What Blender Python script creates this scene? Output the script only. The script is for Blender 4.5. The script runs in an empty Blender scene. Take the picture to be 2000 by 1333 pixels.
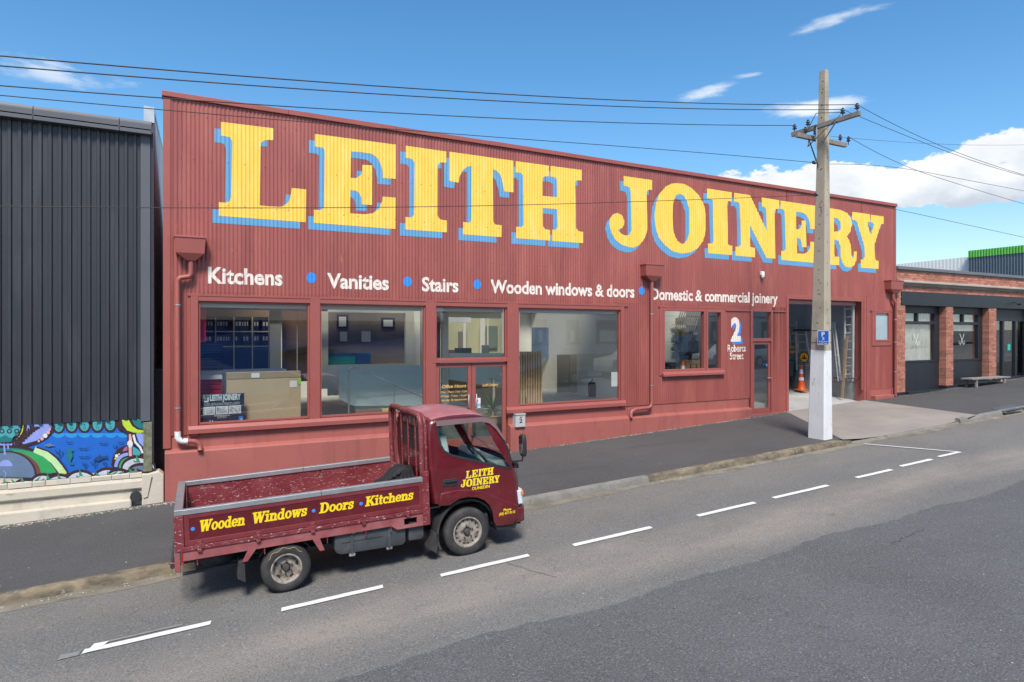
import bpy, bmesh, math, random
from mathutils import Vector, Matrix
from mathutils.geometry import tessellate_polygon
R = math.radians
random.seed(7)
SC = bpy.context.scene
COL = SC.collection

# ------------------------------------------------------------------ camera, world, sun, exposure
YAW = 27.798
cam_d = bpy.data.cameras.new("camera")
cam_d.sensor_width = 36.0
cam_d.lens = 36.0 * 1260 / 2000
cam_d.shift_y = -0.0072
cam_d.clip_end = 3000
cam = bpy.data.objects.new("camera", cam_d)
COL.objects.link(cam)
cam.location = (0, 0, 3.2)
cam.rotation_euler = (R(90), 0, -R(YAW))
SC.camera = cam

SUN_EL, SUN_AZ = 52.0, 205.0          # compass style azimuth from +Y towards +X
sd = bpy.data.lights.new("sun", 'SUN')
sd.energy = 2.3
sd.angle = R(16)
sd.color = (1.0, 0.94, 0.86)
sun = bpy.data.objects.new("sun", sd)
COL.objects.link(sun)
sv = Vector((math.sin(R(SUN_AZ)) * math.cos(R(SUN_EL)), math.cos(R(SUN_AZ)) * math.cos(R(SUN_EL)), math.sin(R(SUN_EL))))
sun.rotation_euler = sv.to_track_quat('Z', 'Y').to_euler()
sun.location = sv * 60

SC.view_settings.view_transform = 'Standard'
SC.view_settings.look = 'None'
SC.view_settings.gamma = 1.0
SC.view_settings.exposure = 1.17
SC.view_settings.use_curve_mapping = False
SC.render.film_transparent = False
SC.cycles.max_bounces = 10
SC.cycles.transparent_max_bounces = 16
SC.cycles.caustics_reflective = False
SC.cycles.caustics_refractive = False


def build_world():
    w = bpy.data.worlds.new("World")
    SC.world = w
    w.use_nodes = True
    nt = w.node_tree
    N, L = nt.nodes, nt.links
    N.clear()

    def nd(t, **k):
        n = N.new(t)
        for a, b in k.items():
            setattr(n, a, b)
        return n

    def mth(op, a, b=None, c=None, clamp=False):
        n = nd('ShaderNodeMath', operation=op, use_clamp=clamp)
        for i, v in enumerate((a, b, c)):
            if v is None:
                continue
            if isinstance(v, (int, float)):
                n.inputs[i].default_value = v
            else:
                L.new(v, n.inputs[i])
        return n.outputs[0]
    out = nd('ShaderNodeOutputWorld')
    bg = nd('ShaderNodeBackground')
    L.new(bg.outputs[0], out.inputs[0])
    bg.inputs[1].default_value = 0.09
    sky = nd('ShaderNodeTexSky', sky_type='NISHITA')
    sky.sun_disc = False
    sky.sun_elevation = R(SUN_EL)
    sky.sun_rotation = R(SUN_AZ)
    sky.air_density = 1.0
    sky.dust_density = 0.35
    sky.ozone_density = 2.2
    tc = nd('ShaderNodeTexCoord')
    sep = nd('ShaderNodeSeparateXYZ')
    L.new(tc.outputs['Generated'], sep.inputs[0])
    X, Y, Z = sep.outputs
    az = mth('MULTIPLY', mth('ARCTAN2', X, Y), 57.2958)           # degrees, 0 = +Y, 90 = +X
    el = mth('MULTIPLY', mth('ARCSINE', Z), 57.2958)
    # cloud noise in a direction space squeezed vertically
    cmb = nd('ShaderNodeCombineXYZ')
    L.new(mth('MULTIPLY', X, 6.0), cmb.inputs[0])
    L.new(mth('MULTIPLY', Y, 6.0), cmb.inputs[1])
    L.new(mth('MULTIPLY', Z, 11.0), cmb.inputs[2])

    def noise(vec, sc, det, rough, off=None):
        n = nd('ShaderNodeTexNoise')
        n.inputs['Scale'].default_value = sc
        n.inputs['Detail'].default_value = det
        n.inputs['Roughness'].default_value = rough
        if off:
            va = nd('ShaderNodeVectorMath', operation='ADD')
            va.inputs[1].default_value = off
            L.new(vec, va.inputs[0])
            vec = va.outputs[0]
        L.new(vec, n.inputs['Vector'])
        return n.outputs['Fac']
    n1 = noise(cmb.outputs[0], 1.7, 13, 0.64)
    n1up = noise(cmb.outputs[0], 1.7, 5, 0.55, (0.0, 0.0, 0.16))
    big = noise(cmb.outputs[0], 0.28, 2, 0.5, (3.1, 1.7, 0))
    # cumulus bank: a band of elevation whose tops wander with azimuth
    top = mth('ADD', 15.2, mth('MULTIPLY', mth('SUBTRACT', big, 0.5), 7.0))
    bankaz = nd('ShaderNodeMapRange', interpolation_type='SMOOTHSTEP')
    bankaz.inputs['From Min'].default_value = 31
    bankaz.inputs['From Max'].default_value = 41
    azw = mth('ABSOLUTE', mth('SUBTRACT', az, 10.0))
    L.new(mth('ADD', azw, 10.0), bankaz.inputs['Value'])
    lo = nd('ShaderNodeMapRange', interpolation_type='SMOOTHSTEP')
    lo.inputs['From Min'].default_value = 7.9
    lo.inputs['From Max'].default_value = 10.4
    L.new(el, lo.inputs['Value'])
    hi = mth('DIVIDE', mth('SUBTRACT', top, el), 2.6, clamp=True)
    bank = mth('MULTIPLY', mth('MULTIPLY', lo.outputs[0], hi), bankaz.outputs[0])

    def cov(noisefac):
        v = mth('ADD', mth('MULTIPLY', bank, 0.62), mth('MULTIPLY', mth('SUBTRACT', noisefac, 0.74), 1.45))
        n = nd('ShaderNodeMapRange', interpolation_type='SMOOTHSTEP')
        n.inputs['From Min'].default_value = 0.0
        n.inputs['From Max'].default_value = 0.075
        L.new(v, n.inputs['Value'])
        return n.outputs[0], v
    # broken cloud overhead and towards the sun, above the part of the sky that is in view
    over = nd('ShaderNodeMapRange', interpolation_type='SMOOTHSTEP')
    over.inputs['From Min'].default_value = 30
    over.inputs['From Max'].default_value = 46
    L.new(el, over.inputs['Value'])
    bank = mth('MAXIMUM', bank, mth('MULTIPLY', over.outputs[0], 0.52))
    c1, v1 = cov(n1)
    shade = mth('MULTIPLY', mth('SUBTRACT', n1up, 0.40), 4.2, clamp=True)
    base = mth('MULTIPLY', mth('SUBTRACT', 12.6, el), 0.22, clamp=True)
    shade = mth('MULTIPLY', shade, mth('ADD', 0.45, mth('MULTIPLY', base, 0.6)), clamp=True)
    # thin wisps, more stretched
    cm2 = nd('ShaderNodeCombineXYZ')
    L.new(mth('MULTIPLY', X, 9.0), cm2.inputs[0])
    L.new(mth('MULTIPLY', Y, 9.0), cm2.inputs[1])
    L.new(mth('MULTIPLY', Z, 34.0), cm2.inputs[2])
    n2 = noise(cm2.outputs[0], 1.0, 8, 0.62)
    blobs = None
    for (a0, e0, wa, we, am, tilt) in ((44.6, 19.6, 3.6, 0.9, .58, 0.10), (52.6, 17.6, 5.0, 1.1, .70, 0.0), (48.2, 20.6, 1.8, .4, .5, 0.0),
                                       (-6.5, 18.6, 8.0, 1.6, .50, 0.0), (53.5, 23.4, 9.5, .8, .46, 0.16), (42, 20.6, 7, .4, .36, .2), (39.5, 17.6, 4.5, .45, .38, 0.0), (16, 20.0, 2.2, .35, .34, 0.0),
                                       (63.5, 10.3, 4.0, 1.0, .62, 0.0), (57.6, 9.3, 1.5, .5, .5, 0.0), (140, 24, 22, 5, .5, 0.0), (-100, 26, 26, 5, .5, 0.0), (200, 32, 24, 6, .5, 0.0)):
        da = mth('SUBTRACT', az, a0)
        de = mth('SUBTRACT', mth('SUBTRACT', el, e0), mth('MULTIPLY', da, tilt))
        q = mth('ADD', mth('POWER', mth('DIVIDE', mth('ABSOLUTE', da), wa), 2.0), mth('POWER', mth('DIVIDE', mth('ABSOLUTE', de), we), 2.0))
        b = mth('MULTIPLY', mth('EXPONENT', mth('MULTIPLY', q, -1.0)), am)
        blobs = b if blobs is None else mth('MAXIMUM', blobs, b)
    v2 = mth('ADD', mth('MULTIPLY', blobs, 0.85), mth('SUBTRACT', n2, 0.80))
    wis = nd('ShaderNodeMapRange', interpolation_type='SMOOTHSTEP')
    wis.inputs['From Min'].default_value = 0.0
    wis.inputs['From Max'].default_value = 0.24
    L.new(v2, wis.inputs['Value'])
    wisp = mth('MULTIPLY', wis.outputs[0], mth('MULTIPLY', blobs, 1.5, clamp=True), clamp=True)
    # colours
    mixc = nd('ShaderNodeMix', data_type='RGBA')
    mixc.inputs['A'].default_value = (5.2, 5.3, 5.4, 1)
    mixc.inputs['B'].default_value = (2.7, 3.1, 3.7, 1)
    L.new(shade, mixc.inputs['Factor'])
    hsv = nd('ShaderNodeHueSaturation')
    hsv.inputs['Hue'].default_value = 0.495
    hsv.inputs['Saturation'].default_value = 1.27
    hsv.inputs['Value'].default_value = 0.93
    L.new(sky.outputs[0], hsv.inputs['Color'])
    m1 = nd('ShaderNodeMix', data_type='RGBA')
    L.new(wisp, m1.inputs['Factor'])
    L.new(hsv.outputs[0], m1.inputs['A'])
    m1.inputs['B'].default_value = (4.6, 4.9, 5.2, 1)
    m2 = nd('ShaderNodeMix', data_type='RGBA')
    L.new(c1, m2.inputs['Factor'])
    L.new(m1.outputs['Result'], m2.inputs['A'])
    L.new(mixc.outputs['Result'], m2.inputs['B'])
    # pale haze close to the horizon
    m3 = nd('ShaderNodeMix', data_type='RGBA')
    L.new(mth('MULTIPLY', mth('POWER', mth('SUBTRACT', 1.0, mth('DIVIDE', mth('ABSOLUTE', el), 14.0, clamp=True)), 1.6), 0.62), m3.inputs['Factor'])
    L.new(m2.outputs['Result'], m3.inputs['A'])
    m3.inputs['B'].default_value = (3.3, 3.95, 4.5, 1)
    L.new(m3.outputs['Result'], bg.inputs[0])


build_world()

# ------------------------------------------------------------------ geometry of the photograph: a pixel seen on a plane
F_, CX, CY, CAMZ = 1260.0, 1000.0, 652.0, 3.2
C_, S_ = math.cos(R(YAW)), math.sin(R(YAW))
FY = 14.0                                   # the street front of the buildings


def at(px, py, y=FY):
    u, v = (px - CX) / F_, -(py - CY) / F_
    dx, dy = u * C_ + S_, -u * S_ + C_
    t = y / dy
    return t * dx, CAMZ + t * v


def at_x(px, py, x):
    u, v = (px - CX) / F_, -(py - CY) / F_
    dx, dy = u * C_ + S_, -u * S_ + C_
    t = x / dx
    return t * dy, CAMZ + t * v


def fx(px):
    return at(px, 600)[0]


def g(x):
    x = max(-70.0, min(90.0, x))
    return -0.12 + 0.042 * x


PAVE = 0.13

# ------------------------------------------------------------------ objects
WM = {}


def props(o, label=None, cat=None, group=None, kind=None):
    if label:
        o["label"] = label
    if cat:
        o["category"] = cat
    if group:
        o["group"] = group
    if kind:
        o["kind"] = kind
    return o


def thing(name, label, cat, loc=(0, 0, 0), rot=(0, 0, 0), group=None, kind=None):
    o = bpy.data.objects.new(name, None)
    o.empty_display_size = 0.2
    COL.objects.link(o)
    o.location = loc
    o.rotation_euler = rot
    from mathutils import Euler
    WM[o.name] = Matrix.Translation(Vector(loc)) @ Euler(rot).to_matrix().to_4x4()
    return props(o, label, cat, group, kind)


def copy_tree(o, parent=None):
    c = o.copy()
    COL.objects.link(c)
    if parent:
        c.parent = parent
    for ch in list(o.children):
        copy_tree(ch, c)
    return c


class MB:
    def __init__(s):
        s.v, s.f = [], []

    def add(s, vs, fs):
        n = len(s.v)
        s.v += [tuple(p) for p in vs]
        s.f += [tuple(n + i for i in f) for f in fs]
        return s

    def box(s, x0, x1, y0, y1, z0, z1):
        vs = [(x0, y0, z0), (x1, y0, z0), (x1, y1, z0), (x0, y1, z0), (x0, y0, z1), (x1, y0, z1), (x1, y1, z1), (x0, y1, z1)]
        return s.add(vs, [(0, 3, 2, 1), (4, 5, 6, 7), (0, 1, 5, 4), (1, 2, 6, 5), (2, 3, 7, 6), (3, 0, 4, 7)])

    def hexa(s, bottom, top):
        n = len(bottom)
        vs = list(bottom) + list(top)
        fs = [tuple(reversed(range(n))), tuple(range(n, 2 * n))]
        fs += [(i, (i + 1) % n, n + (i + 1) % n, n + i) for i in range(n)]
        return s.add(vs, fs)

    def prism(s, poly, y0, y1, axis='y', holes=()):
        """poly of (a,b) in the plane across `axis`, thick from y0 to y1"""
        def P(a, b, c):
            return (a, c, b) if axis == 'y' else ((c, a, b) if axis == 'x' else (a, b, c))
        loops = [list(poly)] + [list(h) for h in holes]
        tri = tessellate_polygon([[Vector((p[0], p[1], 0)) for p in l] for l in loops])
        flat = [p for l in loops for p in l]
        n = len(flat)
        vs = [P(p[0], p[1], y0) for p in flat] + [P(p[0], p[1], y1) for p in flat]
        fs = [tuple(t) for t in tri] + [tuple(n + i for i in reversed(t)) for t in tri]
        o = 0
        for l in loops:
            m = len(l)
            fs += [(o + i, o + (i + 1) % m, n + o + (i + 1) % m, n + o + i) for i in range(m)]
            o += m
        return s.add(vs, fs)

    def sheet(s, poly, y, axis='y', holes=()):
        def P(a, b, c):
            return (a, c, b) if axis == 'y' else ((c, a, b) if axis == 'x' else (a, b, c))
        loops = [list(poly)] + [list(h) for h in holes]
        tri = tessellate_polygon([[Vector((p[0], p[1], 0)) for p in l] for l in loops])
        flat = [p for l in loops for p in l]
        return s.add([P(p[0], p[1], y) for p in flat], [tuple(t) for t in tri])

    def tube(s, pts, r, n=8, caps=True, r1=None):
        pts = [Vector(p) for p in pts]
        m = len(pts)
        rings = []
        ref = Vector((0, 0, 1))
        for i, p in enumerate(pts):
            if i == 0:
                d = pts[1] - p
            elif i == m - 1:
                d = p - pts[i - 1]
            else:
                d = (pts[i + 1] - p).normalized() + (p - pts[i - 1]).normalized()
            d.normalize()
            if abs(d.dot(ref)) > 0.95:
                ref = Vector((0, 1, 0)) if abs(d.y) < 0.9 else Vector((1, 0, 0))
            a = d.cross(ref).normalized()
            b = a.cross(d).normalized()
            ref = b
            k = 1.0
            if 0 < i < m - 1:
                k = 1.0 / max(0.5, math.sqrt((1 + (pts[i + 1] - p).normalized().dot((p - pts[i - 1]).normalized())) / 2))
            rr = r if r1 is None else r + (r1 - r) * i / (m - 1)
            rings.append([p + (a * math.cos(2 * math.pi * j / n) + b * math.sin(2 * math.pi * j / n)) * rr * k for j in range(n)])
        vs = [q for ring in rings for q in ring]
        fs = []
        for i in range(m - 1):
            for j in range(n):
                k = (j + 1) % n
                fs.append((i * n + j, i * n + k, (i + 1) * n + k, (i + 1) * n + j))
        if caps:
            fs.append(tuple(reversed(range(n))))
            fs.append(tuple((m - 1) * n + j for j in range(n)))
        return s.add(vs, fs)

    def lathe(s, prof, origin=(0, 0, 0), axis='z', n=24, caps=True):
        """prof = [(r, h), ...]"""
        ox, oy, oz = origin
        vs, fs = [], []
        for r, h in prof:
            for j in range(n):
                a = 2 * math.pi * j / n
                c, d = r * math.cos(a), r * math.sin(a)
                if axis == 'z':
                    vs.append((ox + c, oy + d, oz + h))
                elif axis == 'y':
                    vs.append((ox + c, oy + h, oz + d))
                else:
                    vs.append((ox + h, oy + c, oz + d))
        m = len(prof)
        for i in range(m - 1):
            for j in range(n):
                k = (j + 1) % n
                fs.append((i * n + j, i * n + k, (i + 1) * n + k, (i + 1) * n + j))
        if caps and prof[0][0] > 1e-5:
            fs.append(tuple(reversed(range(n))))
        if caps and prof[-1][0] > 1e-5:
            fs.append(tuple((m - 1) * n + j for j in range(n)))
        return s.add(vs, fs)

    def build(s, name, mat, parent=None, local=False, smooth=0, bevel=0, seg=2, label=None, cat=None, group=None, kind=None):
        me = bpy.data.meshes.new(name)
        vs = s.v
        M = Matrix.Identity(4)
        if parent is not None:
            M = WM[parent.name]
            if not local:
                Mi = M.inverted()
                vs = [Mi @ Vector(p) for p in vs]
        me.from_pydata(vs, [], s.f)
        bm = bmesh.new()
        bm.from_mesh(me)
        bmesh.ops.remove_doubles(bm, verts=bm.verts, dist=1e-5)
        lo_ = [v for v in bm.verts if not v.link_edges]
        if lo_:
            bmesh.ops.delete(bm, geom=lo_, context='VERTS')
        bmesh.ops.recalc_face_normals(bm, faces=bm.faces)
        if bevel:
            ed = [e for e in bm.edges if len(e.link_faces) == 2 and e.calc_face_angle(0) > R(28)]
            try:
                bmesh.ops.bevel(bm, geom=ed, offset=bevel, segments=seg, affect='EDGES', profile=0.5, clamp_overlap=True)
            except Exception:
                pass
        if smooth:
            for f in bm.faces:
                f.smooth = True
            for e in bm.edges:
                if len(e.link_faces) == 2:
                    e.smooth = e.calc_face_angle(0) < R(smooth)
        bm.to_mesh(me)
        bm.free()
        if mat is not None:
            me.materials.append(mat)
        o = bpy.data.objects.new(name, me)
        COL.objects.link(o)
        if parent is not None:
            o.parent = parent
        WM[o.name] = M
        return props(o, label, cat, group, kind)


# ------------------------------------------------------------------ materials
def new_mat(name):
    m = bpy.data.materials.new(name)
    m.use_nodes = True
    nt = m.node_tree
    nt.nodes.clear()
    out = nt.nodes.new('ShaderNodeOutputMaterial')
    b = nt.nodes.new('ShaderNodeBsdfPrincipled')
    nt.links.new(b.outputs[0], out.inputs[0])
    return m, nt, b, out


def n_noise(nt, scale, detail=4, rough=.55, stretch=(1, 1, 1), coord='Object', off=(0, 0, 0)):
    tc = nt.nodes.new('ShaderNodeTexCoord')
    mp = nt.nodes.new('ShaderNodeMapping')
    mp.inputs['Scale'].default_value = stretch
    mp.inputs['Location'].default_value = off
    n = nt.nodes.new('ShaderNodeTexNoise')
    n.inputs['Scale'].default_value = scale
    n.inputs['Detail'].default_value = detail
    n.inputs['Roughness'].default_value = rough
    nt.links.new(tc.outputs[coord], mp.inputs[0])
    nt.links.new(mp.outputs[0], n.inputs['Vector'])
    return n.outputs['Fac']


def n_range(nt, val, a, b, c=0.0, d=1.0):
    n = nt.nodes.new('ShaderNodeMapRange')
    n.inputs['From Min'].default_value = a
    n.inputs['From Max'].default_value = b
    n.inputs['To Min'].default_value = c
    n.inputs['To Max'].default_value = d
    nt.links.new(val, n.inputs['Value'])
    return n.outputs[0]


def n_mix(nt, fac, a, b, mode='MIX'):
    n = nt.nodes.new('ShaderNodeMix')
    n.data_type = 'RGBA'
    n.blend_type = mode
    for key, v in (('Factor', fac), ('A', a), ('B', b)):
        if isinstance(v, (int, float)):
            n.inputs[key].default_value = v
        elif isinstance(v, tuple):
            n.inputs[key].default_value = (v[0], v[1], v[2], 1)
        else:
            nt.links.new(v, n.inputs[key])
    return n.outputs['Result']


def n_bump(nt, b, height, strength=.3, dist=.01):
    n = nt.nodes.new('ShaderNodeBump')
    n.inputs['Strength'].default_value = strength
    n.inputs['Distance'].default_value = dist
    nt.links.new(height, n.inputs['Height'])
    nt.links.new(n.outputs[0], b.inputs['Normal'])
    return n


def mat(name, col, rough=.6, metal=0.0, var=.12, vs=2.0, bump=0.0, bs=60, coat=0.0, spec=.5, layers=(), island=0.0, coord='Object', objvar=0.0):
    """layers: (colour, scale, stretch, lo, hi, amount) laid over the base through a noise mask"""
    m, nt, b, out = new_mat(name)
    b.inputs['Roughness'].default_value = rough
    b.inputs['Metallic'].default_value = metal
    b.inputs['Specular IOR Level'].default_value = spec
    if coat:
        b.inputs['Coat Weight'].default_value = coat
        b.inputs['Coat Roughness'].default_value = .08
    c = n_mix(nt, n_range(nt, n_noise(nt, vs, 5, .6, coord=coord), .3, .7), tuple(x * (1 - var) for x in col), tuple(min(1, x * (1 + var)) for x in col))
    if island:
        gn = nt.nodes.new('ShaderNodeNewGeometry')
        hs = nt.nodes.new('ShaderNodeHueSaturation')
        nt.links.new(n_range(nt, gn.outputs['Random Per Island'], 0, 1, 1 - island, 1 + island), hs.inputs['Value'])
        nt.links.new(c, hs.inputs['Color'])
        c = hs.outputs[0]
    if objvar:
        oi = nt.nodes.new('ShaderNodeObjectInfo')
        hs = nt.nodes.new('ShaderNodeHueSaturation')
        nt.links.new(n_range(nt, oi.outputs['Random'], 0, 1, 1 - objvar, 1 + objvar), hs.inputs['Value'])
        nt.links.new(c, hs.inputs['Color'])
        c = hs.outputs[0]
    for i, (lc, sc, st, lo, hi, am) in enumerate(layers):
        f = n_range(nt, n_noise(nt, sc, 6, .62, st, coord, (i * 3.7 + 1.3, i * 1.9, 0.4)), lo, hi, 0, am)
        c = n_mix(nt, f, c, lc)
    nt.links.new(c, b.inputs['Base Color'])
    if bump:
        n_bump(nt, b, n_noise(nt, bs, 6, .6, coord=coord), bump, .01)
    return m


def glass(name, tint=(.975, .99, .985), refl=1.0, rough=0.0):
    m, nt, b, out = new_mat(name)
    nt.nodes.remove(b)
    tr = nt.nodes.new('ShaderNodeBsdfTransparent')
    tr.inputs[0].default_value = (*tint, 1)
    gl = nt.nodes.new('ShaderNodeBsdfGlossy')
    gl.inputs['Roughness'].default_value = rough
    fr = nt.nodes.new('ShaderNodeLayerWeight')
    fr.inputs['Blend'].default_value = .5
    pw_ = nt.nodes.new('ShaderNodeMath')
    pw_.operation = 'POWER'
    pw_.inputs[1].default_value = 4.0
    nt.links.new(fr.outputs['Facing'], pw_.inputs[0])
    mx = nt.nodes.new('ShaderNodeMixShader')
    nt.links.new(n_range(nt, pw_.outputs[0], 0, 1, .13 * refl, 1.0), mx.inputs[0])
    nt.links.new(tr.outputs[0], mx.inputs[1])
    nt.links.new(gl.outputs[0], mx.inputs[2])
    nt.links.new(mx.outputs[0], out.inputs[0])
    # a real pane is never perfectly flat
    bp = nt.nodes.new('ShaderNodeBump')
    bp.inputs['Strength'].default_value = .012
    bp.inputs['Distance'].default_value = .02
    nt.links.new(n_noise(nt, .8, 1, .5), bp.inputs['Height'])
    nt.links.new(bp.outputs[0], gl.inputs['Normal'])
    return m


RED = (.305, .080, .066)
PINK = (.47, .155, .115)
m_clad = mat('red_corrugated_iron', RED, .42, objvar=.075, var=.06, vs=.5, layers=(
    (PINK, 2.2, (1, 1, .16), .50, .74, .62), ((.18, .04, .035), 3.0, (1, 1, .10), .54, .78, .6), ((.62, .22, .14), 9, (1.6, 1, .25), .67, .76, .7)))
m_trim = mat('red_painted_trim', (.325, .088, .072), .45, var=.07, vs=1.5, bump=.06, layers=((PINK, 3.5, (1, 1, 1), .58, .8, .35), ((.16, .04, .035), 6, (1, 1, .3), .62, .85, .4)))
m_render = mat('red_painted_render', (.36, .105, .085), .62, var=.06, vs=1.0, bump=.35, bs=18, layers=(
    ((.52, .18, .14), 1.1, (.6, 1, 1.2), .52, .8, .35), ((.20, .06, .05), 2.6, (2.0, 1, .22), .53, .78, .6), ((.62, .55, .48), 14, (1, 1, 1), .765, .79, .8)))
m_yellow = mat('yellow_sign_paint', (.90, .56, .075), .5, var=.03, vs=3, layers=(((.95, .68, .22), 5, (1, 1, .2), .48, .72, .6), ((.72, .40, .06), 2.5, (1.5, 1, .3), .55, .8, .4), ((.40, .13, .09), 34, (1, 1, .35), .70, .73, .7)))
m_blue = mat('blue_sign_paint', (.115, .32, .54), .5, var=.06, vs=3)
m_dot = mat('bright_blue_sign_paint', (.03, .25, .75), .5, var=.05)
m_cream = mat('cream_sign_paint', (.80, .70, .62), .5, var=.03, layers=(((.45, .12, .1), 22, (1, 1, 1), .72, .75, .8),))
m_glass = glass('window_glass')
m_frost = mat('frosted_glass', (.42, .55, .52), .3)
m_asph = None


def asphalt(name, base, speck, lightness_bands=(), bump=.5):
    m, nt, b, out = new_mat(name)
    b.inputs['Roughness'].default_value = .82
    b.inputs['Specular IOR Level'].default_value = .35
    c = n_mix(nt, n_range(nt, n_noise(nt, .35, 4, .6), .3, .7), tuple(x * .86 for x in base), tuple(x * 1.16 for x in base))
    c = n_mix(nt, n_range(nt, n_noise(nt, 3.2, 5, .65, (.4, 1, 1)), .35, .75, 0, .35), c, tuple(x * .72 for x in base))
    if lightness_bands:
        tc = nt.nodes.new('ShaderNodeTexCoord')
        sp = nt.nodes.new('ShaderNodeSeparateXYZ')
        nt.links.new(tc.outputs['Object'], sp.inputs[0])
        wob = nt.nodes.new('ShaderNodeMath')
        wob.operation = 'ADD'
        nt.links.new(sp.outputs[1], wob.inputs[0])
        nt.links.new(n_range(nt, n_noise(nt, .5, 4, .6, (.35, 1, 1)), .2, .8, -.45, .45), wob.inputs[1])
        for (y0, y1, y2, y3, col, am) in lightness_bands:
            up = n_range(nt, wob.outputs[0], y0, y1)
            dn = n_range(nt, wob.outputs[0], y2, y3, 1, 0)
            mm = nt.nodes.new('ShaderNodeMath')
            mm.operation = 'MULTIPLY'
            nt.links.new(up, mm.inputs[0])
            nt.links.new(dn, mm.inputs[1])
            m3 = nt.nodes.new('ShaderNodeMath')
            m3.operation = 'MULTIPLY'
            nt.links.new(mm.outputs[0], m3.inputs[0])
            nt.links.new(n_range(nt, n_noise(nt, 1.6, 6, .65, (.45, 1, 1)), .3, .62, 0.25 * am, am), m3.inputs[1])
            c = n_mix(nt, m3.outputs[0], c, col)
    c = n_mix(nt, n_range(nt, n_noise(nt, 1.9, 3, .5, off=(9, 2, 1)), .70, .78, 0, .5), c, tuple(x * .5 for x in base))
    c = n_mix(nt, n_range(nt, n_noise(nt, 7.5, 2, .5, off=(1, 7, 3)), .76, .79, 0, .55), c, tuple(x * .45 for x in base))
    c = n_mix(nt, n_range(nt, n_noise(nt, 5.5, 3, .5, off=(4, 3, 8)), .745, .77, 0, .35), c, tuple(min(.5, x * 1.9) for x in base))
    st = n_noise(nt, 48, 4, .8)
    c = n_mix(nt, n_range(nt, st, .54, .66, 0, .9), c, speck)
    c = n_mix(nt, n_range(nt, st, .34, .46, .9, 0), c, tuple(x * .35 for x in base))
    c = n_mix(nt, n_range(nt, n_noise(nt, 22, 2, .5, off=(5, 5, 5)), .765, .78, 0, .9), c, tuple(min(.6, x * 3.2) for x in speck))
    nt.links.new(c, b.inputs['Base Color'])
    n_bump(nt, b, st, bump, .012)
    return m


m_road = asphalt('worn_chip_seal', (.150, .146, .138), (.32, .31, .29), ((6.4, 7.0, 7.3, 8.0, (.27, .235, .20), .85), (8.6, 9.2, 9.9, 10.3, (.20, .18, .155), .45)))
m_new = asphalt('newer_dark_chip_seal', (.105, .106, .108), (.26, .26, .255), bump=.7)
m_path = asphalt('smooth_footpath_asphalt', (.080, .078, .077), (.125, .122, .118), bump=.25)
m_apron = mat('worn_concrete', (.27, .238, .21), .8, var=.14, vs=.8, bump=.3, bs=30, layers=(((.22, .20, .18), 2.5, (1, .5, 1), .5, .8, .6), ((.16, .15, .14), 60, (1, 1, 1), .56, .64, .5)))
m_kerb = mat('weathered_kerb_concrete', (.20, .16, .105), .85, var=.3, vs=2.2, bump=.8, bs=25, layers=(((.07, .06, .045), 5, (.5, 1, 1), .43, .60, .85), ((.42, .38, .31), 9, (1, 1, 1), .62, .72, .6)))
m_kerbg = mat('grey_kerb_concrete', (.19, .18, .16), .85, var=.2, vs=3, bump=.8, bs=25, layers=(((.12, .12, .10), 8, (1, 1, 1), .5, .7, .7),))
m_gutter = mat('gutter_dirt', (.20, .175, .135), .9, var=.3, vs=2.5, bump=.5, bs=40, layers=(((.08, .085, .05), 4, (.4, 1, 1), .5, .7, .7),))
m_mark = mat('white_road_paint', (.70, .69, .66), .65, var=.05, vs=5, bump=.4, bs=90, layers=(((.14, .14, .14), 45, (1, 1, 1), .655, .70, .8), ((.3, .3, .29), 6, (1, 1, 1), .62, .74, .5)))
m_worn = mat('rubbed_out_road_paint', (.21, .21, .205), .75, var=.2, vs=12, bump=.4, bs=90)
m_earth = mat('bare_ground', (.12, .115, .10), .9, var=.2, vs=.3)
m_alu = mat('galvanised_metal', (.52, .53, .54), .38, metal=.75, var=.12, vs=6)
m_black = mat('black_plastic', (.022, .023, .025), .5, var=.15, vs=8)
m_steel = mat('dark_steel', (.035, .035, .037), .55, var=.3, vs=8, layers=(((.14, .07, .035), 10, (1, 1, 1), .6, .75, .5),))
m_rubber = mat('tyre_rubber', (.032, .031, .031), .75, var=.25, vs=7, layers=(((.13, .115, .10), 5, (1, 1, 1), .5, .8, .5),))
m_white = mat('white_paint', (.76, .75, .72), .5, var=.05, vs=2)


# ------------------------------------------------------------------ text
_fc = bpy.data.curves.new('text_source', 'FONT')
_fo = bpy.data.objects.new('text_source', _fc)
COL.objects.link(_fo)


def text_tris(body, bold=0.0, shear=0.0, space=1.0):
    _fc.body = body
    _fc.offset = bold
    _fc.shear = shear
    _fc.space_character = space
    _fc.resolution_u = 3
    _fc.align_x = 'LEFT'
    bpy.context.view_layer.update()
    dg = bpy.context.evaluated_depsgraph_get()
    me = bpy.data.meshes.new_from_object(_fo.evaluated_get(dg))
    vs = [(v.co.x, v.co.y) for v in me.vertices]
    fs = [tuple(p.vertices) for p in me.polygons]
    bpy.data.meshes.remove(me)
    return vs, fs


def fit(vs, x0, x1, zb, h, h_ref=.70):
    """scale text so it spans x0..x1 with cap height h standing on zb"""
    xs = [v[0] for v in vs]
    a, b = min(xs), max(xs)
    return [(x0 + (x - a) / (b - a) * (x1 - x0), zb + z / h_ref * h) for x, z in vs]


def flat_text(parent, name, body, x0, x1, zb, h, y, m, bold=.02, shear=0.0, local=False, space=1.0, label=None):
    vs, fs = text_tris(body, bold, shear, space)
    vs = fit(vs, x0, x1, zb, h)
    mb = MB()
    mb.add([(a, y, b) for a, b in vs], fs)
    return mb.build(name, m, parent, local=local, label=label)


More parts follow.
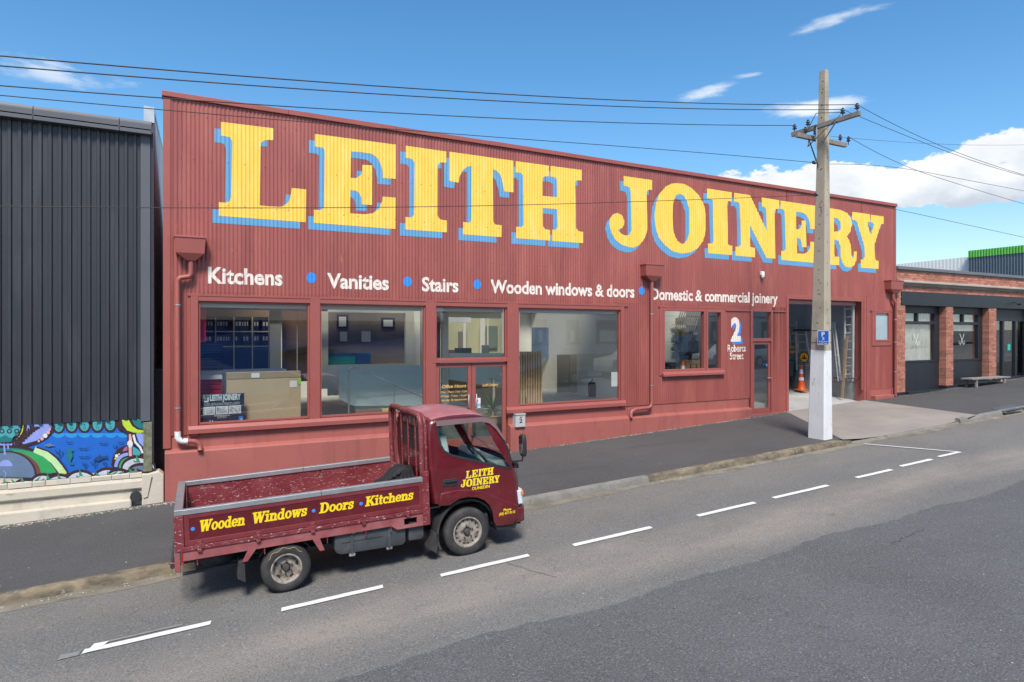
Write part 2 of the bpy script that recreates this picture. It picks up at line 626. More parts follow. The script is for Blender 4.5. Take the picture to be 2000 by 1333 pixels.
# ------------------------------------------------------------------ the setting: ground, road, footpaths
def strip(name, m, y0, y1, dz, xs, kind='structure', parent=None, edge0=None, edge1=None, yn=2):
    mb = MB()
    vs, fs = [], []
    for x in xs:
        a = y0 if edge0 is None else edge0(x)
        b = y1 if edge1 is None else edge1(x)
        for k in range(yn):
            yy = a + (b - a) * k / (yn - 1)
            vs.append((x, yy, g(x) + dz))
    n = len(xs)
    for i in range(n - 1):
        for k in range(yn - 1):
            p = i * yn + k
            fs.append((p, p + yn, p + yn + 1, p + 1))
    mb.add(vs, fs)
    return mb.build(name, m, parent, kind=kind)


def frange(a, b, s):
    n = max(1, int(round((b - a) / s)))
    return [a + (b - a) * i / n for i in range(n + 1)]


strip('ground', m_earth, -500, 500, -.03, [-600, -300, -70, 0, 90, 300, 600], yn=5)
road = strip('road', m_road, -1.3, 10.12, 0.0, [-70, -30, 0, 30, 60, 90])
rj = random.Random(3)
jag = {}


def edge_new(x):
    k = round(x, 2)
    if k not in jag:
        jag[k] = 6.13 + .05 * math.sin(x * .9) + .05 * math.sin(x * 2.3 + 1) + rj.uniform(-.028, .028)
    return jag[k]


strip('road_resurfacing', m_new, -1.3, 6.1, .006, frange(-12, 40, .12), edge1=edge_new)
strip('gutter', m_gutter, 9.86, 10.12, .004, frange(-30, 60, .25), edge0=lambda x: 9.86 + .05 * math.sin(x * 1.7) + .03 * math.sin(x * 4.1))


def dl(x):                       # left edge of the driveway apron at depth y
    return x


def footpath():
    # left footpath, its right edge running from the garage corner to the kerb
    mb = MB()
    pts = [(-30, 10.2), (14.5, 10.2), (17.2, 13.96), (17.2, 14.06), (-30, 14.06)]
    xs = frange(-30, 17.2, 1.5)
    mb.add([(x, y, g(x) + PAVE) for x, y in pts], [(0, 1, 2, 3, 4)])
    mb.build('footpath', m_path, kind='structure')
    mb = MB()
    pts = [(20.35, 10.2), (60, 10.2), (60, 14.2), (21.15, 14.06), (21.15, 13.96)]
    mb.add([(x, y, g(x) + PAVE) for x, y in pts], [(0, 1, 2, 3, 4)])
    mb.build('footpath', m_path, kind='structure')
    mb = MB()
    rows = 9
    vs, fs = [], []
    for i in range(rows):
        t = i / (rows - 1)
        y = 10.14 + (14.02 - 10.14) * t
        xl = 14.45 + (17.2 - 14.45) * t
        xr = 20.4 + (21.15 - 20.4) * t
        for k in range(9):
            x = xl + (xr - xl) * k / 8
            drop = .095 * max(0.0, 1 - (y - 10.14) / 1.1) ** 1.2 * min(1, min(k, 8 - k) / 1.5)
            vs.append((x, y, g(x) + PAVE + .006 - drop))
    for i in range(rows - 1):
        for k in range(8):
            p = i * 9 + k
            fs.append((p, p + 1, p + 10, p + 9))
    mb.add(vs, fs)
    mb.build('driveway', m_apron, kind='structure')


footpath()


def kerb():
    root = thing('kerb', None, None, (0, 10.1, g(0)), kind='structure')
    rr = random.Random(11)
    x = -30.0
    while x < 48:
        ln = rr.uniform(1.2, 2.6)
        x1 = x + ln - .004
        c = (x + x1) / 2
        low = 15.0 < c < 19.9
        mat_ = m_kerbg if (3.0 < c < 8.6 or c > 15) else m_kerb
        n = 16
        lo, hi = [], []
        vs, fs = [], []
        for i in range(n + 1):
            xx = x + (x1 - x) * i / n
            tz = .035 if low else .128
            if not low and 14.2 < xx < 15.2:
                tz = .128 - .09 * (xx - 14.2)
            if not low and 19.9 < xx < 20.6:
                tz = .035 + .13 * (xx - 19.9)
            ch = rr.uniform(-.022, .016)
            fr = 10.10 + rr.uniform(-.02, .014)
            zt = g(xx) + tz
            vs += [(xx, fr - .012, g(xx) - .05), (xx, fr + ch * .3, zt - .035 + ch * .5), (xx, fr + .028, zt + ch * .25), (xx, 10.215, zt + .006), (xx, 10.215, g(xx) - .05)]
        for i in range(n):
            for k in range(5):
                a, b = i * 5 + k, i * 5 + (k + 1) % 5
                fs.append((a, b, b + 5, a + 5))
        fs += [(4, 3, 2, 1, 0), tuple(n * 5 + k for k in range(5))]
        MB().add(vs, fs).build('kerb_stone', mat_, root, smooth=50)
        x += ln


kerb()


# lane line dashes painted on the road
def dash(x0, x1, y, w=.105, name='lane_dash', m=None, dz=.012, seed=0):
    rr = random.Random(seed)
    n = 10
    vs = []
    for i in range(n + 1):
        x = x0 + (x1 - x0) * i / n
        vs.append((x, y - w / 2 + rr.uniform(-.004, .004), g(x) + dz))
    for i in range(n + 1):
        x = x0 + (x1 - x0) * i / n
        vs.append((x + .02, y + w / 2 + rr.uniform(-.004, .004), g(x) + dz))
    fs = [(i, i + 1, n + 2 + i, n + 1 + i) for i in range(n)]
    return MB().add(vs, fs).build(name, m or m_mark, road)


def on_road(px, py):
    u, v = (px - CX) / F_, -(py - CY) / F_
    dx, dy = u * C_ + S_, -u * S_ + C_
    t = (-.12 - CAMZ) / (v - .042 * dx)
    return t * dx, t * dy


for i, (a, b) in enumerate((((160, 1275), (410, 1219)), ((547, 1191), (748, 1149)), ((858, 1125), (1033, 1087)), ((1117, 1066), (1273, 1032)), ((1358, 1008), (1477, 984)),
                            ((1507, 973.5), (1619, 950)), ((1670, 934), (1743, 919)), ((1757, 912), (1820, 898.5)))):
    A, B = on_road(*a), on_road(*b)
    dash(A[0], B[0], (A[1] + B[1]) / 2, seed=i)
A, B, Cc = on_road(1830, 893), on_road(1878, 884), on_road(1687, 867)
dash(A[0], B[0] - .02, 8.12, seed=20, w=.1)
mb = MB()
n = 12
vs = []
for k, w in ((0, -.05), (1, .05)):
    for i in range(n + 1):
        t = i / n
        x, y = B[0] - .05 + (Cc[0] - B[0]) * t, 8.17 + (9.9 - 8.17) * t
        vs.append((x + w, y, g(x) + .012))
mb.add(vs, [(i, i + 1, n + 2 + i, n + 1 + i) for i in range(n)])
mb.build('bay_end_line', m_mark, road)
dash(-1.05, -.86, 8.10, w=.11, m=m_worn, name='rubbed_out_line', dz=.009, seed=31)
# the old arrow barb beside the first dash
q = [(-.80, 8.05), (-.74, 8.24), (-.60, 8.22), (-.66, 8.12), (-.62, 8.06)]
MB().add([(x, y, g(x) + .016) for x, y in q], [tuple(range(len(q)))]).build('arrow_barb', m_mark, road)
dash(-.72, .1, 8.24, w=.05, m=m_worn, name='rubbed_out_line', dz=.009, seed=32)
# cracks and the small stones and leaves along the wall
m_crack = mat('bitumen_crack', (.03, .03, .03), .8)


def crack(pts, w, name='crack', dz=.011):
    vs = []
    for i, (x, y) in enumerate(pts):
        vs += [(x - w / 2, y - w, g(x) + dz), (x + w / 2, y + w, g(x) + dz)]
    MB().add(vs, [(2 * i, 2 * i + 1, 2 * i + 3, 2 * i + 2) for i in range(len(pts) - 1)]).build(name, m_crack, road)


rr = random.Random(5)
for (x0, y0, x1, y1) in ((-1.5, 5.2, .6, 5.55), (4.05, 7.85, 4.35, 7.1), (8.9, 5.5, 9.9, 5.6), (3.2, 9.2, 4.5, 8.6)):
    pts = []
    for i in range(15):
        t = i / 14
        pts.append((x0 + (x1 - x0) * t + rr.uniform(-.02, .02), y0 + (y1 - y0) * t + rr.uniform(-.03, .03)))
    crack(pts, .004)
for (x0, y0, x1, y1) in ((5.6, 10.5, 6.3, 13.2), (9.2, 12.6, 12.1, 12.2), (-1.8, 11.2, .2, 12.9), (6.2, 11.6, 8.4, 11.3)):
    pts = []
    for i in range(19):
        t = i / 18
        pts.append((x0 + (x1 - x0) * t + rr.uniform(-.03, .03), y0 + (y1 - y0) * t + rr.uniform(-.03, .03)))
    crack(pts, .0035, dz=PAVE + .004)
m_grit = mat('pale_grit', (.30, .27, .22), .9, var=.4, vs=9, island=.4)
mb = MB()


def pebble(mb, x, y, z, s):
    a = rr.uniform(0, 3)
    p = [(math.cos(a + k * 1.57) * s * rr.uniform(.6, 1.1), math.sin(a + k * 1.57) * s * rr.uniform(.6, 1.1)) for k in range(4)]
    mb.add([(x + q[0], y + q[1], z) for q in p] + [(x + rr.uniform(-.2, .2) * s, y, z + s * .5)], [(0, 1, 4), (1, 2, 4), (2, 3, 4), (3, 0, 4)])


for i in range(900):
    x = rr.choice((rr.uniform(7.6, 17.2), rr.uniform(-3, 7.6), rr.uniform(9, 16.5)))
    pebble(mb, x, 13.88 - abs(rr.gauss(0, .05)), g(x) + PAVE, rr.uniform(.006, .022))
for i in range(300):
    x = rr.uniform(-3, .1)
    pebble(mb, x, 13.84 - abs(rr.gauss(0, .09)), g(x) + PAVE, rr.uniform(.008, .03))
for i in range(260):
    x = rr.uniform(22.9, 31)
    pebble(mb, x, 13.92 - abs(rr.gauss(0, .06)), g(x) + PAVE, rr.uniform(.006, .02))
for i in range(500):
    x = rr.choice((rr.uniform(8, 14.5), rr.uniform(-2, 3), rr.uniform(20, 23)))
    pebble(mb, x, 10.04 - abs(rr.gauss(0, .07)), g(x) + .005, rr.uniform(.005, .02))
for i in range(150):
    x = rr.uniform(-2, 24)
    pebble(mb, x, rr.uniform(10.4, 13.8), g(x) + PAVE + .006, rr.uniform(.005, .016))
for i in range(120):
    x = rr.uniform(0, 15)
    pebble(mb, x, rr.uniform(2.5, 9.8), g(x) + .008, rr.uniform(.004, .012))
mb.build('grit', m_grit, kind='stuff', label='pale grit and leaf litter along the foot of the walls', cat='grit')
# ------------------------------------------------------------------ the red joinery building
BX0, BX1 = -.12, 22.86
ROOF = 7.83
PER = .0762
SEG = PER / 6
AMP = .0085


def corr(x):
    """height of the corrugation at x: straight between the samples the sheets are built on"""
    k = x / SEG
    i = math.floor(k)
    a = math.cos(2 * math.pi * i / 6)
    b = math.cos(2 * math.pi * (i + 1) / 6)
    return AMP * (a + (b - a) * (k - i))


bld = thing('joinery_building', 'long red corrugated iron joinery works with huge yellow lettering across its front', 'building', (11.4, FY, g(11.4)))
WL, WR = fx(372), fx(1218)                       # shop window band
DL, DR = fx(853), fx(990)                        # entrance doors
openings = [
    (WL, WR, 1.18, 3.93),
    (fx(1293), fx(1411), 2.08, 3.92),
    (fx(1465), fx(1509), 0.0, 3.93),
    (fx(1536), fx(1682.5), 0.0, 4.42),
    (fx(1707), fx(1737), 2.92, 3.98),
]


def clad_bottom(x):
    if x < fx(1464):
        return 1.235
    if x < fx(1540):
        return g(x) + PAVE + .03
    return 1.26


def zints(x):
    segs = [(clad_bottom(x), ROOF - .03)]
    for a, b, c, d in openings:
        if a <= x <= b:
            out = []
            for p, q in segs:
                if d <= p or c >= q:
                    out.append((p, q))
                else:
                    if c > p:
                        out.append((p, c))
                    if d < q:
                        out.append((d, q))
            segs = out
    return [s for s in segs if s[1] - s[0] > .02]


k0, k1 = math.ceil(BX0 / SEG), math.floor(BX1 / SEG)
per_sheet = 60                                   # ten corrugations
k = k0
while k < k1:
    ke = min(k + per_sheet, k1)
    mb = MB()
    mb_low = MB()
    for i in range(k, ke):
        xa, xb = i * SEG, (i + 1) * SEG
        for c, d in zints((xa + xb) / 2):
            # horizontal joint: upper sheet laps the lower one at 4.75 m
            for (p, q, o) in ((c, min(d, 4.02), .003), (max(c, 4.02), d, 0.0)):
                if q - p < .01:
                    continue
                ya, yb = FY - corr(xa) + o, FY - corr(xb) + o
                (mb_low if o else mb).add([(xa, ya, p), (xb, yb, p), (xb, yb, q), (xa, ya, q)], [(0, 1, 2, 3)])
    for q_ in (mb, mb_low):
        if q_.v:
            q_.build('cladding_sheet', m_clad, bld, smooth=80)
    k = ke

# nails in rows
mb = MB()
rr = random.Random(2)
for zr in (4.9, 5.75, 6.6, 7.45, 3.99):
    x = BX0 + .3
    while x < BX1 - .2:
        kx = round(x / PER) * PER
        if zints(kx) and zints(kx)[-1][0] < zr:
            mb.lathe([(.014, 0), (.010, -.007), (0, -.009)], (kx, FY - AMP, zr), 'y', 6)
        x += PER * rr.choice((3, 4, 4, 5))
mb.build('nail_heads', m_trim, bld, kind='stuff')

# parapet capping, corner flashings
mb = MB()
for i, (a, b) in enumerate(zip(frange(BX0 - .05, BX1 + .05, 2.4)[:-1], frange(BX0 - .05, BX1 + .05, 2.4)[1:])):
    MB().box(a, b - .003, FY - .055, FY + .2, ROOF - .10, ROOF + (.006 if i % 2 else .002)).build('capping', m_trim, bld, bevel=.008)
MB().box(BX0 - .03, BX0 + .10, FY - .022, FY + .25, 1.0, ROOF - .11).build('corner_flashing', m_trim, bld, bevel=.005)
MB().box(BX1 - .09, BX1 + .02, FY - .022, FY + .25, 1.0, ROOF - .11).build('corner_flashing', m_trim, bld, bevel=.005)

# plinth: rendered concrete with a projecting lower course


def plinth(xa, xb, ztop, zledge, y0=FY):
    vs = []
    xs = frange(xa, xb, 1.0)
    mb = MB()
    for a, b in zip(xs[:-1], xs[1:]):
        pass
    prof = [(y0 + .28, -1.0), (y0 - .10, -1.0), (y0 - .10, zledge - .03), (y0 - .085, zledge), (y0 + .022, zledge + .035), (y0 + .022, ztop), (y0 + .28, ztop)]
    vs = [(xa, p[0], p[1]) for p in prof] + [(xb, p[0], p[1]) for p in prof]
    n = len(prof)
    fs = [(i, (i + 1) % n, n + (i + 1) % n, n + i) for i in range(n)] + [tuple(range(n)), tuple(reversed(range(n, 2 * n)))]
    mb.add(vs, fs)
    return mb.build('plinth', m_render, bld, bevel=.006)


plinth(BX0, DL - .06, 1.26, .94)
plinth(DR + .05, fx(1226), 1.26, .94)
plinth(fx(1226) + .012, fx(1464), 1.24, .93)
MB().box(fx(1464), fx(1535), FY - .03, FY + .2, -.5, g(16.4) + PAVE + .045).build('door_step', m_render, bld, bevel=.01)
# right of the garage: recess with a sill block
mb = MB()
mb.box(21.2, 21.42, FY - .02, FY + .25, .3, 1.26)
mb.box(22.62, BX1, FY - .02, FY + .25, .3, 1.26)
mb.box(21.42, 22.62, FY + .01, FY + .25, .3, 1.26)
mb.build('plinth', m_render, bld)
MB().box(21.5, 22.55, FY - .16, FY + .01, .5, 1.05).build('wall_block', m_render, bld, bevel=.015)
MB().box(fx(1536) - .0, fx(1683), FY - .012, FY + .16, 4.30, 4.43).build('door_lintel', m_trim, bld, bevel=.006)
m_galv = mat('painted_garage_track', (.40, .20, .19), .5)
MB().box(fx(1538), fx(1681), FY + .16, FY + .3, 4.16, 4.30).build('roller_door', m_galv, bld, bevel=.03)
MB().box(21.08, 21.2, FY - .014, FY + .32, .6, 4.42).build('door_jamb', m_trim, bld, bevel=.005)
MB().box(21.2, 21.36, FY - .026, FY - .008, .8, 4.47).build('door_jamb', m_trim, bld)
MB().box(fx(1535), fx(1539.5), FY - .026, FY + .3, .6, 4.42).build('door_jamb', m_trim, bld, bevel=.005)
# strip flashings over the openings
for xa, xb, z in ((fx(366), fx(1226), 3.985), (fx(1286), fx(1416), 3.985), (fx(1417), fx(1533), 3.93), (fx(1700), fx(1742), 4.02)):
    MB().box(xa, xb, FY - .03, FY + .02, z - .05, z - .012).build('head_flashing', m_trim, bld)


# ---- windows
def frame_ring(mb, x0, x1, z0, z1, w, y0, y1, wb=None, wt=None):
    wb = w if wb is None else wb
    wt = w if wt is None else wt
    mb.prism([(x0, z0), (x1, z0), (x1, z1), (x0, z1)], y0, y1, holes=[[(x0 + w, z0 + wb), (x0 + w, z1 - wt), (x1 - w, z1 - wt), (x1 - w, z0 + wb)]])


def pane(win, x0, x1, z0, z1, y=FY + .06, m=None):
    return MB().box(x0, x1, y, y + .008, z0, z1).build('pane', m or m_glass, win)


def window(x0, x1, z0, z1, w=.055, label=None):
    mb = MB()
    frame_ring(mb, x0, x1, z0, z1, w, FY - .03, FY + .12)
    win = mb.build('window', m_trim, bld, bevel=.005, label=label)
    pane(win, x0 + w - .004, x1 - w + .004, z0 + w - .004, z1 - w + .004)
    return win


# the band: posts, head, sill
ZS, ZH = 1.42, 3.83
posts = [(WL, fx(387)), (fx(605), fx(625)), (fx(831), fx(851)), (fx(990), fx(1012)), (fx(1212), WR)]
for a, b in posts:
    MB().box(a, b, FY - .028, FY + .12, 1.2, 3.95).build('post', m_trim, bld, bevel=.005)
MB().box(WL, WR, FY - .020, FY + .118, ZH + .01, 3.94).build('window_head', m_trim, bld, bevel=.004)
MB().prism([(FY - .075, 1.255), (FY + .11, 1.255), (FY + .11, ZS - .005), (FY - .03, ZS - .015), (FY - .075, 1.34)], WL - .04, posts[2][0] + .1, axis='x').build('sill', m_trim, bld, bevel=.005)
MB().prism([(FY - .075, 1.255), (FY + .11, 1.255), (FY + .11, ZS - .005), (FY - .03, ZS - .015), (FY - .075, 1.34)], posts[3][0] - .02, WR + .04, axis='x').build('sill', m_trim, bld, bevel=.005)
for a, b in ((posts[0][1], posts[1][0]), (posts[1][1], posts[2][0]), (posts[3][1], posts[4][0])):
    mb = MB()
    frame_ring(mb, a + .002, b - .002, ZS, ZH + .005, .035, FY + .02, FY + .10)
    win = mb.build('window', m_trim, bld)
    pane(win, a + .03, b - .03, ZS + .03, ZH - .02)
    MB().box(a + .037, b - .037, FY + .12, FY + .17, ZH - .11, ZH - .03).build('blind_box', m_white, win, bevel=.01)
# entrance: transom light and a pair of doors
dx0, dx1 = posts[2][1], posts[3][0]
mb = MB()
frame_ring(mb, dx0 + .002, dx1 - .002, 2.60, ZH + .005, .035, FY + .02, FY + .10)
win = mb.build('transom_window', m_trim, bld)
pane(win, dx0 + .03, dx1 - .03, 2.63, ZH - .02)
MB().box(dx0 + .037, dx1 - .037, FY + .12, FY + .17, ZH - .11, ZH - .03).build('blind_box', m_white, win, bevel=.01)
MB().box(dx0 - .06, dx1 + .02, FY - .035, FY + .1, 2.52, 2.60).build('transom_rail', m_trim, bld, bevel=.005)
dm = (dx0 + dx1) / 2
DZ = .52
for a, b, k in ((dx0 + .01, dm - .006, 0), (dm + .006, dx1 - .01, 1)):
    mb = MB()
    frame_ring(mb, a, b, DZ, 2.505, .095, FY + .03, FY + .08, wb=.2)
    d = mb.build('door', m_trim, bld, bevel=.004)
    pane(d, a + .09, b - .09, DZ + .19, 2.41, y=FY + .05)
    hx = dm - .1 if k == 0 else dm + .1
    MB().tube([(hx, FY + .03, 1.45), (hx, FY - .03, 1.45), (hx, FY - .03, 1.75), (hx, FY + .03, 1.75)], .012, 8).build('handle', m_alu, d, smooth=60)
    if k == 0:
        gold = mat('gold_lettering', (.75, .42, .12), .4)
        x0 = a + .16
        x1 = b - .13
        for s_, xa, xb, z, h in (('Office Hours', x0, x1, 1.93, .075), ('Mon - Thurs  7 am - 5 pm', x0 - .02, x1 + .02, 1.815, .045), ('Friday  7 am - 4 pm', x0 - .02, x1 + .02, 1.72, .045), ('Saturday  By Appointment', x0 - .02, x1 + .02, 1.625, .045)):
            flat_text(d, 'lettering', s_, xa, xb, z, h, FY + .046, gold, .02, .2)
    else:
        flat_text(d, 'lettering', 'Leith Joinery', a + .28, b - .2, 1.93, .07, FY + .046, gold, .02, .2)
        MB().box(a + .1, a + .23, FY + .044, FY + .047, 1.42, 1.66).build('sticker', m_white, d)
        MB().box(a + .11, a + .165, FY + .041, FY + .0435, 1.57, 1.62).build('sticker_print', mat('pink_print', (.65, .08, .25), .5), d)
        MB().box(a + .10, a + .23, FY + .041, FY + .0435, 1.46, 1.53).build('sticker_print', mat('pale_blue_print', (.25, .5, .7), .5), d)
MB().box(dx0 - .02, dx1 + .02, FY - .1, FY + .2, .2, DZ - .005).build('door_step', m_render, bld, bevel=.01)

# workshop office window (two lights)
wx0, wx1, wm = fx(1293), fx(1411), fx(1377)
MB().prism([(wx0 - .1, 2.03), (wx1 + .09, 2.03), (wx1 + .09, 3.97), (wx0 - .1, 3.97)], FY - .022, FY + .02, holes=[[(wx0 + .02, 2.1), (wx0 + .02, 3.90), (wx1 - .02, 3.90), (wx1 - .02, 2.1)]]).build('window_surround', m_trim, bld, bevel=.004)
mb = MB()
frame_ring(mb, wx0 + .02, wm, 2.10, 3.90, .06, FY - .035, FY + .10, wb=.09)
win = mb.build('window', m_trim, bld, bevel=.006)
pane(win, wx0 + .06, wm - .04, 2.15, 3.85)
mb = MB()
frame_ring(mb, wm + .01, wx1 - .02, 2.10, 3.90, .075, FY - .045, FY + .10)
win = mb.build('window', m_trim, bld, bevel=.006)
pane(win, wm + .06, wx1 - .07, 2.15, 3.85)
mb = MB()
mb.prism([(FY - .10, 2.0), (FY - .03, 2.0), (FY - .03, 2.12), (FY - .05, 2.13), (FY - .10, 2.06)], wx0 - .02, wx1 + .02, axis='x')
mb.build('sill', m_trim, bld, bevel=.004)

# side door with its toplight
sx0, sx1 = fx(1465.5), fx(1508.5)
mb = MB()
zb = g(16.2) + PAVE + .05
mb.prism([(sx0, zb), (sx1, zb), (sx1, 3.93), (sx0, 3.93)], FY - .028, FY + .1,
         holes=[[(sx0 + .09, zb + .03), (sx0 + .09, 2.96), (sx1 - .075, 2.96), (sx1 - .075, zb + .03)], [(sx0 + .09, 3.06), (sx0 + .09, 3.87), (sx1 - .075, 3.87), (sx1 - .075, 3.06)]])
fr = mb.build('door_frame', m_trim, bld, bevel=.005)
pane(fr, sx0 + .08, sx1 - .07, 3.05, 3.88)
mb = MB()
frame_ring(mb, sx0 + .095, sx1 - .08, zb + .035, 2.955, .085, FY + .01, FY + .06, wb=.13)
sdoor = mb.build('door', m_trim, bld, bevel=.004)
pane(sdoor, sx0 + .175, sx1 - .16, zb + .16, 2.88, y=FY + .03)
MB().tube([(sx1 - .12, FY + .01, 1.83), (sx1 - .12, FY - .05, 1.83), (sx1 - .27, FY - .05, 1.83)], .013, 8).build('handle', m_alu, sdoor, smooth=60)
MB().lathe([(.0, 0), (.035, .0), (.035, .003), (0, .003)], (sx1 - .22, FY + .026, 2.22), 'y', 12).build('sticker', m_dot, sdoor)

# small frosted window right of the garage
qx0, qx1 = fx(1707), fx(1737)
mb = MB()
frame_ring(mb, qx0, qx1, 2.92, 3.98, .07, FY - .03, FY + .08)
win = mb.build('window', m_trim, bld, bevel=.006)
MB().box(qx0 + .06, qx1 - .06, FY + .03, FY + .04, 2.97, 3.93).build('pane', mat('obscure_glass', (.34, .44, .47), .12), win)
MB().prism([(qx0 - .12, 2.78), (qx1 + .12, 2.78), (qx1 + .12, 4.03), (qx0 - .12, 4.03)], FY - .02, FY + .01, holes=[[(qx0, 2.92), (qx0, 3.98), (qx1, 3.98), (qx1, 2.92)]]).build('window_surround', m_trim, bld)


# ---- rainwater heads and downpipes
def downpipe(x0, x1, zt, px, zpipe_top, pts, r=.048, white=None, clips=()):
    mb = MB()
    y0 = FY - .26
    y1 = FY - .012
    cx = px
    a, b, c = zt, zt - .32, zt - .46
    top = [(x0, y0, a), (x1, y0, a), (x1, y1, a), (x0, y1, a)]
    mid = [(x0 + .02, y0 + .02, b), (x1 - .02, y0 + .02, b), (x1 - .02, y1, b), (x0 + .02, y1, b)]
    bot = [(cx - .07, y0 + .09, c), (cx + .07, y0 + .09, c), (cx + .07, y1 - .02, c), (cx - .07, y1 - .02, c)]
    mb.hexa(mid, top)
    mb.hexa(bot, mid)
    mb.prism([(x0 - .012, y0 - .012), (x1 + .012, y0 - .012), (x1 + .012, y1), (x0 - .012, y1)], a - .03, a + .004, axis='z')
    dp = mb.build('downpipe', m_trim, bld, bevel=.006)
    MB().tube(pts, r, 12).build('pipe', m_trim, dp, smooth=60)
    for z, x in clips:
        MB().lathe([(r + .006, -.012), (r + .006, .012)], (x, FY - .11, z), 'z', 12).build('pipe_clip', m_alu, dp, smooth=60)
    if white:
        MB().tube(white, r + .008, 12).build('elbow', m_white, dp, smooth=60)
    return dp


yp = FY - .11
p1 = fx(347)
downpipe(fx(341), fx(401), 5.06, fx(373), 4.6, [(fx(373), yp, 4.62), (fx(373), yp, 4.36), (fx(373) - .03, yp, 4.30), (p1 + .04, yp, 4.27), (p1, yp, 4.22), (p1, yp, 1.24), (p1 + .02, yp, 1.18), (p1 + .10, yp, 1.14), (p1 + .28, yp, 1.12), (p1 + .36, yp, 1.08), (p1 + .385, yp + .0, 1.0), (p1 + .385, yp - .05, .93)],
         white=[(p1, yp, 1.33), (p1, yp, 1.22), (p1 + .02, yp, 1.175), (p1 + .07, yp, 1.14), (p1 + .17, yp, 1.128)], clips=((3.75, p1), (1.78, p1)))
p2 = fx(1268)
downpipe(fx(1250), fx(1285), 5.10, p2, 4.7, [(p2, yp, 4.66), (p2, yp, 1.30), (p2 - .03, yp, 1.21), (p2 - .10, yp, 1.17), (fx(1236), yp, 1.15), (fx(1229), yp, 1.10), (fx(1227), yp, 1.02), (fx(1227), yp - .03, .93)], clips=((3.74, p2), (1.78, p2)))
p3 = fx(1743)
downpipe(fx(1727), fx(1751), 5.08, fx(1738), 4.6, [(fx(1738), yp, 4.64), (fx(1738), yp, 4.42), (p3, yp, 4.30), (p3, yp, 1.3), (p3, yp, .98)], clips=((3.7, p3), (2.9, p3), (1.85, p3)))

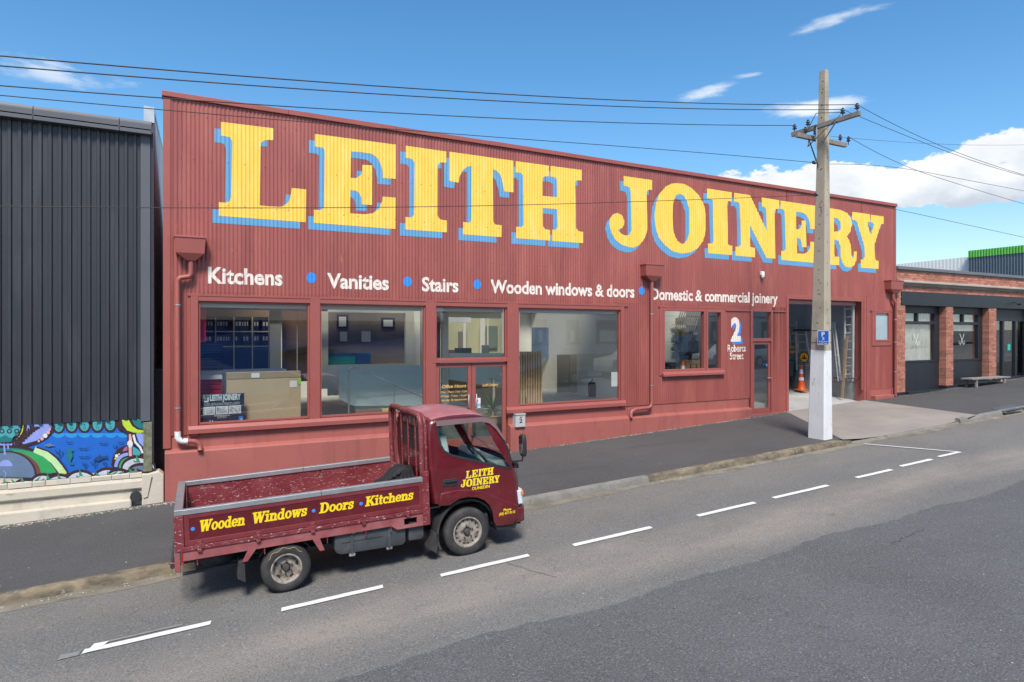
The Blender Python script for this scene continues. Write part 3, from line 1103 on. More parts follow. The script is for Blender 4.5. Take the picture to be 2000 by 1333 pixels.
# ---- painted lettering
BIG = {
    'L': (0, [(157, 92), (668, 155), (668, 272), (610, 270), (575, 276), (545, 305), (535, 908), (640, 918), (735, 922), (775, 910), (815, 875), (838, 820), (848, 738), (990, 752), (985, 1073), (137, 1010), (137, 877), (200, 882), (245, 865), (258, 820), (268, 290), (250, 245), (210, 235), (157, 228)], None),
    'E': (0, [(1073, 210), (1866, 315), (1864, 650), (1738, 640), (1735, 580), (1715, 500), (1680, 440), (1630, 405), (1540, 390), (1425, 382), (1422, 640), (1480, 640), (1520, 615), (1537, 580), (1537, 512), (1634, 518), (1632, 905), (1530, 898), (1528, 840), (1510, 790), (1480, 768), (1420, 757), (1418, 985), (1560, 995), (1640, 985), (1700, 940), (1730, 870), (1735, 822), (1862, 832), (1860, 1140), (1065, 1078), (1065, 950), (1125, 955), (1165, 930), (1170, 370), (1155, 345), (1073, 335)], None),
    'I': (1, [(160, 125), (557, 182), (557, 292), (500, 288), (475, 315), (472, 800), (490, 840), (520, 850), (565, 855), (565, 972), (157, 943), (157, 820), (215, 828), (242, 800), (247, 290), (225, 255), (160, 243)], None),
    'T': (1, [(585, 183), (1215, 272), (1215, 582), (1122, 572), (1110, 490), (1085, 410), (1050, 370), (1010, 355), (1015, 860), (1035, 895), (1096, 902), (1094, 1018), (722, 990), (722, 870), (780, 878), (803, 855), (805, 325), (765, 328), (720, 365), (690, 420), (680, 487), (585, 470)], None),
    'H': (1, [(1232, 275), (1560, 320), (1560, 425), (1515, 425), (1497, 445), (1496, 615), (1638, 628), (1637, 450), (1615, 432), (1574, 425), (1574, 322), (1880, 362), (1880, 467), (1835, 462), (1815, 485), (1825, 930), (1850, 960), (1895, 968), (1895, 1077), (1590, 1055), (1590, 945), (1625, 948), (1642, 920), (1638, 745), (1500, 733), (1503, 910), (1520, 940), (1571, 948), (1571, 1052), (1240, 1028), (1240, 915), (1290, 922), (1310, 900), (1305, 415), (1285, 390), (1232, 385)], None),
    'J': (2, [(368, 90), (722, 140), (722, 265), (680, 260), (655, 280), (650, 300), (660, 740), (645, 820), (610, 890), (560, 945), (490, 977), (430, 972), (340, 940), (260, 875), (210, 780), (190, 680), (200, 610), (235, 565), (290, 548), (345, 575), (375, 640), (372, 700), (345, 738), (310, 748), (305, 765), (330, 800), (385, 828), (435, 820), (462, 770), (455, 280), (440, 235), (410, 215), (370, 212)], None),
    'O': (2, [(1030, 178), (1120, 190), (1210, 240), (1300, 330), (1360, 440), (1385, 560), (1385, 760), (1355, 890), (1290, 980), (1200, 1035), (1090, 1052), (980, 1025), (880, 950), (800, 850), (760, 720), (750, 580), (765, 430), (810, 310), (890, 220), (960, 185)],
          [(1060, 312), (1110, 330), (1150, 400), (1178, 500), (1180, 780), (1160, 870), (1120, 925), (1085, 930), (1030, 890), (990, 800), (972, 620), (975, 480), (995, 370), (1020, 325)]),
    'I2': (3, [(110, 97), (362, 137), (362, 230), (325, 228), (315, 250), (322, 660), (335, 680), (370, 687), (368, 783), (120, 762), (118, 663), (160, 665), (177, 640), (168, 225), (150, 205), (108, 200)], None),
    'N': (3, [(388, 142), (550, 165), (722, 530), (718, 315), (700, 288), (672, 283), (668, 190), (850, 218), (850, 308), (815, 308), (805, 330), (810, 820), (720, 812), (550, 475), (555, 700), (600, 708), (600, 805), (402, 788), (400, 695), (440, 697), (455, 670), (445, 260), (425, 235), (388, 232)], None),
    'E2': (3, [(862, 222), (1232, 277), (1235, 520), (1170, 512), (1160, 430), (1130, 370), (1090, 345), (1025, 337), (1027, 518), (1060, 515), (1080, 480), (1080, 427), (1125, 430), (1130, 703), (1082, 700), (1080, 650), (1065, 615), (1030, 602), (1033, 765), (1110, 768), (1150, 745), (1172, 700), (1172, 645), (1238, 648), (1240, 865), (875, 832), (873, 740), (905, 742), (915, 720), (908, 335), (890, 310), (862, 308)], None),
    'R': (3, [(1262, 282), (1480, 318), (1550, 350), (1590, 410), (1598, 470), (1580, 545), (1545, 590), (1575, 640), (1592, 720), (1593, 790), (1605, 812), (1617, 800), (1620, 745), (1650, 745), (1648, 820), (1620, 890), (1580, 910), (1530, 900), (1495, 850), (1480, 780), (1478, 690), (1460, 635), (1415, 622), (1415, 775), (1425, 798), (1468, 800), (1465, 887), (1275, 872), (1275, 782), (1310, 785), (1322, 760), (1312, 390), (1300, 370), (1262, 365)],
          [(1413, 395), (1450, 405), (1478, 440), (1485, 480), (1480, 520), (1460, 537), (1413, 543)]),
    'Y': (3, [(1603, 338), (1782, 362), (1782, 442), (1758, 445), (1760, 470), (1792, 580), (1825, 470), (1815, 450), (1793, 445), (1793, 368), (1922, 385), (1922, 462), (1900, 462), (1885, 500), (1832, 670), (1838, 825), (1848, 838), (1872, 840), (1872, 925), (1692, 912), (1690, 828), (1715, 828), (1728, 800), (1725, 690), (1650, 440), (1630, 422), (1603, 420)], None),
}
ZM = [(400, 220, .2), (760, 260, .2), (1160, 330, .15758), (1360, 350, .19)]
ORDER = ['L', 'E', 'I', 'T', 'H', 'J', 'O', 'I2', 'N', 'E2', 'R', 'Y']


def to_wall(zi, pts):
    ox, oy, k = ZM[zi]
    return [at(ox + a * k, oy + b * k) for a, b in pts]


LET = {}
for k_, (zi, o_, h_) in BIG.items():
    LET[k_] = (to_wall(zi, o_), [to_wall(zi, h_)] if h_ else [])


def drape(name, vs, fs, off, m, parent):
    """lay flat (x, z) triangles onto the corrugations, cutting them at every fold"""
    bm = bmesh.new()
    bv = [bm.verts.new((a, 0, b)) for a, b in vs]
    for f in fs:
        try:
            bm.faces.new([bv[i] for i in f])
        except ValueError:
            pass
    bmesh.ops.remove_doubles(bm, verts=bm.verts, dist=1e-6)
    x0, x1 = min(v[0] for v in vs), max(v[0] for v in vs)
    for i in range(math.ceil(x0 / SEG), math.floor(x1 / SEG) + 1):
        if i % 6 in (1, 5) and False:
            continue
        X = i * SEG
        gv = [v for v in bm.verts if abs(v.co.x - X) < 2.6]
        ed = [e for e in bm.edges if (e.verts[0].co.x - X) * (e.verts[1].co.x - X) < 0]
        fc = {f for e in ed for f in e.link_faces}
        if not fc:
            continue
        gm = list(fc) + list({e for f in fc for e in f.edges}) + list({v for f in fc for v in f.verts})
        bmesh.ops.bisect_plane(bm, geom=gm, plane_co=(X, 0, 0), plane_no=(1, 0, 0), dist=1e-6)
    mi = WM[parent.name].inverted()
    for v in bm.verts:
        v.co = mi @ Vector((v.co.x, FY - corr(v.co.x) - off, v.co.z))
    for f in bm.faces:
        f.smooth = True
    bmesh.ops.recalc_face_normals(bm, faces=bm.faces)
    me = bpy.data.meshes.new(name)
    bm.to_mesh(me)
    bm.free()
    me.materials.append(m)
    o = bpy.data.objects.new(name, me)
    COL.objects.link(o)
    o.parent = parent
    WM[o.name] = WM[parent.name]
    return o


def tri2(poly, holes=()):
    loops = [poly] + list(holes)
    tri = tessellate_polygon([[Vector((p[0], p[1], 0)) for p in l] for l in loops])
    return [p for l in loops for p in l], [tuple(t) for t in tri]


for i, k_ in enumerate(ORDER):
    o_, h_ = LET[k_]
    vs, fs = tri2(o_, h_)
    t = i / 11
    ddx, ddz = -.115 - .035 * t, -.145
    lt = drape('painted_letter', vs, fs, .0065, m_yellow, bld)
    drape('letter_shadow', [(a + ddx, b + ddz) for a, b in vs], fs, .0035, m_blue, lt)


def draped_text(body, x0, x1, zb, h, m, off=.005, bold=.03, name='painted_words', space=1.0, cap=.70):
    vs, fs = text_tris(body, bold, 0, space)
    vs = fit(vs, x0, x1, zb, h, cap)
    return drape(name, vs, fs, off, m, bld)


for b_, a, c, z in (('Kitchens', 406, 552, 4.20), ('Vanities', 639, 759, 4.18), ('Stairs', 824, 895, 4.18), ('Wooden windows & doors', 958, 1239, 4.19), ('Domestic & commercial joinery', 1272, 1518.5, 4.15)):
    draped_text(b_, fx(a), fx(c), z, .31, m_cream)


def disc(cx, cz, rx, rz, n=20):
    return [(cx + rx * math.cos(2 * math.pi * i / n), cz + rz * math.sin(2 * math.pi * i / n)) for i in range(n)]


for px in (608, 796, 932, 1253):
    vs, fs = tri2(disc(fx(px), 4.375, .10, .115))
    drape('painted_dot', vs, fs, .005, m_dot, bld)
vs, fs = text_tris('2', .045)
a0, a1 = fx(1427), fx(1446.5)
o_ = drape('painted_number', fit(vs, a0 + .07, a1 + .07, 2.93, .66), fs, .0035, m_dot, bld)
drape('painted_number', fit(vs, a0, a1, 3.0, .66), fs, .006, m_cream, bld)
draped_text('Roberts', fx(1420.5), fx(1456), 2.66, .21, m_cream, bold=.02)
draped_text('Street', fx(1425.5), fx(1452), 2.43, .21, m_cream, bold=.02)

# ---- the shell behind the front: side and back walls, roof with added skylights, inner walls
m_in = mat('interior_wall_paint', (.80, .77, .69), .7, var=.05, vs=1)
m_gin = mat('grey_blue_workshop_wall', (.27, .28, .31), .7, var=.08, vs=1.5, layers=(((.22, .22, .24), 3, (1, 1, .5), .55, .8, .5),))
m_carpet = mat('grey_carpet', (.42, .40, .36), .95, var=.1, vs=20)
m_conc = mat('workshop_floor', (.42, .41, .39), .6, var=.15, vs=1)
mb = MB()
mb.box(.16, .24, FY + .25, 32, -.6, ROOF - .5)
mb.box(BX1 - .12, BX1, FY + .25, 32, -.6, ROOF - .3)
mb.box(.16, BX1, 31.9, 32, -.6, ROOF - .5)
mb.build('wall', m_clad, bld)
# roof with a run of skylight holes, added out of view to brighten the rooms
sky = [(.6, 3.2), (3.5, 6.1), (6.4, 9.0), (9.3, 11.8), (12.2, 14.4), (14.7, 16.8), (17.4, 19.0)]
holes = []
for a, b in sky:
    holes.append([(a, 14.6), (b, 14.6), (b, 20.4), (a, 20.4)])
mb = MB()
mb.prism([(.16, FY + .21), (BX1 - .1, FY + .21), (BX1 - .1, 31.95), (.16, 31.95)], ROOF - .42, ROOF - .34, axis='z', holes=holes)
mb.build('roof', m_alu, bld)
for a, b in sky:
    MB().box(a, b, 14.6, 20.4, ROOF - .39, ROOF - .38).build('added_skylight', glass('added_skylight_glass'), bld)
# party wall behind the front cladding over the openings (framing)
mb = MB()
mb.box(BX0 + .1, BX1 - .1, FY + .13, FY + .2, 4.5, ROOF - .42)
mb.build('wall_lining', m_in, bld)
FLZ = 1.2
mb = MB()
mb.box(.25, 11.9, 15.6, 21.0, FLZ - .1, FLZ)
mb.box(.25, posts[2][0] - .25, FY + .3, 15.6, FLZ - .1, FLZ)
mb.box(posts[3][0] + .1, 11.9, FY + .3, 15.6, FLZ - .1, FLZ)
mb.build('floor', m_carpet, bld)
mb = MB()
mb.box(posts[2][0] - .25, posts[3][0] + .1, FY + .2, 15.6, DZ - .1, DZ + .01)
for k in range(4):
    mb.box(posts[2][0] - .25, posts[3][0] + .1, 15.0 + .15 * k, 15.6, DZ, DZ + .17 * (k + 1) - .005)
mb.build('entry_floor', mat('entry_floor_tiles', (.22, .22, .19), .6, var=.1), bld)
mb = MB()
mb.box(0.25, 11.9, 20.9, 21.0, FLZ, 4.6)                       # back wall
mb.box(11.8, 11.9, FY + .2, 20.9, FLZ - .4, 4.6)              # office / workshop wall
mb.build('office_wall', m_in, bld)
MB().box(16.9, 17.1, FY + .3, 21, .3, 4.4).build('workshop_partition', m_gin, bld)
# office ceiling stops short so that the added skylights light the room
MB().box(0, 11.9, 20.2, 20.9, 4.3, 4.35).build('ceiling', m_white, bld)
# workshop floors and walls
MB().hexa([(12, 14.2, .3), (17, 14.2, .3), (17, 24, .3), (12, 24, .3)], [(12, 14.2, 1.0), (17, 14.2, 1.0), (17, 24, 1.0), (12, 24, 1.0)]).build('floor', m_conc, bld)
MB().hexa([(17.1, 14.0, .2), (21.2, 14.0, .2), (21.2, 26, .2), (17.1, 26, .2)], [(17.1, 14.0, g(17.1) + .15), (21.2, 14.0, g(21.2) + .07), (21.2, 17.4, 1.13), (17.1, 17.4, 1.1)]).build('floor', m_conc, bld)
MB().box(17.1, 21.2, 17.4, 27, 1.0, 1.12).build('floor', m_conc, bld)
MB().box(21.18, 21.3, FY + .33, 27, 1.46, 5.2).build('workshop_wall', m_gin, bld)
MB().box(21.15, 21.3, FY + .33, 27, .3, 1.46).build('workshop_dado', mat('bare_dado_concrete', (.30, .30, .28), .8, var=.2, vs=2), bld)
MB().box(12, 21.3, 26.8, 27, .5, 5.2).build('workshop_wall', m_gin, bld)
MB().box(12, 16.9, 18.2, 18.3, 1.0, 5.0).build('workshop_wall', m_in, bld)
# beams across the garage
MB().box(21.14, 21.18, 14.6, 20, 3.36, 3.40).build('wall_batten', m_gin, bld)
MB().box(21.14, 21.18, 16.35, 16.40, 1.46, 4.9).build('wall_batten', m_gin, bld)
# ------------------------------------------------------------------ the dark clad building on the left, with its mural
m_dark = mat('charcoal_ribbed_cladding', (.031, .032, .040), .42, objvar=.06, var=.07, vs=.8, layers=(((.10, .10, .115), 2, (1, 1, .15), .5, .8, .5), ((.5, .5, .5), 5, (1, 1, 1), .80, .81, .8)))
m_darkf = mat('charcoal_flashing', (.095, .10, .115), .5, var=.08, vs=1)
m_plaster = mat('cream_painted_plaster', (.56, .50, .40), .75, var=.06, vs=1.5, bump=.5, bs=14, layers=(((.62, .42, .16), 2.4, (.8, 1, 1.6), .56, .8, .4), ((.16, .14, .10), 5, (.5, 1, 2.5), .60, .74, .8), ((.30, .27, .22), 4, (1, 1, .5), .54, .76, .6)))
m_party = mat('weathered_white_wall', (.78, .76, .70), .8, var=.08, vs=.6, bump=.4, bs=20, layers=(((.13, .125, .08), .9, (1, 1, .22), .54, .76, .7), ((.33, .31, .24), 2.5, (1, 1, .3), .55, .8, .6)))
m_moss = mat('mossy_pebbledash', (.20, .20, .14), .9, var=.3, vs=12, bump=1.0, bs=60, layers=(((.10, .13, .04), 5, (1, 1, 1), .45, .65, .8),))
LY = 14.03
dk = thing('dark_clad_building', 'tall building clad in charcoal ribbed steel standing left of the red joinery works', 'building', (-3.2, LY, g(-3.2)))
RIB = .145
x = -7.25
while x < -.44:
    x1 = min(x + 5 * RIB, -.44)
    prof = []
    n = int(round((x1 - x) / RIB))
    for i in range(n):
        a = x + i * RIB
        prof += [(a, 0), (a + .078, 0), (a + .088, -.034), (a + .135, -.034)]
    prof.append((x1, 0))
    vs, fs = [], []
    for (a, o) in prof:
        if a > -.44:
            a = -.44
        vs += [(a, LY - .02 + o, 1.60), (a, LY - .02 + o, 6.96)]
    fs = [(2 * i, 2 * i + 2, 2 * i + 3, 2 * i + 1) for i in range(len(prof) - 1)]
    MB().add(vs, fs).build('cladding_sheet', m_dark, dk)
    x = x1
MB().box(-.52, -.36, LY - .062, LY + .12, 1.55, 6.95).build('corner_flashing', m_darkf, dk, bevel=.006)
MB().box(-.358, -.315, LY - .03, LY + .3, .62, 7.0).build('corner_post', m_dark, dk, bevel=.004)
x = -7.3
while x < -.4:
    x1 = min(x + 1.29, -.33)
    MB().prism([(LY - .19, 6.93), (LY + .1, 6.93), (LY + .1, 7.18), (LY - .155, 7.18), (LY - .165, 7.14), (LY - .19, 7.12)], x, x1 - .006, axis='x').build('gutter', m_darkf, dk, bevel=.006)
    x = x1
MB().box(-7.3, -.33, LY - .19, 30, 7.0, 7.02).build('roof', m_darkf, dk)
mb = MB()
for zz in (4.85, 2.75, 2.2):
    for i in range(46):
        xx = -7.25 + i * RIB + .11
        if xx < -.5:
            mb.lathe([(.01, 0), (.007, -.006), (0, -.007)], (xx, LY - .054, zz), 'y', 6)
mb.build('rivets', m_dark, dk, kind='stuff')
# wall that carries the mural, cornice, base, stub
MB().box(-7.3, -.48, LY, LY + .3, .58, 1.62).build('wall', m_plaster, dk)
MB().box(-.475, -.33, LY - .06, LY + .2, .60, 1.53).build('post', m_moss, dk, bevel=.008)
rr = random.Random(9)
x = -7.3
while x < -.5:
    ln = rr.uniform(.18, .42)
    x1 = min(x + ln, -.485)
    z0 = .60 + rr.uniform(-.006, .006)
    MB().prism([(LY + .0, .50), (LY - .05 + rr.uniform(-.006, .006), .50), (LY - .05 + rr.uniform(-.008, .008), z0 - .02), (LY - .04, z0), (LY + .0, z0 + .01)], x, x1 - .005, axis='x').build('coping_block', m_plaster, dk, bevel=.006)
    x = x1
MB().prism([(LY + .1, .28), (LY - .045, .28), (LY - .065, .31), (LY - .065, .43), (LY - .035, .498), (LY + .1, .498)], -7.3, -.487, axis='x').build('cornice', m_plaster, dk, bevel=.006)
MB().box(-7.3, -.487, LY - .01, LY + .3, -.6, .279).build('wall', m_plaster, dk)
mb = MB()
mb.prism([(-7.3, -.7), (-.66, -.7), (-.66, .12), (-7.3, .10)], LY - .13, LY - .011)
mb.build('base_course', m_plaster, dk, bevel=.03)
# the drain hole: a short pipe end with a dark inside
dr = MB().lathe([(.075, -.126), (.09, -.126), (.09, -.02), (.075, -.02), (.07, .1), (0, .1)], (-.60, LY - .01, .16), 'y', 20).build('drain_pipe', m_steel, dk, smooth=50)
mb = MB()
st = [(-.50, -.4), (-.135, -.4), (-.135, .52), (-.22, .60), (-.40, .56), (-.50, .57)]
mb.prism(st, LY - .11, LY + .2)
mb.build('stub_wall', m_plaster, dk, bevel=.02)
mb = MB()
mb.add([(-.34, LY - .118, .50), (-.32, LY - .118, .50), (-.40, LY - .118, .12), (-.41, LY - .118, .12)], [(0, 1, 2, 3)])
mb.add([(-.47, LY - .118, .12), (-.40, LY - .118, .135), (-.40, LY - .118, .12), (-.47, LY - .118, .105)], [(0, 1, 2, 3)])
mb.build('plaster_crack', mat('dark_crack', (.09, .08, .07), .9), dk)

# party wall between the two buildings, running back from the street
pw = thing('party_wall', 'weathered white parapet wall running back between the charcoal building and the red one', 'wall', (-.3, 14.2, 0))
MB().prism([(14.1, -.5), (33, -.5), (33, 11.2), (14.1, 7.42)], -.45, -.31, axis='x').build('wall', m_party, pw)
MB().prism([(14.0, 7.2), (14.1, 7.2), (14.1, 7.43), (33, 11.21), (33, 11.26), (14.0, 7.50)], -.47, -.295, axis='x').build('flashing', m_alu, pw)
MB().box(-.305, -.125, 14.5, 14.6, -.4, 2.5).build('dark_gap_sheet', m_black, pw)  # black sheet added to darken the gap between the walls

# ---- mural
def paint(name, col):
    return mat(name, col, .6, var=.08, vs=6)


P_ = dict(sea=paint('mural_blue', (.008, .12, .50)), lsea=paint('mural_light_blue', (.02, .28, .62)), out=paint('mural_outline', (.035, .012, .018)), teal=paint('mural_teal', (.06, .34, .36)),
          dteal=paint('mural_dark_teal', (.01, .16, .17)), lil=paint('mural_lilac', (.26, .32, .68)), grey=paint('mural_pebble', (.52, .54, .58)), slate=paint('mural_slate', (.12, .18, .28)),
          green=paint('mural_green', (.03, .33, .09)), lime=paint('mural_lime', (.45, .62, .03)), pale=paint('mural_pale_green', (.50, .72, .35)), leaf=paint('mural_leaf', (.04, .24, .12)),
          olive=paint('mural_olive_leaf', (.10, .22, .12)), pink=paint('mural_pink', (.72, .36, .34)), navy=paint('mural_navy', (.01, .05, .16)), yel=paint('mural_yellow', (.70, .60, .05)),
          brown=paint('mural_brown', (.16, .05, .05)), mag=paint('mural_magenta', (.38, .12, .25)), white=paint('mural_white', (.70, .68, .68)))
MBS = {}
mural = thing('mural', 'underwater street mural of blue sea, pebbles and seaweed under the charcoal cladding', 'mural', (-1.6, LY, .6))
lay = [0]


def mp(col, pts, name='mural_shape'):
    lay[0] += 1
    w = [at(a * .17, 810 + b * .17, LY) for a, b in pts]
    w = [(max(-7.25, a), min(1.605, max(.604, b))) for a, b in w]
    mb = MB()
    try:
        mb.sheet(w, LY - .002 - .00025 * lay[0])
    except Exception:
        return
    mb.build(name, P_[col], mural)


def ell(cx, cy, rx, ry, a0=0, a1=360, n=22):
    return [(cx + rx * math.cos(R(a0 + (a1 - a0) * i / n)), cy + ry * math.sin(R(a0 + (a1 - a0) * i / n))) for i in range(n + (0 if a1 - a0 == 360 else 1))]


def line(pts, w):
    up, dn = [], []
    for i, p in enumerate(pts):
        q = pts[min(i + 1, len(pts) - 1)]
        o = pts[max(i - 1, 0)]
        dx, dy = q[0] - o[0], q[1] - o[1]
        l = math.hypot(dx, dy) or 1
        up.append((p[0] - dy / l * w, p[1] + dx / l * w))
        dn.append((p[0] + dy / l * w, p[1] - dx / l * w))
    return up + dn[::-1]


mp('sea', [(-5000, 0), (1650, 0), (1650, 900), (-5000, 900)], 'mural_ground')
for i in range(6):                                                # scalloped wave line and fish-scale tongues
    cx = 675 + i * 150
    mp('lsea', ell(cx - 5, 215, 76, 52, 0, 180))
for i in range(7):
    cx = 675 + i * 148
    mp('out', ell(cx, 130 - i * 3, 76, 92 - i * 1.5))
    mp('teal', ell(cx, 120 - i * 3, 54, 78 - i * 1.5))
    mp('dteal', ell(cx, 120 - i * 3, 12, 12, n=10))
    mp('dteal', ell(cx, 160 - i * 3, 18, 18, n=12))
    mp('teal', ell(cx, 160 - i * 3, 11, 11, n=10))
mp('out', ell(75, 130, 560, 265)); mp('lil', ell(75, 130, 520, 225)); mp('out', ell(70, 130, 245, 210)); mp('yel', ell(68, 130, 205, 195, 0, 360)); mp('out', ell(55, 130, 205, 205)); mp('teal', ell(50, 130, 190, 175))
mp('dteal', [(-150, 190), (0, 265), (60, 235), (130, 270), (200, 235), (215, 150), (130, 310), (0, 320), (-150, 300)])
for i in range(4):
    mp('out', ell(-60 + i * 85, 190, 30, 28, n=14)); mp('teal', ell(-60 + i * 85, 190, 16, 15, n=12))
for i in range(9):
    t = i / 8
    mp('out', ell(430 - 230 * t, 150 + 205 * t * t ** .2, 34, 16, n=8)); mp('out', ell(385 - 230 * t, 150 + 205 * t * t ** .2, 14, 40, n=8))
for x_, y_, r_ in ((575, 170, 13), (555, 205, 20), (522, 242, 26), (485, 278, 19), (448, 303, 14)):
    mp('pink' if r_ < 24 else 'white', ell(x_, y_, r_, r_, n=14))
mp('out', ell(110, 640, 560, 285, 180, 372)); mp('dteal', ell(100, 650, 500, 270, 180, 366)); mp('green', ell(130, 690, 560, 290, 270, 354)+[(300, 700), (420, 640), (400, 560)])
mp('out', line([(330, 385), (450, 430), (560, 510), (640, 620), (690, 700)], 10)); mp('pale', line([(400, 395), (520, 450), (620, 530), (690, 620), (740, 690)], 38)); mp('out', line([(420, 372), (560, 420), (680, 510), (760, 620), (790, 700)], 9))
for x_, y_ in ((705, 590), (725, 628), (742, 662)):
    mp('yel', ell(x_, y_, 13, 13, n=10))
mp('brown', ell(90, 690, 385, 275, 180, 365)); mp('out', ell(85, 700, 340, 285, 180, 365)); mp('slate', ell(85, 700, 318, 268, 180, 365))
mp('lil', ell(70, 590, 78, 72, 180, 360)); mp('lil', line([(50, 330), (60, 460)], 10)); mp('lil', line([(95, 330), (98, 395)], 8)); mp('lil', line([(40, 640), (75, 670), (60, 720)], 4))
# sea creatures, weeds
mp('dteal', [(780, 395), (800, 380), (815, 390), (845, 405), (845, 418), (822, 422), (835, 450), (838, 480), (825, 505), (812, 530), (815, 555), (840, 560), (842, 545), (850, 560), (835, 578), (805, 572), (790, 545), (790, 515), (770, 490), (762, 455), (775, 425)], 'mural_seahorse')
mp('navy', [(1070, 528), (1095, 495), (1130, 480), (1150, 458), (1160, 478), (1200, 480), (1240, 465), (1235, 482), (1248, 510), (1215, 500), (1170, 515), (1125, 540), (1105, 528)], 'mural_dolphin')
mp('slate', [(500, 350), (560, 335), (585, 318), (590, 338), (640, 352), (600, 360), (560, 368)], 'mural_fish')
for bx, by, s in ((690, 490, 1.0), (1090, 610, .8), (1345, 420, .8), (980, 610, .7), (1210, 590, .6)):
    mp('navy', line([(bx, by), (bx - 10 * s, by - 50 * s), (bx - 5 * s, by - 100 * s)], 4))
    mp('navy', line([(bx, by - 10 * s), (bx + 30 * s, by - 40 * s), (bx + 28 * s, by - 75 * s)], 4)); mp('navy', line([(bx - 8 * s, by - 45 * s), (bx - 50 * s, by - 70 * s), (bx - 55 * s, by - 95 * s)], 4))
for cx, cy, w in ((960, 380, 70), (970, 475, 80), (1190, 322, 60), (1390, 310, 45), (800, 310, 45)):
    mp('navy', [(cx - w, cy - 4), (cx, cy + 6), (cx + w, cy - 8), (cx + w * .4, cy + 14), (cx - w * .5, cy + 14)])
# right side shapes
mp('out', [(1330, 60), (1650, 60), (1650, 240), (1560, 215), (1450, 215), (1380, 170)]); mp('lime', [(1400, 60), (1480, 60), (1520, 130), (1580, 170), (1650, 180), (1650, 205), (1540, 205), (1460, 180), (1415, 120)]); mp('dteal', [(1520, 60), (1650, 60), (1650, 165), (1590, 150), (1545, 115)])
mp('lime', line([(1585, 190), (1588, 265)], 9)); mp('lime', line([(1612, 190), (1610, 235)], 7))
mp('out', line([(1500, 215), (1500, 480)], 38)); mp('pink', line([(1498, 222), (1500, 300), (1495, 360), (1500, 475)], 17)); mp('white', ell(1495, 335, 32, 42))
mp('lil', [(1560, 215), (1650, 215), (1650, 370), (1600, 320)]); mp('out', line([(1530, 215), (1550, 320), (1620, 380), (1650, 470)], 26)); mp('white', line([(1533, 230), (1556, 315), (1612, 375), (1640, 440)], 13)); mp('teal', [(1525, 360), (1590, 400), (1620, 440), (1600, 470), (1525, 460)])
mp('out', ell(1470, 590, 190, 240, 180, 272)+[(1470, 590)]); mp('mag', ell(1465, 470, 62, 108, 180, 270)+[(1465, 420)]); mp('out', ell(1470, 600, 165, 190, 180, 272)+[(1470, 600)]); mp('lil', ell(1470, 600, 155, 165, 180, 272)+[(1470, 600)]); mp('out', ell(1475, 610, 125, 140, 180, 272)+[(1475, 610)]); mp('green', ell(1475, 612, 108, 122, 180, 272)+[(1475, 612)])
mp('white', ell(1342, 472, 20, 20, n=12)); mp('yel', ell(1328, 503, 12, 12, n=10)); mp('yel', ell(1370, 452, 10, 10, n=10))
# pebbles
for i, (cx, cy, rx, ry) in enumerate(((1590, 600, 200, 135), (1620, 640, 150, 90), (-480, 830, 160, 80), (-250, 810, 170, 95), (100, 830, 130, 60), (300, 800, 130, 75), (500, 760, 140, 95), (1240, 730, 170, 130), (1370, 720, 150, 110), (1540, 740, 160, 125), (690, 790, 160, 120), (930, 750, 170, 125), (1010, 790, 140, 70))):
    mp('out', ell(cx, cy, rx, ry)); mp('grey' if i != 1 else 'slate', ell(cx, cy + 14, rx - 20, ry - 20), 'mural_pebble')
for i, (bx, by, tx, ty) in enumerate(((60, 800, 55, 720), (170, 800, 130, 730), (265, 790, 250, 700), (420, 790, 475, 700), (490, 780, 515, 725), (560, 740, 548, 670), (690, 760, 665, 670), (935, 700, 915, 620), (900, 720, 880, 690), (1130, 720, 1100, 655), (1250, 720, 1235, 640), (1300, 720, 1370, 630), (1380, 710, 1420, 640), (1520, 700, 1465, 595), (1560, 700, 1558, 590), (1590, 540, 1565, 450), (1560, 540, 1530, 515), (-80, 800, -60, 700), (-300, 800, -330, 690))):
    mp('leaf' if i % 2 else 'olive', [(bx - 22, by), (tx, ty), (bx + 22, by)], 'mural_leaf')

# ------------------------------------------------------------------ brick shop to the right
m_brick = mat('old_red_brick', (.42, .165, .11), .85, var=.12, vs=8, bump=.5, bs=50, island=.28, layers=(((.52, .34, .27), 12, (1, 1, 1), .55, .75, .6),))
m_mortar = mat('brick_mortar', (.36, .31, .27), .9, var=.1, vs=4)
m_stone = mat('weathered_stone_moulding', (.38, .35, .30), .8, var=.12, vs=2, layers=(((.16, .15, .13), 3, (.5, 1, 1), .5, .75, .6),))
m_navy = mat('black_shopfront_paint', (.018, .021, .027), .45, var=.15, vs=3, bump=.15, bs=30)
bs = thing('brick_shop', 'low red brick shop with black shopfronts to the right of the joinery works', 'building', (31, FY, g(31)))
E0 = 22.94
X9 = 36.0


def bricks(name, x0, x1, z0, z1, y, seed, depth=.1):
    r_ = random.Random(seed)
    MB().box(x0 + .004, x1 - .004, y + .012, y + depth + .1, z0, z1).build('mortar', m_mortar, bs)
    mb = MB()
    row = 0
    z = z0
    while z < z1 - .03:
        zz = min(z + .073, z1)
        x = x0 - (.12 if row % 2 else 0)
        while x < x1 - .01:
            a, b = max(x, x0), min(x + .228, x1)
            if b - a > .03:
                o = r_.uniform(-.005, .004)
                mb.box(a, b, y + o, y + depth, z, zz)
            x += .24
        z += .0845
        row += 1
    mb.build(name, m_brick, bs, kind='stuff')


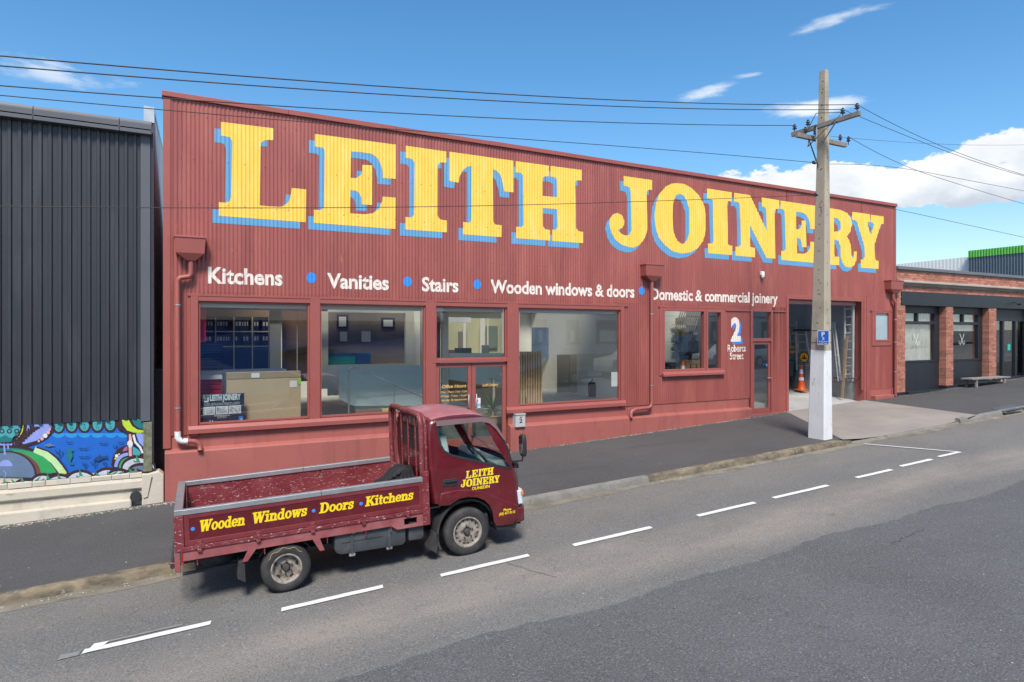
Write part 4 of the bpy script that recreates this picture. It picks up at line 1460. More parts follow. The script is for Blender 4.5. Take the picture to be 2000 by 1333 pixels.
bricks('parapet_bricks', E0, X9, 5.14, 5.50, FY, 1)
bricks('frieze_bricks', E0, X9, 4.73, 4.93, FY, 2)
MB().box(E0 - .02, X9, FY - .08, FY + .5, 5.505, 5.62).build('coping', mat('grey_lead_coping', (.14, .145, .155), .6, var=.1), bs, bevel=.01)
MB().prism([(FY + .1, 4.935), (FY - .03, 4.935), (FY - .06, 4.97), (FY - .10, 5.0), (FY - .17, 5.04), (FY - .17, 5.09), (FY - .02, 5.135), (FY + .1, 5.135)], E0 + .08, X9, axis='x').build('cornice', m_stone, bs)
MB().box(23.2, X9, FY - .02, FY + .3, 4.235, 4.725).build('lintel_band', m_navy, bs)
bricks('wall_bricks', E0, 23.19, 4.23, 4.72, FY, 3)
piers = [(E0, 23.45), (26.04, 26.53), (29.07, 29.61), (32.6, 33.1)]
for i, (a, b) in enumerate(piers):
    bricks('pier_bricks', a, b, g(a) + PAVE + .12, 4.23, FY, 10 + i, .3)
    MB().box(a - .01, b + .01, FY - .025, FY + .35, .2, g(a) + PAVE + .115).build('pier_base', m_navy, bs)
GY = FY + .30
m_curt = mat('cream_curtain', (.78, .75, .65), .9, var=.12, vs=4, layers=(((.28, .26, .2), 8, (6, 1, .15), .5, .7, .6),))
m_decal = mat('white_window_decal', (.75, .75, .75), .5)
for j, (a, b) in enumerate(((23.45, 26.04), (26.53, 29.07))):
    zg = g(a) + PAVE
    zs = 2.13
    MB().box(a - .02, b + .02, GY - .04, GY + .2, zg - .2, zs).build('stall_riser', m_navy, bs)
    MB().box(a, b, FY - .14 if j == 0 else FY - .03, GY, zg - .2, zg + .10).build('step', m_navy, bs, bevel=.01)
    mb = MB()
    za, zb_ = zs, 4.235
    xi = b - .22
    mb.prism([(a, za), (b, za), (b, zb_), (a, zb_)], GY - .06, GY + .05,
             holes=[[(a + .10, za + .07), (a + .10, 3.55), (xi - .1, 3.55), (xi - .1, za + .07)], [(a + .10, 3.66), (a + .10, 3.96), ((a + xi) / 2 - .05, 3.96), ((a + xi) / 2 - .05, 3.66)], [((a + xi) / 2 + .05, 3.66), ((a + xi) / 2 + .05, 3.96), (xi - .1, 3.96), (xi - .1, 3.66)]])
    w = mb.build('window', m_navy, bs, bevel=.004)
    for (p, q, r_, s_) in ((a + .09, xi - .09, za + .06, 3.56), (a + .09, (a + xi) / 2 - .04, 3.65, 3.97), ((a + xi) / 2 + .04, xi - .09, 3.65, 3.97)):
        MB().box(p, q, GY, GY + .008, r_, s_).build('pane', m_glass, w)
    # pleated curtain inside
    cl = 2.2 if j == 0 else 3.3
    dsc = .62
    for (z0, z1) in ((cl, 3.54), (3.67, 3.95)):
        vs, fs = [], []
        n = 60
        for i in range(n + 1):
            xx = a + .1 + (xi - a - .2) * i / n
            yy = GY + .1 + .015 * math.sin(i * 1.3) + .01 * math.sin(i * .37)
            vs += [(xx, yy, z0), (xx, yy, z1)]
        fs = [(2 * i, 2 * i + 2, 2 * i + 3, 2 * i + 1) for i in range(n)]
        MB().add(vs, fs).build('curtain', m_curt, w, smooth=80)
    # crossed scissors decal
    cx, cz = (a + xi) / 2, 2.95
    mb = MB()
    for s in (-1, 1):
        p = [(cx - .17 * s, cz + .25), (cx - .145 * s, cz + .255), (cx + .12 * s, cz - .20), (cx + .10 * s, cz - .21)]
        mb.add([(q[0], GY - .004 - .001 * (s > 0), q[1]) for q in p], [(0, 1, 2, 3)])
        for r0, cz2 in ((.05, cz),):
            ring = []
            for k in range(16):
                t = 2 * math.pi * k / 16
                ring += [(cx + .17 * s + r0 * math.cos(t), GY - .003, cz2 - .1 + r0 * 1.3 * math.sin(t)), (cx + .17 * s + (r0 - .012) * math.cos(t), GY - .003, cz2 - .1 + (r0 - .012) * 1.3 * math.sin(t))]
            mb.add(ring, [(2 * k, 2 * k + 1, (2 * k + 3) % 32, (2 * k + 2) % 32) for k in range(16)])
    mb.build('scissors_decal', m_decal, w)
# sliding doors of the third bay
a, b = 29.61, 32.6
zg = g(a) + PAVE + .03
mb = MB()
mb.prism([(a, zg), (b, zg), (b, 4.235), (a, 4.235)], GY - .06, GY + .05,
         holes=[[(a + .12, zg + .12), (a + .12, 3.72), (a + 1.0, 3.72), (a + 1.0, zg + .12)], [(a + 1.14, zg + .12), (a + 1.14, 3.72), (a + 2.0, 3.72), (a + 2.0, zg + .12)], [(a + 2.14, zg + .12), (a + 2.14, 3.72), (b - .12, 3.72), (b - .12, zg + .12)]])
w = mb.build('door', m_navy, bs, bevel=.004)
for (p, q) in ((a + .11, a + 1.01), (a + 1.13, a + 2.01), (a + 2.13, b - .11)):
    MB().box(p, q, GY, GY + .008, zg + .11, 3.73).build('pane', m_glass, w)
MB().box(a, b, FY - .05, GY, zg - .3, zg).build('step', m_stone, bs, bevel=.01)
MB().box(a + 1.5, a + 1.72, GY - .01, GY - .006, 2.5, 2.75).build('sticker', mat('green_sticker', (.03, .45, .35), .5), w)
MB().box(b, X9, FY, GY + .2, .5, 4.235).build('wall', m_navy, bs)
# inside of the shop: floor, back wall, roof
m_shop = mat('shop_interior', (.12, .10, .09), .8, var=.3, vs=2)
mb = MB()
mb.box(E0, X9, 18.0, 18.2, .3, 5.4)
mb.box(E0 + 2.9, E0 + 3.0, GY + .3, 18.0, .3, 5.2)
mb.box(E0, X9, GY + .1, 18.0, .3, g(26) + PAVE + .1)
mb.box(X9, X9 + .2, FY, 18.2, .3, 5.5)
mb.build('interior', m_shop, bs)
MB().box(E0, X9, 15.6, 18.2, 5.2, 5.3).build('roof', m_alu, bs)
# flood lamp on the lintel near the door
MB().tube([(30.9, FY - .02, 4.5), (30.9, FY - .2, 4.45)], .02, 8).build('lamp_arm', m_steel, bs)
MB().lathe([(.0, -.09), (.045, -.08), (.05, .06), (.0, .07)], (30.9, FY - .22, 4.42), 'y', 12).build('lamp_head', m_steel, bs)

# bench against the shop
bn = thing('bench', 'low weathered timber bench in front of the second window of the brick shop', 'bench', (28.1, FY - .35, g(28.1) + PAVE))
m_grey_wood = mat('silvered_timber', (.26, .24, .22), .85, var=.25, vs=6, bump=.4, bs=40, layers=(((.1, .09, .08), 6, (1, 6, 6), .5, .7, .6),))
zt = 1.50
for k in range(3):
    MB().box(26.75, 29.45, FY - .58 + k * .15, FY - .445 + k * .15, zt - .05, zt).build('seat_board', m_grey_wood, bn, bevel=.004)
for xx in (27.05, 29.05):
    for yy in (FY - .55, FY - .2):
        MB().box(xx, xx + .09, yy, yy + .07, g(xx) + PAVE, zt - .051).build('leg', m_grey_wood, bn, bevel=.004)
MB().box(27.05, 29.1, FY - .40, FY - .34, zt - .20, zt - .12).build('stretcher', m_grey_wood, bn)

# ------------------------------------------------------------------ buildings behind the brick shop
m_gclad = mat('blue_grey_corrugated_wall', (.075, .105, .14), .5, var=.1, vs=.4)
m_green = mat('bright_green_fascia', (.10, .42, .06), .5, var=.08, vs=2)
m_wclad = mat('white_corrugated_wall', (.80, .79, .77), .6, var=.04, vs=.5)


def ribbed(x, y0, y1, zfun0, zfun1, m, name, parent, per=.125, amp=.035, sign=-1):
    vs, fs = [], []
    n = int((y1 - y0) / (per / 4))
    for i in range(n + 1):
        y = y0 + (y1 - y0) * i / n
        o = amp * (0, 1, 1, 0)[i % 4] * sign
        vs += [(x + o, y, zfun0(y)), (x + o, y, zfun1(y))]
    fs = [(2 * i, 2 * i + 2, 2 * i + 3, 2 * i + 1) for i in range(n)]
    MB().add(vs, fs).build(name, m, parent)


gb = thing('green_topped_warehouse', 'blue grey corrugated warehouse with a bright green top band behind the brick shop', 'building', (40, 18.6, g(40)))
ribbed(40, 15.2, 20.3, lambda y: 1, lambda y: 7.50, m_gclad, 'wall', gb, per=.14)
ribbed(39.97, 15.2, 20.3, lambda y: 7.50, lambda y: 7.90, m_green, 'fascia', gb, per=.14)
MB().box(40.06, 52, 15.2, 20.3, 1, 7.86).build('rear_walls', m_gclad, gb)
wb = thing('white_shed', 'white corrugated shed with a rising roof edge behind the brick shop', 'shed', (40.3, 24, g(40)))
ribbed(40.3, 20.32, 36, lambda y: 1, lambda y: 7.6 - .01 * (y - 20.3), m_wclad, 'wall', wb, per=.2, amp=.008)
MB().prism([(20.32, 7.5), (36, 7.35), (36, 1), (20.32, 1)], 40.4, 52, axis='x').build('rear_walls', m_wclad, wb)
# ------------------------------------------------------------------ the flat deck truck
m_paint, nt, b, out = new_mat('maroon_vehicle_paint')
b.inputs['Roughness'].default_value = .28
b.inputs['Coat Weight'].default_value = .6
b.inputs['Coat Roughness'].default_value = .06
c = n_mix(nt, n_range(nt, n_noise(nt, 1.5, 4), .3, .7), (.095, .006, .011), (.125, .009, .015))
c = n_mix(nt, n_range(nt, n_noise(nt, 4, 6, .7), .5, .75, 0, .18), c, (.30, .10, .09))
nt.links.new(c, b.inputs['Base Color'])


def chipped(name, amt, lo=.60, base=(.145, .014, .02), faded=(.34, .10, .10), fade=.4):
    m, nt, b, out = new_mat(name)
    c = n_mix(nt, n_range(nt, n_noise(nt, 3, 5, .6), .35, .7, 0, fade), base, faded)
    ch = n_range(nt, n_noise(nt, 55, 6, .72, (.4, 1, 1)), lo, lo + .03, 0, amt)
    c = n_mix(nt, ch, c, (.55, .50, .48))
    c = n_mix(nt, n_range(nt, n_noise(nt, 14, 7, .75, (.18, 1, 1), off=(4, 4, 4)), lo + .02, lo + .05, 0, amt * .7), c, (.45, .36, .34))
    nt.links.new(c, b.inputs['Base Color'])
    b.inputs['Roughness'].default_value = .48
    n_bump(nt, b, ch, .2, .003)
    return m


m_chip = chipped('chipped_maroon_paint', .85, .60)
m_chip2 = chipped('lightly_chipped_maroon_paint', .6, .68, fade=.25)
m_sill = chipped('faded_pink_maroon_paint', .5, .66, (.24, .055, .06), (.46, .20, .19), .5)
m_ygl = mat('yellow_vehicle_lettering', (.86, .62, .015), .4, var=.04)
m_tl = glass('cab_glass', (.86, .92, .89), 1.0)
m_int = mat('grey_cab_trim', (.26, .30, .31), .7, var=.15)
m_seat = mat('pale_seat_fabric', (.55, .62, .62), .9, var=.12, vs=8)
m_rim = mat('dirty_cream_wheel_paint', (.33, .29, .245), .5, var=.2, vs=9, layers=(((.09, .07, .055), 11, (1, 1, 1), .42, .64, .85),))
m_hubm = mat('greasy_hub', (.06, .055, .05), .55, var=.3, vs=20)
m_wood = mat('deck_plywood', (.42, .30, .18), .8, var=.2, vs=4)
m_tank = mat('grey_tank_plastic', (.055, .062, .068), .5, var=.2, vs=5, layers=(((.14, .13, .12), 6, (1, 1, 2), .5, .8, .5),))
m_lens = mat('lamp_lens', (.62, .68, .72), .12, var=.1, vs=14)
m_gold = mat('gold_print', (.75, .42, .12), .4)
m_orange = mat('amber_lens', (.8, .22, .04), .2)

tk = thing('flatbed_truck', 'old maroon single cab drop side truck with yellow signwriting parked along the kerb', 'truck', (.02, 8.53, g(.02) + .008), (0, -math.atan(.036), -R(2.0)))


def TB(mb, name, m, parent=None, **k):
    return mb.build(name, m, parent or tk, local=True, **k)


W = 1.66
# --- tray
mb = MB()
mb.box(.10, 3.08, .03, W - .03, .80, .835)
TB(mb, 'deck', m_chip)
for y0, s in ((0.0, 1), (W, -1)):
    a, bb = (y0, y0 + .045 * s)
    lo, hi = min(a, bb), max(a, bb)
    mb = MB()
    mb.box(.145, 3.07, lo + .008, hi - .004, .795, 1.165)
    side = TB(mb, 'drop_side', m_chip)
    face = lo - .004 if s > 0 else hi - .008
    mb = MB()
    mb.prism([(.145, .795), (3.07, .795), (3.07, 1.165), (.145, 1.165)], face, face + .012, holes=[[(.20, .855), (.20, 1.115), (3.02, 1.115), (3.02, .855)]])
    TB(mb, 'pressed_edge', m_chip2 if s > 0 else m_chip, side, bevel=.004)
    if s > 0:
        mb = MB()
        mb.box(.20, 3.02, .003, .008, .855, 1.115)
        TB(mb, 'panel_face', m_paint, side)
    mb = MB()
    mb.box(.12, 1.72, lo - .012, hi + .012, 1.168, 1.232)
    TB(mb, 'capping_rail', m_alu, side, bevel=.006)
    mb = MB()
    mb.box(1.724, 3.075, lo - .012, hi + .012, 1.168, 1.231)
    TB(mb, 'capping_rail', m_alu, side, bevel=.006)
    for xx in (.30, .95, 1.60, 2.25, 2.85):
        mb = MB()
        mb.box(xx - .05, xx + .05, lo - .022, lo + .006 if s > 0 else hi + .02, .745, .80)
        mb.box(xx - .025, xx + .025, lo - .028, lo + .006 if s > 0 else hi + .024, .71, .84)
        TB(mb, 'hinge', m_chip, side, bevel=.004)
# tail gate
mb = MB()
mb.box(.06, .105, .0, W, .78, 1.165)
tg = TB(mb, 'tail_gate', m_chip, bevel=.006)
TB(MB().box(.045, .135, -.012, W + .012, 1.169, 1.236), 'capping_rail', m_alu, tg, bevel=.006)
for y in (0.0, W - .05):
    TB(MB().box(.035, .14, y - .01, y + .06, .74, 1.165), 'corner_post', m_chip, tg, bevel=.008)
# sill channel under the deck
for y0, y1 in ((.0, .05), (W - .05, W)):
    TB(MB().prism([(.12, .62), (2.62, .62), (2.70, .56), (3.17, .56), (3.17, .735), (.12, .735)], y0 + .004, y1 - .004, holes=[[(2.80, .60), (2.80, .69), (2.98, .69), (2.98, .60)]]), 'side_sill', m_sill, bevel=.004)
    TB(MB().box(.10, 3.17, y0 - .012, y1 + .008, .736, .79), 'side_beam', m_chip, bevel=.005)
    for xx in (.27, 1.02, 1.78, 2.28, 2.62):
        TB(MB().tube([(xx, y0 + .02, .62), (xx, y0 + .02, .54)], .008, 6), 'rope_hook', m_chip)
for xx in (.3, .8, 1.3, 1.8, 2.3, 2.8):
    TB(MB().box(xx, xx + .07, .05, W - .05, .70, .80), 'cross_member', m_steel)
# head board
TB(MB().box(3.075, 3.11, .02, W - .02, .80, 1.14), 'headboard', m_wood)
TB(MB().box(3.065, 3.165, -.01, .055, .56, 1.30), 'front_post', m_chip, bevel=.006)
TB(MB().box(3.065, 3.165, W - .055, W + .01, .56, 1.30), 'front_post', m_chip, bevel=.006)


def hoop_pts(x, ins, top, z0=1.1, r=.15):
    p = [(x, ins, z0), (x, ins, top - r)]
    for k in range(1, 6):
        a = k / 6 * math.pi / 2
        p.append((x, ins + r - r * math.cos(a), top - r + r * math.sin(a)))
    p += [(x, ins + r, top), (x, W - ins - r, top)]
    for k in range(1, 6):
        a = k / 6 * math.pi / 2
        p.append((x, W - ins - r + r * math.sin(a), top - r + r * math.cos(a)))
    p += [(x, W - ins, top - r), (x, W - ins, z0)]
    return p


hp = TB(MB().tube(hoop_pts(3.09, .05, 2.07, .9), .036, 10), 'cab_guard', m_chip, smooth=60)
TB(MB().tube(hoop_pts(3.15, .05, 2.07, .9), .022, 8), 'guard_web', m_chip, hp, smooth=60)
for y in (.30, .66, 1.0, 1.34):
    TB(MB().tube([(3.09, y, .9), (3.09, y, 2.06)], .015, 8), 'guard_bar', m_chip, hp, smooth=60)
TB(MB().tube([(3.09, .06, 1.14), (3.09, W - .06, 1.14)], .02, 8), 'guard_bar', m_chip, hp, smooth=60)

# --- chassis and running gear
for y in (.42, W - .52):
    TB(MB().box(.08, 4.35, y, y + .09, .46, .62), 'chassis_rail', m_steel)
for xx in (.12, .9, 1.9, 2.9):
    TB(MB().box(xx, xx + .07, .5, W - .5, .50, .60), 'chassis_cross_tube', m_steel)
TB(MB().lathe([(.045, .15), (.05, .6), (.13, .70), (.14, .83), (.13, .96), (.05, 1.06), (.045, W - .15)], (1.27, 0, .31), 'y', 14), 'rear_axle', m_steel, smooth=50)
TB(MB().box(.65, 1.95, .30, .38, .40, .44), 'leaf_spring', m_steel)
TB(MB().box(.65, 1.95, W - .38, W - .30, .40, .44), 'leaf_spring', m_steel)
TB(MB().tube([(.95, .34, .62), (1.27, .34, .36), (1.6, .34, .62)], .02, 6), 'axle_strap', m_steel)
# spare wheel / muffler mass under the tail
TB(MB().lathe([(.15, 0), (.30, .0), (.32, .05), (.32, .13), (.30, .17), (.15, .17)], (.52, .62, .40), 'z', 24), 'spare_wheel', m_rubber, smooth=50)
TB(MB().tube([(.10, .30, .38), (.95, .28, .40)], .022, 8), 'tail_pipe', m_steel)
TB(MB().box(.24, .64, .40, .46, .34, .60), 'mud_valance', m_steel, bevel=.01)
# fuel tank
tp = [(1.87, .42), (1.90, .37), (1.96, .345), (2.78, .325), (2.83, .36), (2.83, .61), (2.79, .66), (1.93, .70), (1.88, .67)]
ft = TB(MB().prism(tp, .05, .40), 'fuel_tank', m_tank, bevel=.02, smooth=40)
for xx in (2.08, 2.58):
    TB(MB().box(xx, xx + .035, .038, .41, .34 if xx < 2.3 else .325, .69), 'tank_strap', m_tank, ft, bevel=.004)
    TB(MB().box(xx - .02, xx + .06, .06, .10, .295, .335), 'strap_bolt', m_alu, ft, bevel=.006)
TB(MB().box(1.97, 2.5, .040, .05, .50, .506), 'tank_rib', m_tank, ft)
TB(MB().lathe([(.0, -.012), (.033, -.01), (.036, .0), (0, .0)], (2.12, .045, .635), 'y', 16), 'tank_badge', m_alu, ft)
TB(MB().lathe([(.0, -.014), (.022, -.014), (.022, -.011), (0, -.011)], (2.12, .045, .635), 'y', 16), 'badge_face', m_black, ft)
TB(MB().box(2.20, 2.25, .044, .05, .60, .625), 'tank_label', mat('orange_label', (.55, .16, .06), .6), ft)
TB(MB().prism([(2.87, .36), (3.05, .35), (3.09, .39), (3.09, .60), (2.87, .62)], .06, .34), 'battery_box', m_tank, bevel=.02, smooth=40)
# guard braces, mudflaps
TB(MB().prism([(.87, .71), (.99, .71), (.82, .49), (.76, .49)], .0, .03), 'mudguard_brace', m_sill, bevel=.004)
TB(MB().prism([(1.55, .70), (1.66, .70), (1.74, .46), (1.68, .46)], .0, .03), 'mudguard_brace', m_sill, bevel=.004)
TB(MB().prism([(.72, .49), (.79, .50), (.79, .23), (.70, .29)], .02, .32), 'mud_flap', m_rubber, bevel=.004)
arc = [(1.27 + .36 * math.cos(R(t)), .31 + .36 * math.sin(R(t))) for t in range(150, 29, -10)]
TB(MB().prism(arc + [(1.27 + .35 * math.cos(R(t)), .31 + .35 * math.sin(R(t))) for t in range(30, 151, 10)], .10, .42), 'inner_mudguard', m_rubber)
TB(MB().prism([(3.23, .42), (3.30, .40), (3.26, .12), (3.13, .22)], .03, .22), 'mud_flap', m_rubber, bevel=.004)
# hydraulic tail post with latch at the rear corner
TB(MB().box(.03, .09, .0, .06, .50, .78), 'tail_post', m_sill, bevel=.006)
TB(MB().tube([(-.03, .03, .62), (.06, .03, .60), (.12, .03, .58)], .012, 6), 'tail_latch', m_chip)
TB(MB().tube([(.0, .2, .52), (.0, W - .2, .52)], .03, 8), 'rear_bar', m_steel, smooth=60)
TB(MB().box(.09, .12, .3, .52, .50, .60), 'tail_lamp', mat('red_lens', (.45, .02, .02), .25), bevel=.006)
TB(MB().box(.09, .12, W - .52, W - .3, .50, .60), 'tail_lamp', mat('red_lens', (.45, .02, .02), .25), bevel=.006)


# --- wheels
def wheel(cx, cz, r, y, side, rimr, w, dish, nholes, rear=False):
    s = side
    wh = TB(MB().lathe([(rimr, w), (r - .05, w * 1.0), (r - .012, w - .02), (r, w - .045), (r, .045), (r - .012, .018), (r - .05, .0), (rimr + .02, .004), (rimr, .012)] if s > 0 else
            [(rimr, 0), (r - .05, .0), (r - .012, .02), (r, .045), (r, w - .045), (r - .012, w - .018), (r - .05, w), (rimr + .02, w - .004), (rimr, w - .012)], (cx, y, cz), 'y', 48, caps=False), 'wheel', m_rubber, smooth=42)
    # tread grooves
    for gy in (.3, .5, .7):
        TB(MB().lathe([(r + .0008, gy * w - .004), (r + .0008, gy * w + .004)], (cx, y, cz), 'y', 48, caps=False), 'tread_groove', m_black, wh)
    if s > 0:
        d = dish
        prof = [(rimr + .004, .006), (rimr - .012, .004), (rimr - .03, .025), (rimr - .035, d), (rimr * .68, d - .004), (rimr * .5, d - .012), (rimr * .32, d - .012), (rimr * .30, d + .01), (0, d + .01)]
        rim = TB(MB().lathe(prof, (cx, y, cz), 'y', 48, caps=False), 'rim', m_rim, wh, smooth=50)
        for k in range(nholes):
            t = 2 * math.pi * k / nholes + .2
            rh = rimr * .77
            hx, hz = cx + rh * math.cos(t), cz + rh * math.sin(t)
            hw = .014 if nholes > 8 else .028
            TB(MB().lathe([(0, 0), (hw, 0), (hw, .004), (0, .004)], (hx, y + d - .0055, hz), 'y', 10), 'rim_hole', m_black, rim)
        TB(MB().lathe([(0, -.05), (.035, -.045), (.045, -.02), (.052, .0), (.052, .015)], (cx, y + d, cz), 'y', 20), 'hub', m_hubm, rim, smooth=50)
        for k in range(5 if not rear else 6):
            t = 2 * math.pi * k / (5 if not rear else 6) + .4
            TB(MB().lathe([(0, -.03), (.010, -.028), (.013, 0), (.013, .01)], (cx + rimr * .40 * math.cos(t), y + d - .012, cz + rimr * .40 * math.sin(t)), 'y', 6), 'wheel_nut', m_hubm, rim)
    return wh


wheel(1.27, .305, .302, .02, 1, .186, .16, .085, 5, True)
wheel(1.27, .305, .302, .21, -1, .186, .16, .085, 0)
wheel(1.27, .305, .302, W - .18, -1, .186, .16, .03, 0)
wheel(1.27, .305, .302, W - .37, -1, .186, .16, .03, 0)
wheel(3.73, .345, .343, .03, 1, .215, .19, .045, 15)
wheel(3.73, .345, .343, W - .22, -1, .215, .19, .03, 0)
# chalk mark round the rear tyre wall
ck = []
for t in range(45, 150, 5):
    a = R(t)
    rr_ = .262 + .012 * math.sin(t * .21)
    ck.append((1.27 + rr_ * math.cos(a), .018, .305 + rr_ * math.sin(a)))
TB(MB().tube(ck, .004, 4), 'tyre_scuff', mat('tan_scuff', (.38, .25, .12), .8), )

# --- cab
OUT = [(3.235, .82), (3.20, 1.05), (3.175, 1.30), (3.17, 1.60), (3.175, 1.85), (3.20, 1.95), (3.26, 1.995), (3.36, 2.015), (3.55, 2.03), (3.75, 2.03), (3.92, 2.015), (4.04, 1.985), (4.12, 1.93),
       (4.20, 1.80), (4.28, 1.66), (4.36, 1.52), (4.44, 1.38), (4.50, 1.275), (4.54, 1.20), (4.575, 1.05), (4.60, .90), (4.61, .75), (4.61, .60)]
WS0, WS1 = 12, 17           # wind screen between these outline points


def normals(pl):
    n = []
    for i in range(len(pl)):
        a, b_ = pl[max(0, i - 1)], pl[min(len(pl) - 1, i + 1)]
        dx, dz = b_[0] - a[0], b_[1] - a[1]
        l = math.hypot(dx, dz)
        n.append((-dz / l, dx / l))
    return n


NO = normals(OUT)


def side_y(z):
    return .0 + max(0, z - 1.22) * .085


stations = [(.0, .062), (.012, .032), (.035, .012), (.075, .0), (.20, -.006), (.45, -.022), (.83, -.030), (1.21, -.022), (1.46, -.006), (W - .075, 0), (W - .035, .012), (W - .012, .032), (W, .062)]


def shell_pt(i, y, ins):
    x, z = OUT[i]
    nx, nz = NO[i]
    if i >= 12:                                   # the front is rounder in plan
        e = min(y, W - y)
        ins = ins + .055 * max(0, 1 - e / .28) ** 2 * min(1, (i - 11) / 3)
        if ins < 0:
            ins *= 1.2
    if i < 5 and ins < 0:
        ins = 0
    # inset follows the inward normal
    px_, pz_ = x - nx * ins, z - nz * ins
    ty = side_y(pz_)
    k = (y / W - .5) * 2
    return (px_, y - k * ty, pz_)


mb = MB()
ns, no = len(stations), len(OUT)
vs = [shell_pt(i, y, ins) for (y, ins) in stations for i in range(no)]
fs = []
for s_ in range(ns - 1):
    for i in range(no - 1):
        if WS0 <= i < WS1 and 3 <= s_ < ns - 4:
            continue
        fs.append((s_ * no + i, s_ * no + i + 1, (s_ + 1) * no + i + 1, (s_ + 1) * no + i))
mb.add(vs, fs)
cabs = TB(mb, 'cab', m_paint, smooth=55)
mb = MB()
gf = []
for s_ in range(3, ns - 4):
    for i in range(WS0, WS1):
        gf.append((s_ * no + i, s_ * no + i + 1, (s_ + 1) * no + i + 1, (s_ + 1) * no + i))
mb.add([(v[0] - .004, v[1], v[2] - .002) for v in vs], gf)
TB(mb, 'windscreen', m_tl, cabs, smooth=60)
mb = MB()
rv = [(v[0], v[1], v[2] + .003) for v in vs]
mb.add(rv, [(s_ * no + i, s_ * no + i + 1, (s_ + 1) * no + i + 1, (s_ + 1) * no + i) for s_ in range(2, ns - 3) for i in range(6, 11)])
TB(mb, 'roof_skin', mat('sun_faded_roof_paint', (.36, .12, .14), .35, var=.12, vs=3, coat=.3, layers=(((.55, .30, .31), 4, (1, 1, 1), .5, .75, .5),)), cabs, smooth=60)
# side skins with the window hole and the wheel arch
side_top = [(shell_pt(i, 0, .062)[0], shell_pt(i, 0, .062)[2]) for i in range(no)]
arch = [(4.12, .44), (4.105, .58), (4.06, .69), (3.98, .775), (3.86, .835), (3.72, .855), (3.60, .845), (3.52, .815), (3.46, .78)]
bottom = [(4.50, .44), (4.42, .36), (4.15, .38)] + arch + [(3.30, .79)]
WIN = [(3.335, 1.94), (3.345, 1.80), (3.375, 1.63), (3.42, 1.545), (3.53, 1.475), (3.81, 1.38), (4.12, 1.275), (4.42, 1.185), (4.425, 1.30), (4.39, 1.45), (4.32, 1.62), (4.24, 1.77), (4.16, 1.87), (4.07, 1.925), (3.95, 1.945)]


def offs(poly, d):
    n = len(poly)
    A_ = sum(poly[i][0] * poly[(i + 1) % n][1] - poly[(i + 1) % n][0] * poly[i][1] for i in range(n))
    sgn = 1 if A_ > 0 else -1
    o_ = []
    for i in range(n):
        a, p, c_ = poly[i - 1], poly[i], poly[(i + 1) % n]
        e1 = Vector((p[0] - a[0], p[1] - a[1])).normalized()
        e2 = Vector((c_[0] - p[0], c_[1] - p[1])).normalized()
        n_ = Vector((e1.y + e2.y, -e1.x - e2.x)).normalized() * sgn
        k = 1 / max(.5, n_.dot(Vector((e1.y, -e1.x)) * sgn))
        o_.append((p[0] + n_.x * d * k, p[1] + n_.y * d * k))
    return o_


